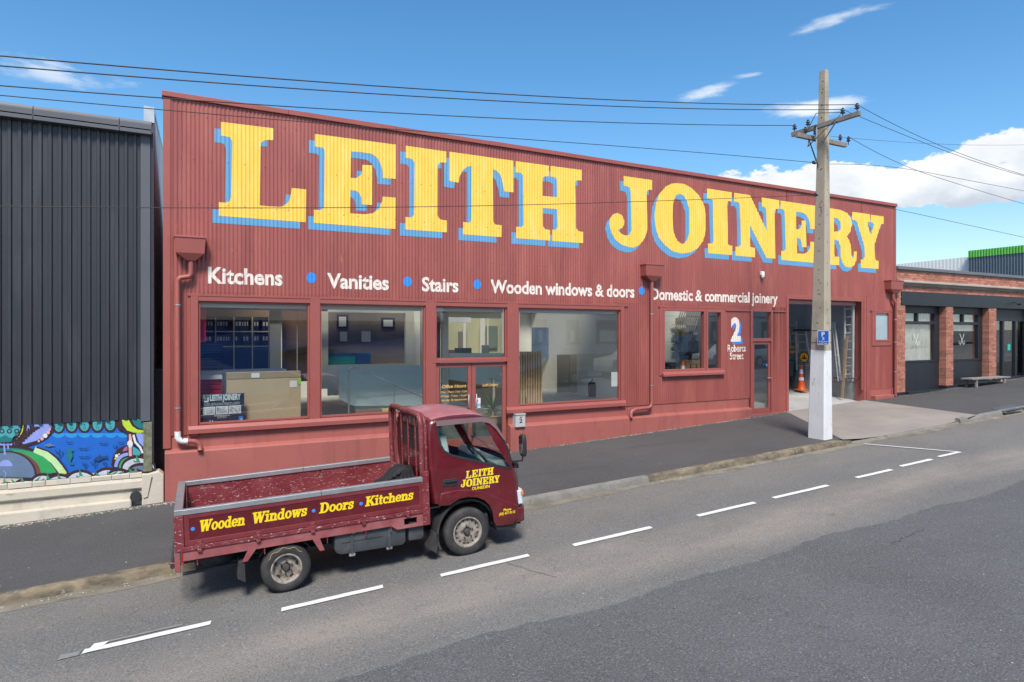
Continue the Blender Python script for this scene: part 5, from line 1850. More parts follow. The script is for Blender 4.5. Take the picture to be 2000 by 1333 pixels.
for near in (True, False):
    def Y_(z, o=0.0):
        t = side_y(z)
        return (t - o) if near else (W - t + o)
    poly = side_top + bottom
    loops = [poly, WIN]
    tri = tessellate_polygon([[Vector((p[0], p[1], 0)) for p in l] for l in loops])
    flat = poly + WIN
    vs = [(p[0], Y_(p[1]), p[1]) for p in flat]
    skin = TB(MB().add(vs, [tuple(t) for t in tri]), 'side_panel', m_paint, cabs)
    # window glass, rubber, visor
    v2, t2 = tri2(WIN)
    TB(MB().add([(p[0], Y_(p[1], -.006), p[1]) for p in v2], t2), 'side_window', m_tl, skin)
    ringo = offs(WIN, .022)
    ringi = offs(WIN, -.008)
    n = len(WIN)
    vs = [(p[0], Y_(p[1], .005), p[1]) for p in ringo] + [(p[0], Y_(p[1], .005), p[1]) for p in ringi] + [(p[0], Y_(p[1], -.02), p[1]) for p in ringi]
    fs = [(i, (i + 1) % n, n + (i + 1) % n, n + i) for i in range(n)] + [(n + i, n + (i + 1) % n, 2 * n + (i + 1) % n, 2 * n + i) for i in range(n)]
    TB(MB().add(vs, fs), 'window_rubber', m_black, skin)
    vis = [(3.315, 1.90), (3.315, 1.965), (3.40, 1.975), (4.02, 1.965), (4.14, 1.93), (4.25, 1.80), (4.36, 1.60), (4.335, 1.60), (4.22, 1.77), (4.12, 1.865), (4.00, 1.90)]
    v2, t2 = tri2(vis)
    vs = [(p[0], Y_(p[1], .022), p[1]) for p in v2]
    TB(MB().add(vs, t2), 'weather_shield', mat('smoked_shield', (.20, .13, .13), .18, var=.1), skin)
    # lower flare over the wheel
    fl = [(3.285, .80), (3.33, .97), (3.55, .985), (3.75, .965), (3.95, .91), (4.2, .785), (4.52, .62), (4.515, .44), (4.42, .355), (4.15, .375)] + arch
    y_a = Y_(0, .026)
    y_b = Y_(0, -.02)
    TB(MB().prism(fl, min(y_a, y_b), max(y_a, y_b)), 'wheel_flare', m_paint, skin, bevel=.016, seg=3, smooth=50)
    # door shut lines
    for ln in ([(3.275, 1.99), (3.278, 1.30), (3.31, 1.03), (3.345, .97)], [(3.345, .97), (3.46, .80)], [(4.505, 1.24), (4.53, .95), (4.53, .64)], [(3.275, 1.985), (3.5, 2.0), (3.9, 1.99), (4.08, 1.955)]):
        pl = line(ln, .0035)
        v2, t2 = tri2(pl)
        TB(MB().add([(p[0], Y_(p[1], .0015), p[1]) for p in v2], t2), 'shut_line', m_black, skin)
    hy = Y_(1.1, .018)
    hy2 = Y_(1.1, -.01)
    TB(MB().prism([(3.37, 1.05), (3.58, 1.04), (3.60, 1.07), (3.60, 1.12), (3.57, 1.145), (3.39, 1.15), (3.365, 1.12)], min(hy, hy2) + (.01 if near else 0), max(hy, hy2) - (0 if near else .01)), 'door_handle', m_black, skin, bevel=.008)
    TB(MB().box(3.40, 3.57, min(Y_(1.1, .028), Y_(1.1, .018)), max(Y_(1.1, .028), Y_(1.1, .018)), 1.105, 1.13), 'handle_grip', m_black, skin, bevel=.006)
    # step, mudguard edge
    a_, b_ = (.01, .2) if near else (W - .2, W - .01)
    TB(MB().prism([(4.13, .385), (4.19, .295), (4.47, .285), (4.52, .37)], a_, b_), 'step', m_black, cabs, bevel=.012)
    arc_o = [(3.73 + .47 * math.cos(R(t)), .36 + .47 * math.sin(R(t))) for t in range(100, 206, 8)]
    arc_i = [(3.73 + .44 * math.cos(R(t)), .36 + .44 * math.sin(R(t))) for t in range(205, 99, -8)]
    a_, b_ = (.03, .26) if near else (W - .26, W - .03)
    TB(MB().prism(arc_o + arc_i, a_, b_), 'mudguard', m_rubber, cabs)
    arc_o = [(3.73 + .455 * math.cos(R(t)), .36 + .455 * math.sin(R(t))) for t in range(-8, 110, 8)]
    arc_i = [(3.73 + .425 * math.cos(R(t)), .36 + .425 * math.sin(R(t))) for t in range(109, -9, -8)]
    TB(MB().prism(arc_o + arc_i, a_ + .012, b_), 'wheel_arch_liner', m_black, cabs)
    # head lamp and amber corner
    yy = (.0, .30) if near else (W - .30, W)
    s_ = 1 if near else -1
    yb = 0 if near else W
    pts_b, pts_t = [], []
    plan = [(4.53, yb - .012 * s_), (4.60, yb + .0 * s_), (4.645, yb + .07 * s_), (4.665, yb + .30 * s_), (4.56, yb + .30 * s_), (4.53, yb + .1 * s_)]
    TB(MB().hexa([(p[0], p[1], .635) for p in plan], [(p[0] - .015, p[1], .835) for p in plan]), 'headlamp', m_lens, cabs, bevel=.008)
    plan = [(4.57, yb - .018 * s_), (4.612, yb - .008 * s_), (4.648, yb + .06 * s_), (4.59, yb + .08 * s_)]
    TB(MB().hexa([(p[0] + .003, p[1] - .002 * s_, .775) for p in plan], [(p[0] - .002, p[1] - .002 * s_, .815) for p in plan]), 'indicator', m_orange, cabs)
    # cowl corner
    TB(MB().prism([(4.485, 1.17), (4.56, 1.16), (4.56, 1.23), (4.51, 1.255), (4.485, 1.25)], yb + (.0 if near else -.1), yb + (.1 if near else 0)), 'cowl_corner', m_black, cabs, bevel=.012)
    # mirror
    my = -.13 if near else W + .13
    TB(MB().tube([(4.45, yb + .02 * s_, 1.27), (4.55, my, 1.30), (4.565, my, 1.36)], .012, 8), 'mirror_arm', m_black, cabs, smooth=60)
    mir = TB(MB().prism([(my - .075, 1.40), (my - .05, 1.36), (my + .05, 1.36), (my + .075, 1.40), (my + .08, 1.58), (my + .06, 1.68), (my - .06, 1.68), (my - .08, 1.58)], 4.54, 4.60, axis='x'), 'mirror', m_black, cabs, bevel=.02, smooth=50)
    TB(MB().prism([(my - .06, 1.40), (my + .06, 1.40), (my + .06, 1.65), (my - .06, 1.65)], 4.534, 4.538, axis='x'), 'mirror_glass', mat('mirror_surface', (.75, .78, .8), .03, metal=1), mir)

# bumper, grille, number plate, wipers
bp = [(-.01, 4.545), (.02, 4.63), (.12, 4.675), (.83, 4.69), (W - .12, 4.675), (W - .02, 4.63), (W + .01, 4.545)]
vb = [(x, y, .365) for y, x in bp] + [(4.45, W - .02, .365), (4.45, .02, .365)]
vt = [(x, y, .585) for y, x in bp] + [(4.45, W - .02, .585), (4.45, .02, .585)]
TB(MB().hexa(vb, vt), 'bumper', m_paint, cabs, bevel=.02, seg=3, smooth=50)
TB(MB().box(4.52, 4.62, .12, W - .12, .30, .36), 'bumper_valance', m_black, cabs, bevel=.01)
TB(MB().box(4.60, 4.655, .36, W - .36, .68, .84), 'grille', m_black, cabs, bevel=.01)
TB(MB().box(4.55, 4.60, .1, W - .1, 1.17, 1.235), 'wiper_cowl', m_black, cabs, bevel=.01)
for y in (.3, .95):
    TB(MB().tube([(4.565, y, 1.23), (4.50, y + .2, 1.37), (4.475, y + .5, 1.42)], .007, 6), 'wiper', m_black, cabs)
# inner tub
mb = MB()
mb.box(3.28, 4.45, .06, W - .06, .90, .94)
mb.box(3.235, 3.27, .07, W - .07, .85, 1.38)
mb.prism([(4.22, .94), (4.52, .94), (4.50, 1.22), (4.33, 1.30), (4.22, 1.26)], .07, W - .07)
TB(mb, 'cab_interior', m_int, cabs)
# rear window strips seen through the guard
for y0, y1 in ((.30, .66), (.70, 1.36)):
    TB(MB().box(3.155, 3.172, y0, y1, 1.50, 1.84), 'rear_window', m_tl if False else m_black, cabs, bevel=.006)
for y0, y1 in ((.18, .62), (.70, 1.46)):
    mb = MB()
    mb.box(3.36, 3.82, y0, y1, 1.05, 1.22)
    mb.prism([(3.45, 1.2), (3.60, 1.2), (3.52, 1.74), (3.40, 1.74)], y0 + .02, y1 - .02)
    TB(mb, 'seat', m_seat, cabs, bevel=.03, smooth=50)
    TB(MB().prism([(3.42, 1.75), (3.50, 1.75), (3.48, 1.89), (3.41, 1.89)], y0 + .1, y0 + .34), 'headrest', m_seat, cabs, bevel=.02, smooth=50)
# steering wheel on the driver's side nearest the street
swp = []
tilt = R(48)
for k in range(25):
    t = 2 * math.pi * k / 24
    u_, v_ = .19 * math.cos(t), .19 * math.sin(t)
    swp.append((4.07 - v_ * math.cos(tilt), .42 + u_, 1.36 + v_ * math.sin(tilt)))
sw = TB(MB().tube(swp, .017, 8, caps=False), 'steering_wheel', m_black, cabs, smooth=60)
TB(MB().tube([(4.07, .42, 1.33), (4.3, .42, 1.13)], .03, 8), 'steering_column', m_int, cabs, smooth=60)
for a in (0, 120, 240):
    u_, v_ = .19 * math.cos(R(a)), .19 * math.sin(R(a))
    TB(MB().tube([(4.08, .42, 1.32), (4.07 - v_ * math.cos(tilt), .42 + u_, 1.33 + v_ * math.sin(tilt))], .012, 6), 'wheel_spoke', m_int, sw)
TB(MB().prism([(4.10, 1.28), (4.30, 1.18), (4.36, 1.30), (4.18, 1.36)], .95, 1.35), 'dash_papers', m_white, cabs, bevel=.02)

# --- signwriting
GL_CACHE = {}


def slab_text(body, x0, x1, zb, h, yfun, m, parent, name='lettering', shear=.22, bold=.03):
    """bold sheared lettering with slab feet, standing in the panel plane"""
    vs, fs = text_tris(body, bold, shear)
    vs = fit(vs, x0, x1, zb, h)
    TB(MB().add([(a, yfun(b_), b_) for a, b_ in vs], fs), name, m, parent)


def door_y(z):
    return side_y(z) - .0035


def place_big(word, x0, x1, zb0, h, parent):
    pts_all = [p for k_ in word for p in LET[k_][0]]
    a0, a1 = min(p[0] for p in pts_all), max(p[0] for p in pts_all)
    c0, c1 = 5.55, 7.35
    for k_ in word:
        o_, h_ = LET[k_]

        def tr(p):
            u_ = (p[0] - a0) / (a1 - a0)
            v_ = (p[1] - c0) / (c1 - c0)
            return (x0 + u_ * (x1 - x0) + .12 * h * v_, zb0 + v_ * h)
        v2, t2 = tri2([tr(p) for p in o_], [[tr(p) for p in q] for q in h_])
        TB(MB().add([(p[0], door_y(p[1]) - .0012, p[1]) for p in v2], t2), 'door_letter', m_ygl, parent)
        TB(MB().add([(p[0] - .008, door_y(p[1]), p[1] - .009) for p in v2], t2), 'letter_shade', mat('purple_letter_shade', (.05, .03, .16), .5), parent)


place_big(['L', 'E', 'I', 'T', 'H'], 3.71, 4.14, 1.125, .10, cabs)
place_big(['J', 'O', 'I2', 'N', 'E2', 'R', 'Y'], 3.63, 4.23, 1.005, .10, cabs)
slab_text('DUNEDIN', 3.80, 4.08, .945, .042, door_y, m_ygl, cabs, 'door_lettering', .15, .03)
fy = lambda z: -.0295
slab_text('Phone:', 4.27, 4.40, .575, .036, fy, m_ygl, cabs, 'door_lettering', .2, .03)
slab_text('(03) 477 0115', 4.20, 4.46, .525, .036, fy, m_ygl, cabs, 'door_lettering', .2, .03)
py_ = lambda z: .0012


# slab serif signwriting: stroke glyphs, each a set of bold strokes with feet (unit box, x height .68)
def seg(p, q, w):
    dx, dz = q[0] - p[0], q[1] - p[1]
    l = math.hypot(dx, dz) or 1
    nx, nz = -dz / l * w / 2, dx / l * w / 2
    return [(p[0] + nx, p[1] + nz), (q[0] + nx, q[1] + nz), (q[0] - nx, q[1] - nz), (p[0] - nx, p[1] - nz)]


def bar(x0, x1, z0, z1):
    return [(x0, z0), (x1, z0), (x1, z1), (x0, z1)]


XH = .70
TK = .155
SE = .10


def bowl(cx, cz, rx, rz, w=.15, wz=.10, a0=0, a1=360, n=18):
    o_ = [(cx + rx * math.cos(R(a0 + (a1 - a0) * i / n)), cz + rz * math.sin(R(a0 + (a1 - a0) * i / n))) for i in range(n + 1)]
    i_ = [(cx + (rx - w) * math.cos(R(a0 + (a1 - a0) * i / n)), cz + (rz - wz) * math.sin(R(a0 + (a1 - a0) * i / n))) for i in range(n + 1)]
    return [[o_[i], o_[i + 1], i_[i + 1], i_[i]] for i in range(n)]


GLY = {
    'W': (1.10, [seg((.14, 1), (.34, 0), .19), seg((.34, 0), (.56, .95), .10), seg((.56, .95), (.74, 0), .19), seg((.74, 0), (.98, 1), .10), bar(0, .34, .90, 1), bar(.42, .72, .90, 1), bar(.84, 1.12, .90, 1)]),
    'o': (.60, bowl(.29, XH / 2, .28, XH / 2 + .01)),
    'd': (.66, bowl(.27, XH / 2, .27, XH / 2 + .01) + [bar(.38, .53, 0, 1), bar(.28, .50, .90, 1), bar(.45, .64, 0, .10)]),
    'e': (.56, bowl(.28, XH / 2, .28, XH / 2 + .01, a0=20, a1=325) + [bar(.08, .52, .30, .40), bar(.40, .545, .30, .50)]),
    'n': (.70, [bar(.09, .24, 0, XH), bar(0, .20, XH - .10, XH), bar(0, .32, 0, .10), bar(.44, .59, 0, XH - .15), bar(.37, .68, 0, .10)] + bowl(.38, XH - .24, .21, .24, a0=0, a1=165)),
    'i': (.36, [bar(.10, .25, 0, XH), bar(0, .22, XH - .10, XH), bar(0, .34, 0, .10), bar(.09, .26, .84, 1.0)]),
    'w': (.86, [seg((.11, XH), (.27, 0), .16), seg((.27, 0), (.44, XH - .04), .09), seg((.44, XH - .04), (.58, 0), .16), seg((.58, 0), (.76, XH), .09), bar(0, .27, XH - .09, XH), bar(.34, .56, XH - .09, XH), bar(.64, .88, XH - .09, XH)]),
    's': (.50, bowl(.24, XH * .74, .22, XH * .27, .13, .10, 10, 270) + bowl(.24, XH * .27, .22, XH * .28, .13, .10, -170, 90) + [bar(.33, .45, XH * .62, XH), bar(.02, .13, 0, XH * .36)]),
    'D': (.86, [bar(.10, .30, 0, 1), bar(0, .42, 0, .10), bar(0, .42, .90, 1)] + bowl(.40, .5, .40, .5, .19, .11, -90, 90)),
    'r': (.52, [bar(.09, .24, 0, XH), bar(0, .20, XH - .10, XH), bar(0, .34, 0, .10), seg((.24, XH - .24), (.36, XH - .06), .10), bar(.32, .48, XH - .22, XH)]),
    'K': (.88, [bar(.10, .30, 0, 1), bar(0, .40, 0, .10), bar(0, .40, .90, 1), seg((.30, .40), (.70, .95), .11), seg((.42, .56), (.74, .04), .19), bar(.54, .86, .90, 1), bar(.56, .92, 0, .10)]),
    't': (.42, [bar(.10, .25, .10, .93), bar(0, .40, XH - .10, XH)] + bowl(.26, .14, .16, .15, .13, .09, 180, 330)),
    'c': (.52, bowl(.28, XH / 2, .28, XH / 2 + .01, a0=40, a1=318) + [bar(.38, .50, XH - .28, XH - .04)]),
    'h': (.70, [bar(.09, .24, 0, 1), bar(0, .20, .90, 1), bar(0, .32, 0, .10), bar(.44, .59, 0, XH - .15), bar(.37, .68, 0, .10)] + bowl(.38, XH - .24, .21, .24, a0=0, a1=165)),
}


def sign_word(word, x0, x1, zb, h, parent):
    total = sum(GLY[c_][0] for c_ in word) - .02
    k = (x1 - x0) / total
    x = x0
    for c_ in word:
        adv, strokes = GLY[c_]
        mb = MB()
        for j, poly in enumerate(strokes):
            q = [(x + p[0] * k + p[1] * h * .14, zb + p[1] * h) for p in poly]
            q = offs(q, .0032)
            mb.add([(a, .0012 - .00006 * j, b_) for a, b_ in q], [tuple(range(len(q)))])
        TB(mb, 'side_letter', m_ygl, parent)
        x += adv * k


near_side = [o for o in tk.children if o.name.startswith('drop_side')][0]
sign_word('Wooden', .30, .80, .945, .130, near_side)
sign_word('Windows', .885, 1.53, .945, .130, near_side)
sign_word('Doors', 1.69, 2.12, .945, .128, near_side)
sign_word('Kitchens', 2.28, 2.93, .945, .124, near_side)
for xx in (.235, 1.62, 2.225):
    TB(MB().lathe([(0, 0), (.022, 0), (.022, .002), (0, .002)], (xx, -.0005, .99), 'y', 16), 'painted_dot', m_dot, near_side)

# black bags lying in the tray
m_bag = mat('black_bag_fabric', (.012, .012, .013), .8, var=.3, vs=8, bump=.6, bs=18)


def bag(name, label, pts, cat='bag'):
    t = thing(name, label, cat, (2.9, 8.6, g(2.9) + .85))
    WM[t.name] = WM[tk.name]
    t.matrix_world = WM[tk.name]
    t.location = WM[tk.name].translation
    t.rotation_euler = WM[tk.name].to_euler()
    return t


t = bag('black_bag', 'black folded bag slumped in the front corner of the truck tray', None)
TB(MB().prism([(2.50, .84), (3.02, .84), (3.04, 1.12), (2.98, 1.33), (2.86, 1.36), (2.74, 1.30), (2.64, 1.20), (2.52, 1.16)], .20, .52), 'bag_body', m_bag, t, bevel=.05, seg=3, smooth=60)
for k in range(4):
    TB(MB().tube([(2.60 + .06 * k, .19, 1.17 + .03 * k), (2.74 + .06 * k, .26, 1.30 + .015 * k), (2.82 + .055 * k, .30, 1.33), (2.84 + .055 * k, .20, 1.20), (2.84 + .055 * k, .17, 1.0)], .022, 8), 'bag_fold', m_bag, t, smooth=60)
# ------------------------------------------------------------------ power pole, cross arms, insulators, wires
m_pole = mat('old_pole_concrete', (.40, .345, .26), .85, var=.1, vs=2, bump=.6, bs=30, layers=(((.16, .15, .13), 3.5, (1, 1, .4), .52, .75, .55), ((.08, .08, .07), 30, (1, 1, .5), .68, .72, .7)))
m_pwhite = mat('worn_white_pole_paint', (.70, .70, .70), .7, var=.05, vs=2, bump=.4, bs=30, layers=(((.25, .24, .22), 9, (1, 1, .35), .60, .72, .8), ((.42, .41, .39), 2.5, (1, 1, .3), .55, .8, .5)))
m_arm = mat('grey_weathered_arm_timber', (.22, .205, .19), .85, var=.25, vs=5, bump=.4, bs=40)
m_ins = mat('brown_porcelain', (.05, .055, .07), .3, var=.2)
m_wire = mat('black_wire', (.03, .03, .03), .6)
PX_, PY_ = 14.24, 10.60
PG = g(PX_) + PAVE
pole = thing('power_pole', 'tall tapered concrete power pole with a white painted foot at the kerb', 'power pole', (PX_, PY_, PG))


def pole_ring(z):
    t = (z - PG) / (9.72 - PG)
    hx = .165 + (.068 - .165) * t
    hy = .245 + (.098 - .245) * t
    cx, cy = PX_ + .085 * t, PY_ - .045 * t
    ch = .022 + .012 * (1 - t)
    # square section with chamfers and a shallow rebate on the street side
    return [(cx - hx + ch, cy - hy, z), (cx + hx * .10, cy - hy, z), (cx + hx * .16, cy - hy + .012, z), (cx + hx - ch, cy - hy + .012, z), (cx + hx, cy - hy + ch + .01, z), (cx + hx, cy + hy - ch, z), (cx + hx - ch, cy + hy, z), (cx - hx + ch, cy + hy, z), (cx - hx, cy + hy - ch, z), (cx - hx, cy - hy + ch, z)]


def pole_part(z0, z1, m, name, n=6, jag_top=False, grow=0.0):
    mb = MB()
    rings = []
    r_ = random.Random(4)
    for i in range(n + 1):
        z = z0 + (z1 - z0) * i / n
        ring = pole_ring(z)
        if grow:
            cx = sum(p[0] for p in ring) / len(ring)
            cy = sum(p[1] for p in ring) / len(ring)
            ring = [(cx + (p[0] - cx) * (1 + grow), cy + (p[1] - cy) * (1 + grow), p[2] + (r_.uniform(-.012, .012) if jag_top and i == n else 0)) for p in ring]
        rings.append(ring)
    m_ = len(rings[0])
    vs = [p for r in rings for p in r]
    fs = [(i * m_ + k, i * m_ + (k + 1) % m_, (i + 1) * m_ + (k + 1) % m_, (i + 1) * m_ + k) for i in range(n) for k in range(m_)]
    fs += [tuple(reversed(range(m_))), tuple(n * m_ + k for k in range(m_))]
    mb.add(vs, fs)
    return mb.build(name, m, pole, bevel=0)


pole_part(PG - .4, 9.72, m_pole, 'shaft', 10)
pole_part(PG - .4, 2.79, m_pwhite, 'white_painted_foot', 8, True, .012)
mb = MB()
rr = random.Random(8)
for i in range(44):
    z = rr.uniform(2.9, 9.5)
    ring = pole_ring(z)
    if i % 3:
        y = ring[9][1] + (ring[8][1] - ring[9][1]) * rr.choice((.35, .5, .52))
        mb.lathe([(0, -.004), (.014, -.004), (.014, .004), (0, .004)], (ring[9][0], y, z), 'x', 8)
    else:
        mb.lathe([(0, -.004), (.012, -.004), (.012, .004), (0, .004)], ((ring[1][0] + ring[0][0]) / 2, ring[0][1], z), 'y', 8)
mb.build('bolt_holes', m_black, pole, kind='stuff')
for z in (3.28, 2.98):
    ring = pole_ring(z)
    mb = MB()
    pts = [(p[0] + (p[0] - PX_) * .02, p[1] + (p[1] - PY_) * .02, z) for p in ring]
    mb.tube(pts + [pts[0]], .005, 5)
    mb.build('strap', m_steel, pole)
AX = 14.08
a0, a1 = at_x(1547.5, 262, AX), at_x(1680, 221, AX)
AZ = 8.30
arm = MB().box(AX - .05, AX + .04, a1[0], a0[0], AZ - .055, AZ + .055).build('cross_arm', m_arm, pole, bevel=.006)
AY2 = 10.76
b0, b1 = at(1556, 262, AY2), at(1652, 289, AY2)
arm2 = MB().box(b0[0], b1[0], AY2 - .04, AY2 + .05, 8.03, 8.14).build('cross_arm', m_arm, pole, bevel=.006)
MB().tube([(AX - .06, a0[0] - .75, AZ - .02), (AX - .02, PY_ - .03, AZ - .55)], .016, 6).build('arm_brace', m_alu, pole)
MB().tube([(AX - .06, a1[0] + .55, AZ - .02), (AX - .02, PY_ - .1, AZ - .55)], .016, 6).build('arm_brace', m_arm, pole)
MB().tube([(b0[0] + .45, AY2, 8.03), (PX_ - .05, PY_ + .02, 7.35)], .016, 6).build('arm_brace', m_steel, pole)
MB().lathe([(0, -.02), (.03, -.02), (.03, .02), (0, .02)], (AX - .06, PY_ - .03, AZ), 'x', 8).build('bolt', m_steel, pole)


def insulator(x, y, z, parent=pole, s=1.0):
    MB().lathe([(.012, -.02), (.012, .06), (.045 * s, .065), (.06 * s, .085), (.03 * s, .10), (.03 * s, .12), (.052 * s, .13), (.048 * s, .15), (.022 * s, .16), (.03 * s, .185), (.02 * s, .20), (0, .205)], (x, y, z), 'z', 12).build('insulator', m_ins, parent, smooth=40)


IY = {}
for key, px in (('C', 1552), ('F', 1578), ('B', 1646), ('A', 1674)):
    y = at_x(px, 240, AX)[0]
    IY[key] = y
    insulator(AX, y, AZ + .055)
for px in (1573, 1592, 1641, 1657):
    x = at(px, 270, AY2)[0]
    insulator(x, AY2, 8.13, s=.9)
for z, y in ((7.42, PY_), (6.62, PY_ - .05)):
    MB().lathe([(0, -.10), (.04, -.10), (.045, -.06), (.03, -.05), (.045, -.03), (.03, .0), (0, .02)], (PX_ - .17, y, z), 'x', 10).build('insulator', m_ins, pole, smooth=40)
MB().tube([(AX - .02, IY['B'], 8.45), (AX - .12, PY_ - .1, 8.60), (AX - .1, PY_ + .1, 8.35), (AX - .1, PY_ + .25, 8.1), (AX, AY2, 8.15)], .008, 5).build('jumper_wire', m_wire, pole)
MB().tube([(AX - .02, IY['B'] + .05, 8.4), (AX - .12, PY_ - .2, 8.05), (AX - .1, PY_ + .15, 7.85), (PX_ - .2, AY2, 8.1)], .008, 5).build('jumper_wire', m_wire, pole)


def polyfit2(pts):
    # least squares z = a + b x + c x^2
    S = [sum(p[0] ** k for p in pts) for k in range(5)]
    T = [sum(p[1] * p[0] ** k for p in pts) for k in range(3)]
    M3 = Matrix(((S[0], S[1], S[2]), (S[1], S[2], S[3]), (S[2], S[3], S[4])))
    return M3.inverted() @ Vector(T)


def wire(label, y, pix, xa, xb, r=.011, end=None, group=None):
    pts = [at(px, py, y) for px, py in pix]
    c = polyfit2(pts)
    c2 = max(0.0, c[2])
    out = []
    n = 60
    for i in range(n + 1):
        x = xa + (xb - xa) * i / n
        out.append((x, y, c[0] + c[1] * x + c2 * x * x))
    if end:
        # close the little gap between the fitted curve and its insulator
        i0 = n if end[0] == 'b' else 0
        dz = end[1] - out[i0][2]
        for i in range(n + 1):
            t = i / n if end[0] == 'b' else 1 - i / n
            out[i] = (out[i][0], y, out[i][2] + dz * max(0, (t - .8) / .2) ** 2)
    return MB().tube(out, r, 6).build('overhead_wire', m_wire, smooth=80, label=label, cat='wire', group=group)


WG = 'overhead wires strung from the power pole'
wire('topmost thick wire coming from the left to the right end of the upper cross arm', IY['A'], [(0, 110), (500, 150), (1000, 186), (1400, 203), (1660, 208)], -24, AX, .0085, ('b', 8.52), WG)
wire('second thick wire from the top, coming from the left of the sky', IY['B'], [(0, 130), (500, 166), (1000, 200), (1640, 216)], -24, AX, .0085, ('b', 8.52), WG)
wire('third wire from the top, ending at the left end of the upper cross arm', IY['C'], [(0, 168), (330, 192), (900, 228), (1552, 244)], -24, AX, .0085, ('b', 8.52), WG)
wire('thin fourth wire crossing the top of the red wall to the pole shaft', PY_, [(0, 188), (430, 222), (950, 268), (1596, 308)], -24, PX_ - .2, .0065, ('b', 7.42), WG)
wire('low wire running right across the yellow LEITH JOINERY letters', PY_ - .05, [(0, 403), (400, 407), (800, 404), (1160, 397), (1420, 385), (1590, 374)], -24, PX_ - .2, .0065, ('b', 6.62), WG)
wire('highest wire leaving the pole towards the right edge of the sky', IY['A'], [(1680, 210), (1839, 280), (2000, 335)], AX, 34, .006, ('a', 8.52), WG)
wire('second wire leaving the pole to the right, just under the highest one', IY['B'], [(1684, 231), (1840, 298), (2000, 350)], AX, 34, .006, ('a', 8.52), WG)
wire('wire leaving the lower cross arm and crossing the cumulus clouds', AY2, [(1663, 287), (1830, 342), (2000, 393)], at(1657, 286, AY2)[0], 34, .006, ('a', 8.32), WG)
wire('lowest wire right of the pole, dropping over the red roof corner', PY_ - .05, [(1625, 384), (1746, 411), (2000, 468)], PX_ + .1, 36, .006, ('a', 6.62), WG)
wire('faint thin wire running nearly level to the right above the clouds', PY_ + .1, [(1630, 267), (1800, 280), (2000, 283)], PX_ + .1, 36, .004, None, WG)
wire('faint thin wire falling through the white cloud right of the pole', PY_, [(1629, 316), (1760, 345), (1900, 378), (2000, 402)], PX_ + .1, 36, .006, ('a', 7.42), WG)

# parking sign strapped to the pole
m_sblue = mat('blue_sign_face', (.015, .14, .62), .35, var=.03)
sg = thing('parking_sign', 'blue P 5 parking sign strapped to the concrete pole above the white paint', 'sign', (14.05, 10.33, 2.93))
sy0, sy1 = at_x(1620, 650, 14.06)[0], at_x(1597, 650, 14.06)[0]
sz0, sz1 = at_x(1608, 674, 14.06)[1], at_x(1608, 645.5, 14.06)[1]
MB().box(14.055, 14.062, sy0, sy1, sz0, sz1).build('sign_plate', m_white, sg)
MB().box(14.0515, 14.0545, sy0 + .018, sy1 - .018, sz0 + .018, sz1 - .018).build('sign_face', m_sblue, sg)


def x_text(parent, body, ya, yb, zb, h, x, m, bold=.02, name='lettering'):
    """text on a plane facing -x, reading from far (ya, large y) to near (yb)"""
    vs, fs = text_tris(body, bold)
    vs = fit(vs, ya, yb, zb, h)
    MB().add([(x, a, b_) for a, b_ in vs], fs).build(name, m, parent)


ym = (sy0 + sy1) / 2
hh = sz1 - sz0
x_text(sg, 'P', ym + .050, ym - .045, sz1 - .145, .10, 14.0505, m_white, .05)
x_text(sg, '5', ym + .030, ym - .035, sz1 - .235, .065, 14.0505, m_white, .03)
x_text(sg, 'In This Area', ym + .115, ym - .115, sz1 - .285, .032, 14.0505, m_white, .02)
x_text(sg, 'At All Times', ym + .115, ym - .115, sz1 - .332, .032, 14.0505, m_white, .02)

# ------------------------------------------------------------------ small things on the front
lb = thing('letterbox', 'small grey letterbox numbered 2 fixed under the window by the entrance', 'letterbox', (fx(1017), FY - .2, .9))
lx0, lx1 = at(1007, 820, FY - .15)[0], at(1026, 820, FY - .15)[0]
lz0, lz1 = at(1012, 835, FY - .15)[1], at(1012, 809, FY - .15)[1]
MB().box(lx0, lx1, FY - .16, FY - .01 + .03, lz0, lz1).build('box', mat('pale_grey_enamel', (.50, .50, .49), .35, var=.05), lb, bevel=.012)
MB().box(lx0 - .008, lx1 + .008, FY - .175, FY + .02, lz1 - .03, lz1 + .006).build('lid', mat('grey_enamel_lid', (.42, .42, .42), .35), lb, bevel=.006)
flat_text(lb, 'number', '2', lx0 + .10, lx0 + .18, lz0 + .11, .10, FY - .1625, m_black, .03)
MB().box(lx0 + .11, lx0 + .18, FY - .163, FY - .1605, lz0 + .235, lz0 + .255).build('badge', m_black, lb)
sc_ = thing('security_camera', 'small white dome security camera on the red wall below the letters NE', 'camera', (fx(1486), FY - .1, 5.0))
MB().box(fx(1483), fx(1489), FY - .10, FY - .009, 4.98, 5.11).build('housing', m_white, sc_, bevel=.02)
MB().lathe([(.055, .06), (.055, .0), (.045, -.04), (.02, -.065), (0, -.07)], (fx(1486), FY - .07, 4.96), 'z', 16).build('dome', m_white, sc_, smooth=50)
MB().lathe([(.0, .0), (.025, .0), (.02, -.02), (0, -.025)], (fx(1486) + .01, FY - .115, 4.925), 'z', 12).build('lens', m_black, sc_, smooth=50)

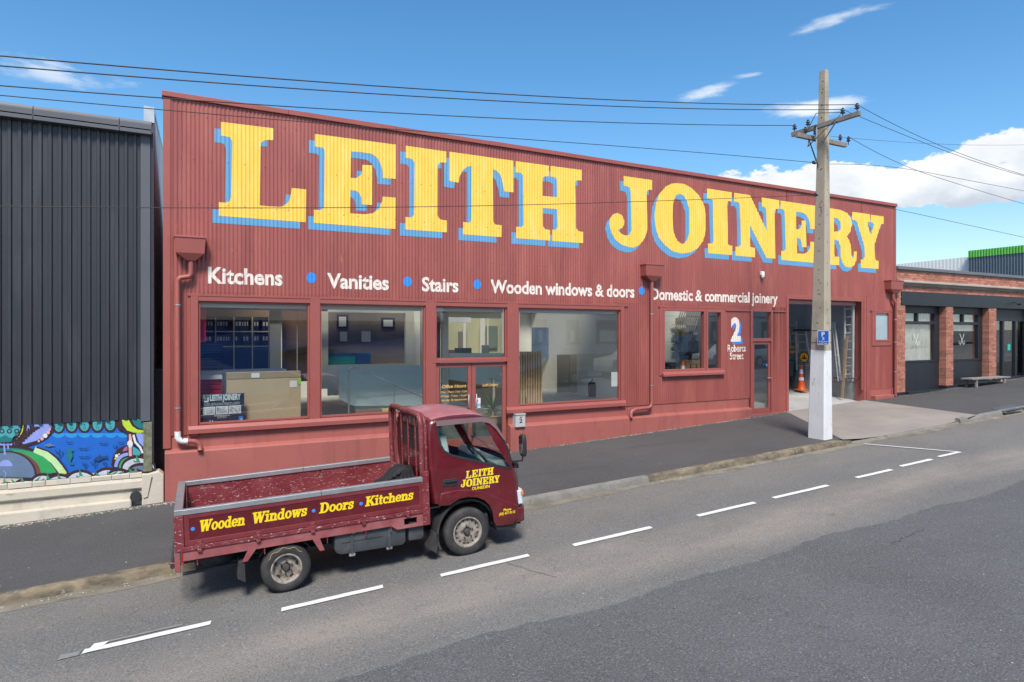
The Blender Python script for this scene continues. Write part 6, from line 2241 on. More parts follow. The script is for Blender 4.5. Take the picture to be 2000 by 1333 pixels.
# storm drain grate far right
sdn = thing('storm_drain', 'dark storm drain inlet plate set into the kerb at the right edge', 'drain', (20.9, 10.1, g(21)))
MB().hexa([(21.7, 10.08, g(21.7) + .10), (23.0, 10.06, g(23) + .10), (23.0, 10.5, g(23) + .125), (21.9, 10.48, g(21.9) + .125)], [(21.7, 10.08, g(21.7) + .125), (23.0, 10.06, g(23) + .125), (23.0, 10.5, g(23) + .142), (21.9, 10.48, g(21.9) + .142)]).build('plate', m_darkf, sdn)
MB().box(21.7, 22.6, 10.02, 10.09, g(21.7) + .0, g(21.7) + .07).build('inlet', m_black, sdn)

# ------------------------------------------------------------------ behind the shop windows
m_tan = mat('tan_timber_panel', (.42, .26, .13), .6, var=.12, vs=3)
m_brown = mat('brown_cupboard', (.20, .12, .08), .5, var=.15, vs=2)
m_card = mat('cardboard', (.55, .42, .26), .8, var=.06, vs=2)
m_redp = mat('red_plastic', (.55, .02, .06), .4)
m_navyb = mat('navy_binder', (.02, .03, .09), .5, var=.4, vs=30, island=.4)
m_colm = mat('cream_column', (.78, .74, .62), .6, var=.04)
m_paper = mat('paper', (.80, .80, .78), .7, var=.04)
m_mint = mat('mint_back_painted_glass', (.72, .86, .79), .15, var=.05)
m_bluef = mat('blue_desk_front', (.02, .10, .30), .5, var=.2)
m_darkb = mat('grey_brown_wall', (.20, .165, .15), .7, var=.15)


def rect(name, px0, px1, py0, py1, y, m, parent, th=.03, **k):
    xa, za = at(px0, py1, y)
    xb, zb_ = at(px1, py0, y)
    za = at((px0 + px1) / 2, py1, y)[1]
    zb_ = at((px0 + px1) / 2, py0, y)[1]
    return MB().box(xa, xb, y, y + th, za, zb_).build(name, m, parent, **k)


shelf = thing('binder_shelf', 'open office shelving full of dark binders behind the leftmost window', 'shelf', (1.2, 18, 1.2))
SY = 17.6
sx_ = [at(p, 650, SY)[0] for p in (392, 421, 457, 493, 526)]
zt, z1_, z2_, z3_, zf = [at(460, p, SY)[1] for p in (607, 619, 648, 677, 722)]
MB().box(sx_[0], sx_[-1], SY, SY + .4, z1_, zt + .05).build('top_panel', m_tan, shelf)
for xx in sx_:
    MB().box(xx - .015, xx + .015, SY, SY + .4, zf, z1_).build('upright', m_colm, shelf)
for zz in (z2_, z3_):
    MB().box(sx_[0], sx_[-1], SY + .002, SY + .4, zz - .015, zz + .015).build('shelf_board', m_colm, shelf)
MB().box(sx_[0], sx_[-1], SY + .38, SY + .42, zf, z1_).build('back_board', m_darkb, shelf)
rr = random.Random(12)
for zz, hmax in ((z2_ + .015, z1_ - z2_), (z3_ + .015, z2_ - z3_)):
    for a, b_ in zip(sx_[:-1], sx_[1:]):
        x = a + .03
        while x < b_ - .09:
            w_ = rr.uniform(.05, .085)
            if rr.random() < .85:
                bd = MB().box(x, x + w_ - .004, SY + .03, SY + .32, zz, zz + hmax * rr.uniform(.7, .85)).build('binder', m_navyb, shelf)
                MB().box(x + .012, x + w_ - .016, SY + .026, SY + .0295, zz + hmax * .35, zz + hmax * .62).build('binder_label', m_paper, bd)
            x += w_
for a, b_ in zip(sx_[:-1], sx_[1:]):
    MB().box(a + .02, b_ - .01, SY + .01, SY + .05, zf, z3_ - .02).build('cupboard_door', m_bluef, shelf)

cupb = thing('cupboard', 'tall brown timber cupboard behind the first shop window, right of the binders', 'cupboard', (2.9, 18, 1.2))
for a, b_ in ((551, 580), (581, 612)):
    rect('door', a, b_, 600, 745, 17.8, m_brown, cupb)
rect('column', 527, 549, 575, 748, 17.2, m_colm, bld, .15)
rect('bulkhead', 387, 640, 590, 606, 17.0, m_darkb, bld, .1)
bn2 = rect('hanging_banner', 386, 402, 594, 668, 14.3, mat('bright_red_banner_cloth', (.80, .03, .09), .6), None, .01)
props(bn2, 'red fabric banner hanging at the left edge of the leftmost shop window', 'banner')
dr_ = thing('plan_drawers', 'red plan drawers with white papers on top behind the leftmost window', 'drawers', (.6, 15, 1.2))
for i in range(3):
    rect('drawer', 386, 433, 742 + i * 10, 750.5 + i * 10, 14.85, m_redp, dr_, .6)
rect('papers', 386, 434, 734, 741.5, 14.8, m_paper, dr_, .6)
lp = thing('louvred_cabinet', 'dark blue grey louvred cabinet standing below the binder shelves', 'cabinet', (.9, 16, 1.2))
for i in range(9):
    rect('louvre', 391, 435, 672 + i * 5.4, 675.6 + i * 5.4, 16.0, m_bluef, lp, .1)
rect('cabinet_body', 390, 436, 670, 724, 16.06, m_navyb, lp, .4)
tb_ = thing('teal_worktop', 'long teal topped worktop along the back of the left office', 'worktop', (2, 15.6, 1.2))
rect('top', 392, 560, 724, 730, 15.6, m_paper, tb_, .7)
rect('front', 392, 560, 730, 760, 15.65, m_mint, tb_, .04)
bx = thing('cardboard_box', 'large flat cardboard carton leaning inside the leftmost shop window', 'box', (1.5, 14.4, 1.3))
rect('carton', 442.5, 587.5, 727, 822, 14.36, m_card, bx, .22, bevel=.006)
rect('flap', 443, 587, 727, 739, 14.352, mat('card_flap', (.36, .29, .19), .8), bx, .004)
rect('tape', 491, 507, 729, 738, 14.346, m_paper, bx, .003)
rect('label', 566, 580, 744, 757, 14.352, m_paper, bx, .003)
rect('green_tag', 583, 588, 740, 751, 14.345, mat('green_tag', (.2, .8, .05), .5), bx, .003)
# poster against the glass
ps = thing('window_poster', 'dark blue LEITH JOINERY poster with three small photos in the left window corner', 'poster', (.7, 14.2, 1.45))
PY2 = 14.16
m_pn = mat('poster_navy', (.035, .045, .085), .4)
m_pt = mat('poster_teal', (.07, .19, .22), .4)
m_ph = mat('poster_photo', (.55, .58, .60), .4, var=.5, vs=14, layers=(((.12, .12, .12), 18, (1, 1, 1), .55, .62, .8),))


def pz(a, b_):
    return at(380 + a * .05627, 760 + b_ * .05627, PY2)


(xa, za), (xb, zb_) = pz(140, 1215), pz(1725, 140)
MB().box(xa, xb, PY2, PY2 + .012, za, zb_).build('sheet', m_pn, ps)
MB().box(xa, xb - .12, PY2 - .002, PY2, pz(0, 440)[1], zb_).build('header', m_pt, ps)
t0, t1 = pz(535, 410), pz(1600, 410)
flat_text(ps, 'lettering', 'LEITH JOINERY', t0[0], t1[0], t0[1], .115, PY2 - .003, m_paper, .03)
MB().prism([pz(305, 200), pz(345, 200), pz(345, 320), pz(410, 320), pz(410, 345), pz(305, 345)], PY2 - .004, PY2 - .002).build('logo', m_gold if 'm_gold' in globals() else m_orange, ps)
MB().prism([pz(450, 300), pz(490, 300), pz(490, 440), pz(450, 465), pz(320, 460), pz(320, 415), pz(435, 420), pz(450, 405)], PY2 - .004, PY2 - .002).build('logo', m_paper, ps)
MB().prism([pz(450, 240), pz(490, 240), pz(490, 275), pz(450, 275)], PY2 - .004, PY2 - .002).build('logo', m_orange, ps)
for i, (a, b_) in enumerate(((290, 715), (745, 1170), (1195, 1610))):
    MB().box(pz(a, 0)[0], pz(b_, 0)[0], PY2 - .003, PY2 - .001, pz(700, 885)[1], pz(700, 610)[1]).build('photo_border', m_paper, ps)
    MB().box(pz(a + 22, 0)[0], pz(b_ - 22, 0)[0], PY2 - .0045, PY2 - .003, pz(700, 862)[1], pz(700, 632)[1]).build('photo', m_ph, ps)
q = pz(330, 540)
flat_text(ps, 'lettering', 'KITCHENS - VANITIES - STAIRS - BESPOKE JOINERY - WINDOWS', q[0], pz(1580, 0)[0], q[1], .022, PY2 - .003, m_paper, .0)
q = pz(320, 590)
flat_text(ps, 'lettering', 'WOODEN WINDOWS AND DOORS - COMMERCIAL AND DOMESTIC', q[0], pz(1580, 0)[0], q[1], .022, PY2 - .003, m_paper, .0)
q = pz(680, 960)
flat_text(ps, 'lettering', 'www.leithjoinery.co.nz', q[0], pz(1220, 0)[0], q[1], .04, PY2 - .003, m_paper, .0)
q = pz(800, 1025)
flat_text(ps, 'lettering', '03 477 0115', q[0], pz(1100, 0)[0], q[1], .04, PY2 - .003, m_paper, .0)
MB().box(pz(1535, 0)[0], pz(1680, 0)[0], PY2 - .003, PY2 - .001, pz(0, 1170)[1], pz(0, 1040)[1]).build('badge', m_dot, ps)
q = pz(1590, 1160)
flat_text(ps, 'lettering', 'f', q[0], pz(1650, 0)[0], q[1], .08, PY2 - .0045, m_paper, .03)
q = pz(520, 1180)
flat_text(ps, 'lettering', 'LJ', q[0], pz(640, 0)[0], q[1], .05, PY2 - .003, m_paper, .03)

# second window: partition with a dark board, frames, notices
rect('partition', 612, 641, 575, 760, 17.6, m_colm, bld, .1)
rect('partition', 641, 792, 575, 611, 17.6, m_colm, bld, .1)
rect('partition', 641, 792, 712, 770, 17.6, m_in, bld, .1)
rect('partition', 792, 809, 575, 770, 17.6, m_colm, bld, .1)
rect('partition', 823, 833, 575, 770, 17.5, m_colm, bld, .1)
rect('partition', 809, 823, 575, 770, 18.4, m_in, bld, .1)
rect('dark_board', 635, 800, 605, 718, 18.3, m_darkb, bld, .05)
for i, (a, b_, c_, d_, w_) in enumerate(((658, 680, 615, 642, 'upright certificate in a navy frame on the dark wall of the second window'), (745, 771, 621, 642, 'wide certificate in a navy frame on the dark wall of the second window'))):
    f_ = thing('picture_frame', w_, 'picture', (at(a, c_, 18.25)[0], 18.25, at(a, d_, 18.25)[1]))
    rect('frame', a, b_, c_, d_, 18.25, m_navyb, f_, .03)
    rect('certificate', a + 4, b_ - 4, c_ + 4, d_ - 4, 18.245, m_paper, f_, .004)
for a, b_, c_, d_, lab in ((664, 678, 648, 667, 'white notice sheet pinned under the upright certificate'), (706, 724, 647, 668, 'white notice sheet with a blue picture pinned in the second window room')):
    o_ = rect('notice', a, b_, c_, d_, 18.24, m_paper, None, .004)
    props(o_, lab, 'notice')
dk2 = thing('office_desk', 'deep blue and teal office desk behind the second window', 'desk', (3.6, 17.9, 1.2))
rect('desk_front', 641, 724, 690, 712, 17.9, m_bluef, dk2, .05)
rect('desk_panel', 641, 694, 697, 713, 17.85, mat('teal_desk_panel', (.02, .30, .30), .4), dk2, .03)
# frosted balustrade, hand rail, low timber boxes
bal = thing('glass_balustrade', 'mint frosted glass balustrade beside the entrance ramp behind the second window', 'balustrade', (4.2, 15.7, 1.2))
xa, za = at(662, 800, 15.9)
pp = [at(662, 714, 15.9), at(842, 714, 15.9), at(842, 793, 15.9), at(690, 793, 15.9), at(662, 780, 15.9)]
MB().prism([(p[0], p[1]) for p in pp], 15.9, 15.915).build('glass_panel', m_mint, bal)
rail = thing('hand_rail', 'bent stainless steel hand rail beside the entrance ramp', 'hand rail', (3.6, 15.2, 1.2))
r0, r1, r2, r3 = at(681, 808, 15.25), at(681, 724, 15.25), at(686, 719, 15.25), at(836, 780, 15.25)
MB().tube([(r0[0], 15.25, r0[1]), (r1[0], 15.25, r1[1]), (r1[0] + .02, 15.25, r1[1] + .05), (r2[0] + .02, 15.25, r2[1] + .01), (r2[0] + .1, 15.25, r2[1]), (r3[0], 15.25, r3[1])], .022, 10).build('rail', m_alu, rail, smooth=70)
mr = at(700, 800, 15.25)
for px in (770,):
    a_ = at(px, 752, 15.25)
    MB().tube([(a_[0], 15.25, 1.2), (a_[0], 15.25, a_[1])], .018, 8).build('baluster', m_alu, rail, smooth=70)
crt = thing('timber_plinth', 'low brown and yellow timber plinth on the floor of the second window', 'plinth', (4.2, 14.6, 1.3))
rect('board', 694, 746, 801, 812, 14.6, m_brown, crt, .2)
rect('board', 747, 775, 799, 811, 14.6, mat('yellow_ply', (.62, .47, .18), .6), crt, .2)

# entrance: sloping panel, column, desk and monitor, plants
ent = thing('ramp_balustrade', 'frosted balustrade over a sloping brown timber panel inside the entrance doors', 'balustrade', (6.5, 15.9, 1))
pg = [at(877, 690, 16.3), at(1012, 690, 16.3), at(1012, 762, 16.3), at(877, 741, 16.3)]
MB().prism(pg, 16.3, 16.315).build('glass_panel', m_mint, ent)
pg = [at(877, 741.6, 16.3), at(1012, 762.6, 16.3), at(1012, 800, 16.3), at(877, 782, 16.3)]
MB().prism(pg, 16.28, 16.34).build('timber_panel', mat('sloping_timber_panel', (.30, .20, .09), .5, var=.15, vs=2), ent)
rect('column', 864, 876, 600, 790, 16.2, m_colm, bld, .12)
rect('door_leaf', 848, 860, 600, 790, 16.6, m_brown, bld, .05)
m_ylw = mat('pale_yellow_wall', (.55, .52, .30), .7, var=.05)
rect('back_room_wall', 868, 982, 622, 720, 20.2, m_ylw, bld, .1)
rect('back_room_wall', 982, 1015, 600, 720, 19.6, m_in, bld, .1)
for a, b_ in ((938, 947), (905, 910), (952, 954)):
    rect('mullion', a, b_, 622, 705, 19.9, m_colm, bld, .05)
rect('dark_opening', 896, 905, 648, 690, 20.1, m_darkb, bld, .05)
rect('dark_opening', 950, 972, 637, 680, 20.1, mat('dim_green_glass', (.18, .22, .17), .3), bld, .05)
mon = thing('computer_monitor', 'black computer monitor seen through the light above the entrance doors', 'monitor', (at(905, 690, 18)[0], 18, 2.4))
rect('screen', 889, 921, 680, 701, 18.0, m_black, mon, .05)
rect('foot', 901, 909, 700, 708, 18.02, m_black, mon, .04)
och = thing('office_chair', 'grey office chair seen behind the monitor through the entrance light', 'chair', (at(950, 700, 18.6)[0], 18.6, 1.2))
rect('backrest', 942, 956, 674, 700, 18.6, mat('grey_mesh', (.12, .14, .15), .7), och, .08, bevel=.03)
rect('seat', 944, 966, 700, 704, 18.3, m_black, och, .4)
dsk = thing('reception_desk', 'brown reception desk under the monitor behind the entrance', 'desk', (at(900, 720, 18)[0], 17.9, 1.2))
rect('desk_body', 876, 1000, 704, 730, 17.9, m_brown, dsk, .6)
rect('drawer', 876, 889, 684, 702, 18.3, m_brown, dsk, .4)
la = thing('ceiling_panel_light', 'flat white ceiling panel light seen above the entrance doors', 'ceiling light', (at(896, 625, 18.5)[0], 18.5, 3.8))
rect('diffuser', 872, 920, 620, 630, 18.6, m_white, la, .3)

m_leaf = mat('yucca_leaf', (.07, .17, .035), .5, var=.3, vs=9, island=.35)
m_stem = mat('pale_plant_stem', (.45, .40, .30), .8, var=.2, vs=9)


def spiky(name, label, px, py_head, py_foot, y, n, ln, w, pot=True):
    x, zh = at(px, py_head, y)
    zf_ = at(px, py_foot, y)[1]
    t = thing(name, label, 'plant', (x, y, zf_))
    r_ = random.Random(int(px))
    MB().tube([(x, y, zf_ - .02), (x + .01, y, (zf_ + zh) / 2), (x, y, zh)], .03, 8).build('stem', m_stem, t, smooth=60)
    for i in range(n):
        a = r_.uniform(0, 2 * math.pi)
        up = r_.uniform(.05, 1.25)
        L_ = ln * r_.uniform(.7, 1.1)
        d = Vector((math.cos(a) * math.cos(up), math.sin(a) * math.cos(up), math.sin(up)))
        side_ = Vector((-math.sin(a), math.cos(a), 0))
        p0 = Vector((x, y, zh - .04))
        vs = []
        for k in range(6):
            s_ = k / 5
            c_ = p0 + d * (L_ * s_) + Vector((0, 0, -L_ * .45 * s_ * s_ * (1 - up / 1.8)))
            ww = w * (1 - s_) ** .7 * (.5 + s_ if s_ < .5 else 1)
            vs += [c_ - side_ * ww, c_ + Vector((0, 0, -ww * .5)), c_ + side_ * ww]
        fs = []
        for k in range(5):
            fs += [(3 * k, 3 * k + 1, 3 * k + 4, 3 * k + 3), (3 * k + 1, 3 * k + 2, 3 * k + 5, 3 * k + 4)]
        MB().add(vs, fs).build('leaf', m_leaf, t, smooth=80)
    if pot:
        MB().lathe([(.12, 0), (.17, .28), (.19, .28), (.19, .31), (.16, .31), (.15, .26), (0, .26)], (x, y, zf_ - .3), 'z', 16).build('pot', m_tan, t, smooth=50)
    return t


spiky('potted_yucca', 'bushy green spiky yucca low behind the right entrance door', 962, 795, 812, 14.75, 46, .62, .024)
spiky('potted_dracaena', 'slim pale stemmed dracaena with a small spiky head behind the right entrance door', 964, 742, 800, 15.1, 12, .27, .014)
yb_ = rect('yellow_board', 984, 990, 792, 812, 14.6, mat('yellow_board', (.62, .47, .18), .6), None, .03)
props(yb_, 'narrow pale yellow board standing behind the plants at the entrance', 'board')

# fourth window: slatted screen, panels, bin, notice
m_slat = mat('pale_pine_slat', (.68, .46, .24), .6, var=.15, vs=4)
ss = thing('slatted_screen', 'free standing screen of upright pine slats behind the right shop window', 'screen', (at(1036, 775, 15.6)[0], 15.6, 1.2))
for i in range(9):
    px = 1016.5 + i * 4.9
    xa = at(px, 700, 15.6)[0]
    xb = at(px + 2.6, 700, 15.6)[0]
    MB().box(xa, xb, 15.58, 15.66, 1.2, at(px, 687, 15.6)[1]).build('slat', m_slat, ss, bevel=.003)
for zz in (1.5, 2.5):
    MB().box(at(1015, 700, 15.6)[0], at(1059, 700, 15.6)[0], 15.665, 15.70, zz, zz + .05).build('rail', m_slat, ss)
pn = thing('sample_panels', 'three pale beige timber door panels leaning in the middle of the right window', 'panels', (at(1100, 760, 17.8)[0], 17.8, 1.2))
m_bei = mat('beige_panel', (.50, .43, .34), .6, var=.05)
for a, b_ in ((1089, 1112), (1113, 1127), (1128, 1136)):
    rect('panel', a, b_, 693, 767, 17.8, m_bei, pn, .04)
rect('column', 1130, 1138, 590, 766, 18.0, m_colm, bld, .1)
rect('column', 1162, 1178, 590, 766, 18.4, m_colm, bld, .1)
rect('panel_wall', 1138, 1162, 697, 772, 18.6, m_brown, bld, .05)
rect('blue_wall', 1040, 1100, 640, 700, 19.6, mat('dull_blue_panel', (.12, .17, .26), .6), bld, .05)
bin_ = thing('black_bin', 'black fabric bin with a strap handle on the floor of the right shop window', 'bin', (at(1160, 773, 16.9)[0], 16.9, 1.2))
bxc = at(1159.5, 773, 16.9)[0]
MB().lathe([(.0, 0), (.17, 0), (.19, .36), (.15, .46), (.0, .47)], (bxc, 16.9, 1.205), 'z', 12).build('bin_body', m_bag, bin_, smooth=50)
MB().tube([(bxc - .09, 16.9, 1.66), (bxc - .05, 16.9, 1.76), (bxc + .05, 16.9, 1.76), (bxc + .09, 16.9, 1.66)], .015, 6).build('handle', m_brown, bin_, smooth=70)
nt_ = rect('window_notice', 1194, 1211.5, 727, 755, 14.09, m_paper, None, .002)
props(nt_, 'white printed notice stuck inside the lower right corner of the right shop window', 'notice')
sgp = rect('steel_post', 1027, 1028.2, 776, 798, 14.5, m_black, None, .02)
props(sgp, 'thin black steel edge of a glass screen behind the right shop window', 'post')

# ------------------------------------------------------------------ workshop office: shelves, banner, person
WZ = 1.5
MB().box(12, 15.75, FY + .2, 18.2, 1.3, WZ).build('floor', m_conc, bld)
MB().box(15.76, 16.9, FY + .1, 18.2, .3, g(16.2) + PAVE + .05).build('floor', m_conc, bld)
wsf = thing('workshop_shelves', 'crowded workshop shelves of papers and boxes behind the two light window', 'shelf', (14.6, 17.6, WZ))
m_mixb = mat('mixed_boxes', (.48, .44, .36), .7, var=.5, vs=3, island=.6)
rr = random.Random(21)
for lv, py in enumerate((634, 652, 670, 686, 702)):
    zz = at(1370, py, 17.6)[1]
    xa, xb = at(1330, py, 17.6)[0], at(1425, py, 17.6)[0]
    MB().box(xa, xb, 17.6, 18.1, zz - .03, zz).build('shelf_board', m_white, wsf)
    x = xa + .05
    while x < xb - .1:
        w_ = rr.uniform(.08, .30)
        if rr.random() < .85:
            MB().box(x, x + w_ - .01, 17.63, 17.95, zz, zz + rr.uniform(.10, .30)).build('box', m_mixb if rr.random() < .7 else m_darkb, wsf, bevel=.004)
        x += w_
for i in range(10):
    a = at(1318 + i * 4.2, 640, 17.3)
    MB().tube([(a[0], 17.3, a[1] - .1), (a[0] + .3, 17.3, a[1] + .6)], .02, 5).build('leaning_strip', m_bei, wsf)
bnr = thing('pull_up_banner', 'pull up banner in pale blue with a yellow top beside the person', 'banner', (at(1332, 700, 16.6)[0], 16.6, WZ))
rect('banner_sheet', 1318, 1347, 657, 712, 16.6, mat('pale_blue_print_sheet', (.25, .42, .60), .5, var=.3, vs=4), bnr, .01)
rect('banner_top', 1318, 1347, 648.5, 657, 16.6, mat('yellow_print_sheet', (.62, .45, .10), .5, var=.2, vs=6), bnr, .01)
rect('banner_mark', 1324, 1330, 671, 683, 16.595, m_tan, bnr, .003)
bch = thing('workbench', 'white topped bench under the workshop window shelves', 'bench', (14, 15.4, WZ))
rect('bench_top', 1299, 1320, 705, 708, 15.6, m_paper, bch, .5)
rect('bench_front', 1299, 1320, 708, 725, 15.62, m_steel, bch, .3)
cts = thing('timber_crate', 'plain timber crate standing in front of the person at the window', 'crate', (at(1354, 716, 15.2)[0], 15.2, WZ))
rect('crate_side', 1341, 1367, 704, 730, 15.1, m_tan, cts, .3, bevel=.01)
for px in (1348, 1360):
    rect('crate_slot', px, px + 2, 712, 722, 15.09, m_black, cts, .008)


def skin_body(name, chains, m, parent, root=0):
    """chains: list of [(x,y,z,r),...]; points that coincide are merged"""
    idx, vs, rs, es = {}, [], [], []
    for ch in chains:
        prev = None
        for p in ch:
            key = tuple(round(c, 3) for c in p[:3])
            if key not in idx:
                idx[key] = len(vs)
                vs.append(p[:3])
                rs.append(p[3])
            if prev is not None and prev != idx[key]:
                es.append((prev, idx[key]))
            prev = idx[key]
    me = bpy.data.meshes.new(name + '_skeleton')
    me.from_pydata(vs, es, [])
    o = bpy.data.objects.new(name + '_skeleton', me)
    COL.objects.link(o)
    o.modifiers.new('s', 'SKIN')
    for i, r in enumerate(rs):
        sv_ = me.skin_vertices[0].data[i]
        sv_.radius = (r, r)
        sv_.use_root = (i == root)
    sb = o.modifiers.new('d', 'SUBSURF')
    sb.levels = 2
    bpy.context.view_layer.update()
    dg = bpy.context.evaluated_depsgraph_get()
    me2 = bpy.data.meshes.new_from_object(o.evaluated_get(dg))
    V, Fc = [tuple(v.co) for v in me2.vertices], [tuple(p.vertices) for p in me2.polygons]
    bpy.data.objects.remove(o)
    bpy.data.meshes.remove(me2)
    return MB().add(V, Fc).build(name, m, parent, local=True, smooth=180)


pxm, pym = 14.95, 15.75
person = thing('person', 'person in a dark jacket and cap standing head bowed behind the workshop window', 'person', (pxm, pym, WZ), (0, 0, R(200)))
m_skin = mat('skin', (.42, .25, .18), .55, var=.08)
m_jack = mat('navy_jacket', (.018, .024, .045), .8, var=.2, vs=10)
m_trs = mat('dark_trousers', (.02, .02, .022), .8, var=.2, vs=10)
# local: faces -y (towards the street before its turn), x = its left
body = [
    [(0, 0, .98, .155), (0, -.01, 1.15, .155), (0, -.01, 1.32, .175), (0, .0, 1.44, .14), (0, -.02, 1.50, .065), (0, -.05, 1.56, .06)],
    [(0, 0, .98, .155), (.10, 0, .88, .10), (.11, -.01, .50, .065), (.11, .02, .10, .045), (.12, -.10, .04, .045), (.12, -.16, .03, .035)],
    [(0, 0, .98, .155), (-.10, 0, .88, .10), (-.11, -.01, .50, .065), (-.11, .02, .10, .045), (-.12, -.10, .04, .045), (-.12, -.16, .03, .035)],
    [(0, .0, 1.44, .14), (.17, .0, 1.42, .075), (.24, .0, 1.30, .062), (.28, .01, 1.14, .052), (.22, -.14, 1.02, .045), (.13, -.24, 1.00, .034), (.10, -.28, 1.0, .030)],
    [(0, .0, 1.44, .14), (-.17, .0, 1.42, .075), (-.24, .0, 1.30, .062), (-.28, .01, 1.14, .052), (-.22, -.14, 1.02, .045), (-.13, -.24, 1.00, .034), (-.10, -.28, 1.0, .030)],
]
bdy = skin_body('body', body, m_jack, person)
skin_body('trousers', [[(0, 0, .97, .158), (.10, 0, .86, .104), (.11, -.01, .50, .070), (.11, .02, .12, .056)], [(0, 0, .97, .158), (-.10, 0, .86, .104), (-.11, -.01, .50, .070), (-.11, .02, .12, .056)]], m_trs, person)
hd = MB()
hv, hf = [], []
nu, nv = 16, 12
for j in range(nv + 1):
    ph = math.pi * j / nv
    for i in range(nu):
        th_ = 2 * math.pi * i / nu
        x_, y_, z_ = math.sin(ph) * math.cos(th_) * .078, math.sin(ph) * math.sin(th_) * .098, math.cos(ph) * .118
        if z_ < -.03:
            x_ *= .80
            y_ = y_ * .86 - .008
        if abs(x_) < .03 and y_ < -.07 and -.045 < z_ < .012:
            y_ -= .022                                   # nose
        if abs(abs(x_) - .035) < .018 and y_ < -.05 and .0 < z_ < .035:
            y_ += .010                                   # eye sockets
        # bowed head
        a_ = R(24)
        hv.append((x_, -.085 + y_ * math.cos(a_) + z_ * -math.sin(a_), 1.655 + z_ * math.cos(a_) + y_ * math.sin(a_) * 1.0))
for j in range(nv):
    for i in range(nu):
        k = (i + 1) % nu
        hf.append((j * nu + i, j * nu + k, (j + 1) * nu + k, (j + 1) * nu + i))
head = hd.add(hv, hf).build('head', m_skin, person, local=True, smooth=180)
MB().add([(p[0] * 1.08, (p[1] + .085) * 1.08 - .080, (p[2] - 1.655) * 1.06 + 1.662) for p in hv[:nu * 6]] , [f for f in hf if max(f) < nu * 6]).build('cap', m_black, head, local=True, smooth=180)
MB().prism([(-.06, -.17), (.06, -.17), (.045, -.24), (-.045, -.24)], 1.655, 1.668, axis='z').build('cap_peak', m_black, head, local=True, bevel=.004)
for s_ in (-1, 1):
    MB().lathe([(0, -.012), (.018, -.008), (.02, .0), (.01, .01), (0, .012)], (.076 * s_, -.075, 1.645), 'x', 10).build('ear', m_skin, head, local=True, smooth=180)
    hand = [[(.10 * s_, -.28, 1.0, .030), (.085 * s_, -.33, .995, .028), (.08 * s_, -.365, .985, .024)]]
    for f_, (dx_, ln) in enumerate(((-.026, .055), (-.009, .065), (.009, .06), (.025, .048))):
        hand.append([(.08 * s_, -.365, .985, .024), ((.08 + dx_) * s_, -.385, .98, .010), ((.08 + dx_ * 1.1) * s_, -.385 - ln * .6, .965, .009), ((.08 + dx_ * 1.1) * s_, -.385 - ln * .8, .94, .008)])
    hand.append([(.085 * s_, -.33, .995, .028), (.052 * s_, -.345, .99, .012), (.04 * s_, -.375, .975, .010)])
    skin_body('hand', hand, m_skin, person)
MB().box(-.15, .13, -.165, -.15, 1.02, 1.05).build('red_belt_edge', m_redp, person, local=True)

# ------------------------------------------------------------------ traffic cones
m_corange = mat('orange_cone_plastic', (.80, .10, .015), .45, var=.06)
m_cband = mat('white_reflective_band', (.75, .76, .78), .35)


def cone(label, x, y, z, s=1.0, group='orange traffic cones'):
    t = thing('traffic_cone', label, 'traffic cone', (x, y, z), group=group)
    MB().box(x - .19 * s, x + .19 * s, y - .19 * s, y + .19 * s, z, z + .035 * s).build('base', m_corange, t, bevel=.012)
    H_ = .90 * s

    def rad(h):
        return .145 * s - (.145 - .028) * s * h / H_
    MB().lathe([(rad(0) + .02, .03), (rad(.05), .06)] + [(rad(h), h) for h in (.2 * s, .5 * s, .86 * s)] + [(.02 * s, .9 * s), (0, .9 * s)], (x, y, z), 'z', 24).build('cone_body', m_corange, t, smooth=50)
    for a, b_ in ((.36, .47), (.60, .76)):
        MB().lathe([(rad(a * s) + .003, a * s), (rad(b_ * s) + .003, b_ * s)], (x, y, z), 'z', 24, caps=False).build('band', m_cband, t, smooth=60)
    return t


cy_, _ = at_x(1565, 700, 20.72)
cone('orange traffic cone with two white bands inside the garage doorway', 20.72, cy_, 1.10, 1.02)
cx_, _ = at(1334, 700, 15.0)
cone('orange traffic cone half hidden behind the sill of the workshop window', cx_, 15.0, WZ, .95)

# ------------------------------------------------------------------ garage wall: ladders, plank, hose, round sign
GX = 21.02


def gy(px, py):
    return at_x(px, py, GX)


def ladder(name, label, pa, pb, pc, pd, n, x=GX, group=None, r=.016):
    """rails pa-pb and pc-pd given as (pixel x, pixel y) on the garage wall"""
    P = [gy(*p) for p in (pa, pb, pc, pd)]
    t = thing(name, label, 'ladder', (x, P[1][0], P[1][1]), group=group)
    for (u, v) in ((0, 1), (2, 3)):
        (ya, za), (yb2, zb2) = P[u], P[v]
        d = Vector((0, yb2 - ya, zb2 - za))
        MB().hexa([(x - .035, ya - .014, za), (x + .035, ya - .014, za), (x + .035, ya + .014, za), (x - .035, ya + .014, za)],
                  [(x - .035, yb2 - .014, zb2), (x + .035, yb2 - .014, zb2), (x + .035, yb2 + .014, zb2), (x - .035, yb2 + .014, zb2)]).build('rail', m_lad, t)
    for i in range(n):
        s_ = (i + .5) / n
        a = (x, P[0][0] + (P[1][0] - P[0][0]) * s_, P[0][1] + (P[1][1] - P[0][1]) * s_)
        b_ = (x, P[2][0] + (P[3][0] - P[2][0]) * s_, P[2][1] + (P[3][1] - P[2][1]) * s_)
        MB().tube([a, b_], r, 8).build('rung', m_lad, t, smooth=60)
    return t


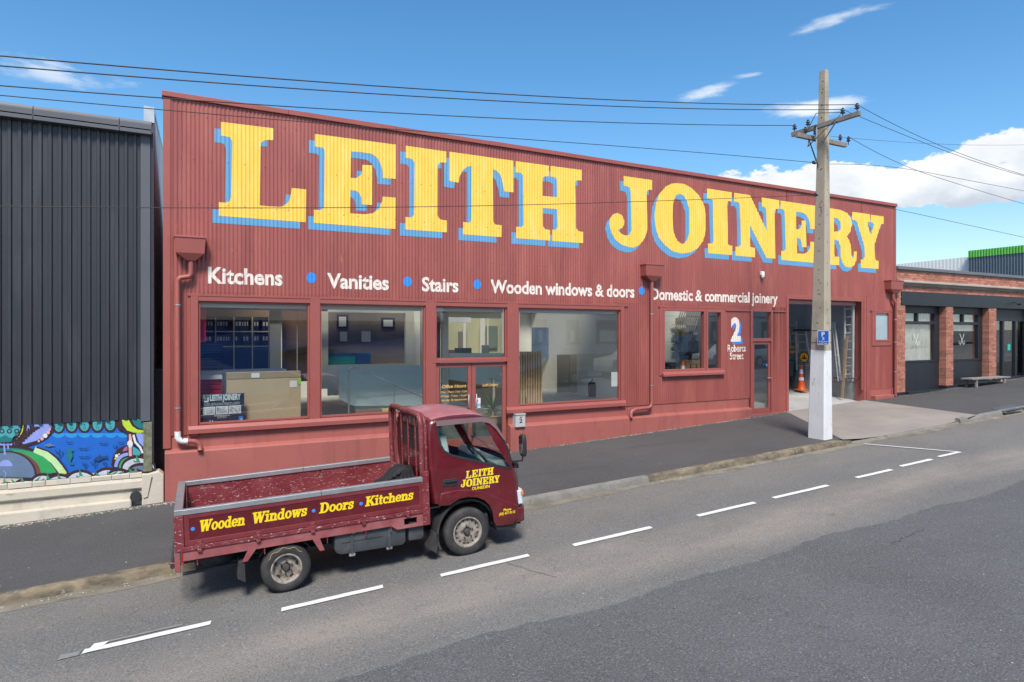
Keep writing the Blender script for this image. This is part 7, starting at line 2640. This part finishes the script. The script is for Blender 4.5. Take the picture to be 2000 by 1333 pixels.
m_lad = mat('dull_aluminium_ladder', (.50, .50, .48), .5, metal=.2, var=.15, vs=6)
LG = 'aluminium ladders hung on the garage wall'
ladder('extension_ladder', 'tallest aluminium ladder hung near the right jamb inside the garage', (1652, 598), (1649, 745), (1666, 598), (1667, 745), 10, GX - .05, LG)
ladder('extension_ladder', 'inner ladder section nested against the tallest ladder by the jamb', (1656, 596), (1657, 740), (1673, 594), (1672, 738), 9, GX - .16, LG)
ladder('step_ladder', 'folded grey step ladder leaning just right of the concrete pole in the garage', (1633, 630), (1645, 745), (1637, 630), (1650, 742), 8, GX - .2, LG)
ladder('step_ladder', 'open topped step ladder hung behind the orange cone in the garage', (1558, 646), (1560, 722), (1577, 646), (1588, 722), 5, GX - .1, LG)
ladder('step_ladder', 'small aluminium ladder high at the left of the garage wall', (1541, 630), (1546, 690), (1556, 627), (1560, 690), 4, GX - .02, LG)
for o_ in [c for c in bpy.data.objects if c.name.startswith('step_ladder')][1:2]:
    ya, za = gy(1556, 646)
    yb2, zb2 = gy(1580, 643)
    MB().box(GX - .2, GX + .05, yb2 - .02, ya + .02, za - .03, za + .05).build('top_tray', m_black, o_, bevel=.01)
pk = thing('timber_plank', 'long bare timber plank leaning on the garage wall behind the ladder rungs', 'plank', (GX - .22, gy(1658, 778)[0], 1.0))
(ya, za), (yb2, zb2) = gy(1663, 656), gy(1656.5, 777)
MB().hexa([(GX - .34, yb2 - .03, max(.86, zb2)), (GX - .30, yb2 - .03, max(.86, zb2)), (GX - .30, yb2 + .045, max(.86, zb2)), (GX - .34, yb2 + .045, max(.86, zb2))], [(GX - .26, ya - .045, za), (GX - .22, ya - .045, za), (GX - .22, ya + .045, za), (GX - .26, ya + .045, za)]).build('board', mat('aged_plank', (.30, .20, .12), .7, var=.2, vs=5), pk)
for px in (1633, 1660, 1675):
    a = gy(px, 738)
    MB().box(GX - .3, GX + .16, a[0] - .02, a[0] + .02, a[1] - .03, a[1] + .01).build('ladder_bracket', mat('rusty_bracket', (.14, .05, .035), .8), bld)
hs = thing('garden_hose', 'dark green hose hanging in loops from a teal bracket on the garage wall', 'hose', (GX, gy(1548, 710)[0], 1.3))
ya, za = gy(1548, 708)
MB().box(GX - .08, GX + .1, ya - .14, ya + .12, za - .05, za + .10).build('bracket', mat('teal_plastic', (.02, .22, .25), .5), hs, bevel=.02)
rr = random.Random(3)
for k in range(8):
    w_, dp_ = rr.uniform(.10, .26), rr.uniform(.55, .95)
    pts = [(GX - .02 - .012 * k, ya + w_ * math.cos(t), za + .02 + (dp_ * math.sin(t) if math.sin(t) < 0 else .05 * math.sin(t))) for t in [2 * math.pi * i / 24 for i in range(25)]]
    MB().tube(pts, .011, 6, caps=False).build('loop', mat('green_hose', (.02, .06, .045), .5), hs, smooth=70)
rs_ = thing('round_warning_sign', 'round yellow sign with a black digger mark above the orange cone', 'sign', (GX - .25, gy(1571, 698)[0], 2.3))
ya, za = at_x(1571, 698, GX - .28)
MB().lathe([(0, -.006), (.20, -.006), (.20, .006), (0, .006)], (GX - .28, ya, za), 'x', 32).build('rim', m_black, rs_)
MB().lathe([(0, -.003), (.172, -.003), (.172, .0), (0, .0)], (GX - .288, ya, za), 'x', 32).build('face', mat('yellow_sign_face', (.80, .38, .03), .4), rs_)
q = [(-.11, -.07), (.11, -.07), (.12, -.03), (.05, -.02), (.04, .04), (.0, .10), (-.02, .095), (.005, .03), (-.03, .02), (-.06, .06), (-.075, .05), (-.05, -.02), (-.11, -.03)]
MB().sheet([(ya - a, za + b_) for a, b_ in q], GX - .2925, axis='x').build('mark', m_black, rs_)
MB().tube([(GX - .27, ya, za - .2), (GX - .27, ya + .02, za - .75)], .015, 6).build('stalk', m_steel, rs_)
fe = thing('fire_extinguisher', 'red fire extinguisher on the far left of the garage wall', 'fire extinguisher', (GX - .1, gy(1537, 690)[0], 2))
ya, za = gy(1536, 715)
MB().lathe([(0, 0), (.08, 0), (.085, .03), (.085, .42), (.05, .50), (.03, .52), (.03, .58), (0, .58)], (GX - .1, ya, za), 'z', 16).build('cylinder', m_redp, fe, smooth=50)
MB().box(GX - .14, GX - .06, ya - .03, ya + .05, za + .58, za + .62).build('lever', m_black, fe)
wbx = thing('wooden_box', 'small open wooden box fixed on the garage wall left of the step ladder', 'box', (GX, gy(1550, 690)[0], 2.3))
ya, za = gy(1549, 690)
for z_ in (0, .17):
    MB().box(GX - .18, GX + .1, ya - .14, ya + .14, za + z_, za + .12 + z_).build('box_board', m_tan, wbx, bevel=.006)

# ------------------------------------------------------------------ the far side of the street, seen mirrored in the shop glass
m_opw = mat('white_rendered_wall', (.66, .64, .63), .8, var=.05, vs=.6, bump=.3, bs=15)
m_opb = mat('brown_wall_base', (.20, .13, .10), .8, var=.1)
m_opn = mat('blue_mural_wall', (.03, .08, .28), .7, var=.15, vs=.8)
m_opg = mat('dark_roof', (.06, .055, .05), .8, var=.1)
m_curtd = mat('window_dark', (.05, .05, .05), .3, var=.3, vs=3)
mb = MB()
xs = frange(-40, 60, 10)
for a, b_ in zip(xs[:-1], xs[1:]):
    mb.add([(a, -1.3, g(a) + PAVE), (b_, -1.3, g(b_) + PAVE), (b_, -5, g(b_) + PAVE), (a, -5, g(a) + PAVE)], [(0, 1, 2, 3)])
    mb.add([(a, -1.3, g(a) - .02), (b_, -1.3, g(b_) - .02), (b_, -1.3, g(b_) + PAVE), (a, -1.3, g(a) + PAVE)], [(0, 1, 2, 3)])
mb.build('footpath', m_path, kind='structure')
OY = -5.0
ob = thing('white_building', 'white rendered building with brown base and dark windows across the street', 'building', (26, OY, g(26)))
MB().box(13.2, 46, OY - 8, OY, 0, 5.1).build('wall', m_opw, ob)
MB().box(13.2, 46, OY - .1, OY + .04, 0, 1.95).build('wall_base', m_opb, ob)
MB().box(13.1, 46, OY - .1, OY + .08, 4.35, 4.42).build('string_course', m_opg, ob)
for a, b_ in ((19.0, 19.8), (21.2, 22.1), (23.4, 25.2), (28.2, 30.4), (33, 35), (38, 40)):
    w = MB().prism([(a, 2.62), (b_, 2.62), (b_, 4.05), (a, 4.05)], OY - .02, OY + .05, holes=[[(a + .08, 2.7), (a + .08, 3.97), (b_ - .08, 3.97), (b_ - .08, 2.7)]]).build('window', m_brown, ob)
    MB().box(a + .08, b_ - .08, OY + .005, OY + .015, 2.7, 3.97).build('pane', m_curtd, w)
    MB().box(a + .08, b_ - .08, OY + .018, OY + .04, 3.45, 3.50).build('glazing_bar', m_brown, w)
    MB().box(a + .25, b_ - .3, OY + .017, OY + .02, 2.7, 3.4).build('curtain', m_curt, w)
    MB().box(a - .1, b_ + .1, OY + .01, OY + .12, 2.54, 2.62).build('sill', m_brown, w)
ob2 = thing('blue_mural_building', 'low building with a blue wave mural across the street from the joinery', 'building', (4, OY, g(4)))
MB().box(-9, 13.0, OY - 6, OY, -.6, 3.7).build('wall', m_opn, ob2)
MB().prism([(OY + .4, 3.7), (OY + .4, 3.85), (OY - 3, 4.9), (OY - 6.4, 3.85), (OY - 6.4, 3.7)], -9.4, 13.1, axis='x').build('roof', m_opg, ob2)
for nm, col, pts in (('wave', (.10, .22, .55), [(-9, 2.2), (-5, 3.0), (-1, 2.6), (3, 3.3), (7, 2.5), (13, 3.2), (13, 2.3), (8, 1.8), (3, 2.5), (-1, 1.9), (-5, 2.2), (-9, 1.5)]),
                     ('hill', (.10, .07, .06), [(4, 2.1), (6, 2.6), (8.5, 2.2), (11, 1.7), (13, 1.9), (13, 1.5), (9, 1.3), (5.5, 1.7)]),
                     ('wave', (.30, .30, .50), [(-9, .5), (-6, 1.5), (-2, 1.8), (1.5, 2.1), (3, 1.4), (3, .3), (-9, .1)]),
                     ('wave', (.03, .33, .36), [(3, .9), (7, 1.2), (13, .9), (13, .4), (3, .2)])):
    MB().sheet(pts, OY + .004 + .002 * len(nm)).build(nm, mat('mural_paint_' + str(len(bpy.data.materials)), col, .6), ob2)


def car(label, x0, y0, colour, L_=4.3, H_=1.5, W_=1.75, suv=False, group=None):
    t = thing('parked_car', label, 'car', (x0, y0, g(x0)), (0, -math.atan(.042), 0), group=group)
    m_c = mat('car_paint_' + str(len(bpy.data.materials)), colour, .3, var=.04, coat=.6)
    k = H_ / 1.5
    side = [(.05, .35), (.0, .60), (.08, .80), (.9, .95), (1.35, 1.02), (1.95, 1.42), (2.5, 1.5), (3.2, 1.47), (3.85, 1.05), (4.2, .98), (4.3, .75), (4.28, .38)]
    if suv:
        side = [(.05, .40), (.0, .70), (.08, .92), (.95, 1.02), (1.25, 1.08), (1.75, 1.46), (2.4, 1.5), (3.9, 1.48), (4.2, 1.05), (4.3, .8), (4.28, .42)]
    side = [(a * L_ / 4.3, b_ * k) for a, b_ in side]
    wx = (.82 * L_ / 4.3, 3.42 * L_ / 4.3)
    low = []
    for c_ in (wx[1], wx[0]):
        low += [(c_ + .36 * math.cos(R(a_)), .34 + .36 * math.sin(R(a_))) for a_ in range(0, 181, 20)]
    poly = side + low
    rows = []
    for yy, sh in ((0, .05), (.04, .0), (W_ - .04, .0), (W_, .05)):
        ring = []
        for (a, b_) in poly:
            tin = max(0, b_ - .95 * k) * .28
            yv = yy + (tin if yy < W_ / 2 else -tin)
            ring.append((a + (sh if a < L_ / 2 else -sh), yv, b_ - (sh * .6 if b_ > 1.2 else 0)))
        rows.append(ring)
    n = len(poly)
    vs = [p for r_ in rows for p in r_]
    fs = []
    for s_ in range(3):
        for i in range(n):
            fs.append((s_ * n + i, s_ * n + (i + 1) % n, (s_ + 1) * n + (i + 1) % n, (s_ + 1) * n + i))
    tri = tessellate_polygon([[Vector((p[0], p[1], 0)) for p in poly]])
    fs += [tuple(q) for q in tri] + [tuple(3 * n + i for i in q) for q in tri]
    MB().add(vs, fs).build('body', m_c, t, local=True, smooth=40)
    gl = [p for p in side if p[1] > .97 * k]
    gpoly = [(p[0] + (.12 if p[0] < L_ / 2 else -.12), p[1] - .06 if p[1] > 1.2 * k else p[1] + .03) for p in gl]
    for yy, s_ in ((0, -1), (W_, 1)):
        vs = [(a, (yy + max(0, b_ - .95 * k) * .28 + .0 - .012) if s_ < 0 else (yy - max(0, b_ - .95 * k) * .28 + .012), b_) for a, b_ in gpoly]
        MB().add(vs, [tuple(range(len(vs)))]).build('side_window', m_curtd, t, local=True)
        for c_ in wx:
            wv = MB().lathe([(.0, 0), (.20, .0), (.30, .0), (.32, .03), (.32, .18), (0, .18)], (c_, (yy - .01) if s_ < 0 else yy - .17, .32), 'y', 24).build('wheel', m_rubber, t, local=True, smooth=50)
            MB().lathe([(.0, -.012), (.19, -.008), (.20, .0)], (c_, (yy - .012) if s_ < 0 else yy + .024, .32), 'y', 20).build('rim', m_alu, wv, local=True, smooth=50)
    MB().box(-.01, .05, .12, .5, .62 * k, .74 * k).build('headlamp', m_lens, t, local=True)
    MB().box(-.01, .05, W_ - .5, W_ - .12, .62 * k, .74 * k).build('headlamp', m_lens, t, local=True)


car('dark blue saloon parked across the street, mirrored in the right shop window', 14.6, -1.0, (.015, .02, .06), group='cars parked on the far side of the street')
car('pale gold four wheel drive parked across the street ahead of the blue saloon', 20.4, -1.05, (.46, .42, .34), 4.6, 1.78, 1.85, True, 'cars parked on the far side of the street')
car('white wagon parked across the street opposite the brick shop', 27.5, -1.0, (.65, .65, .66), 4.6, 1.55, 1.8, True, 'cars parked on the far side of the street')

# source text object is only a tool
bpy.data.objects.remove(_fo)
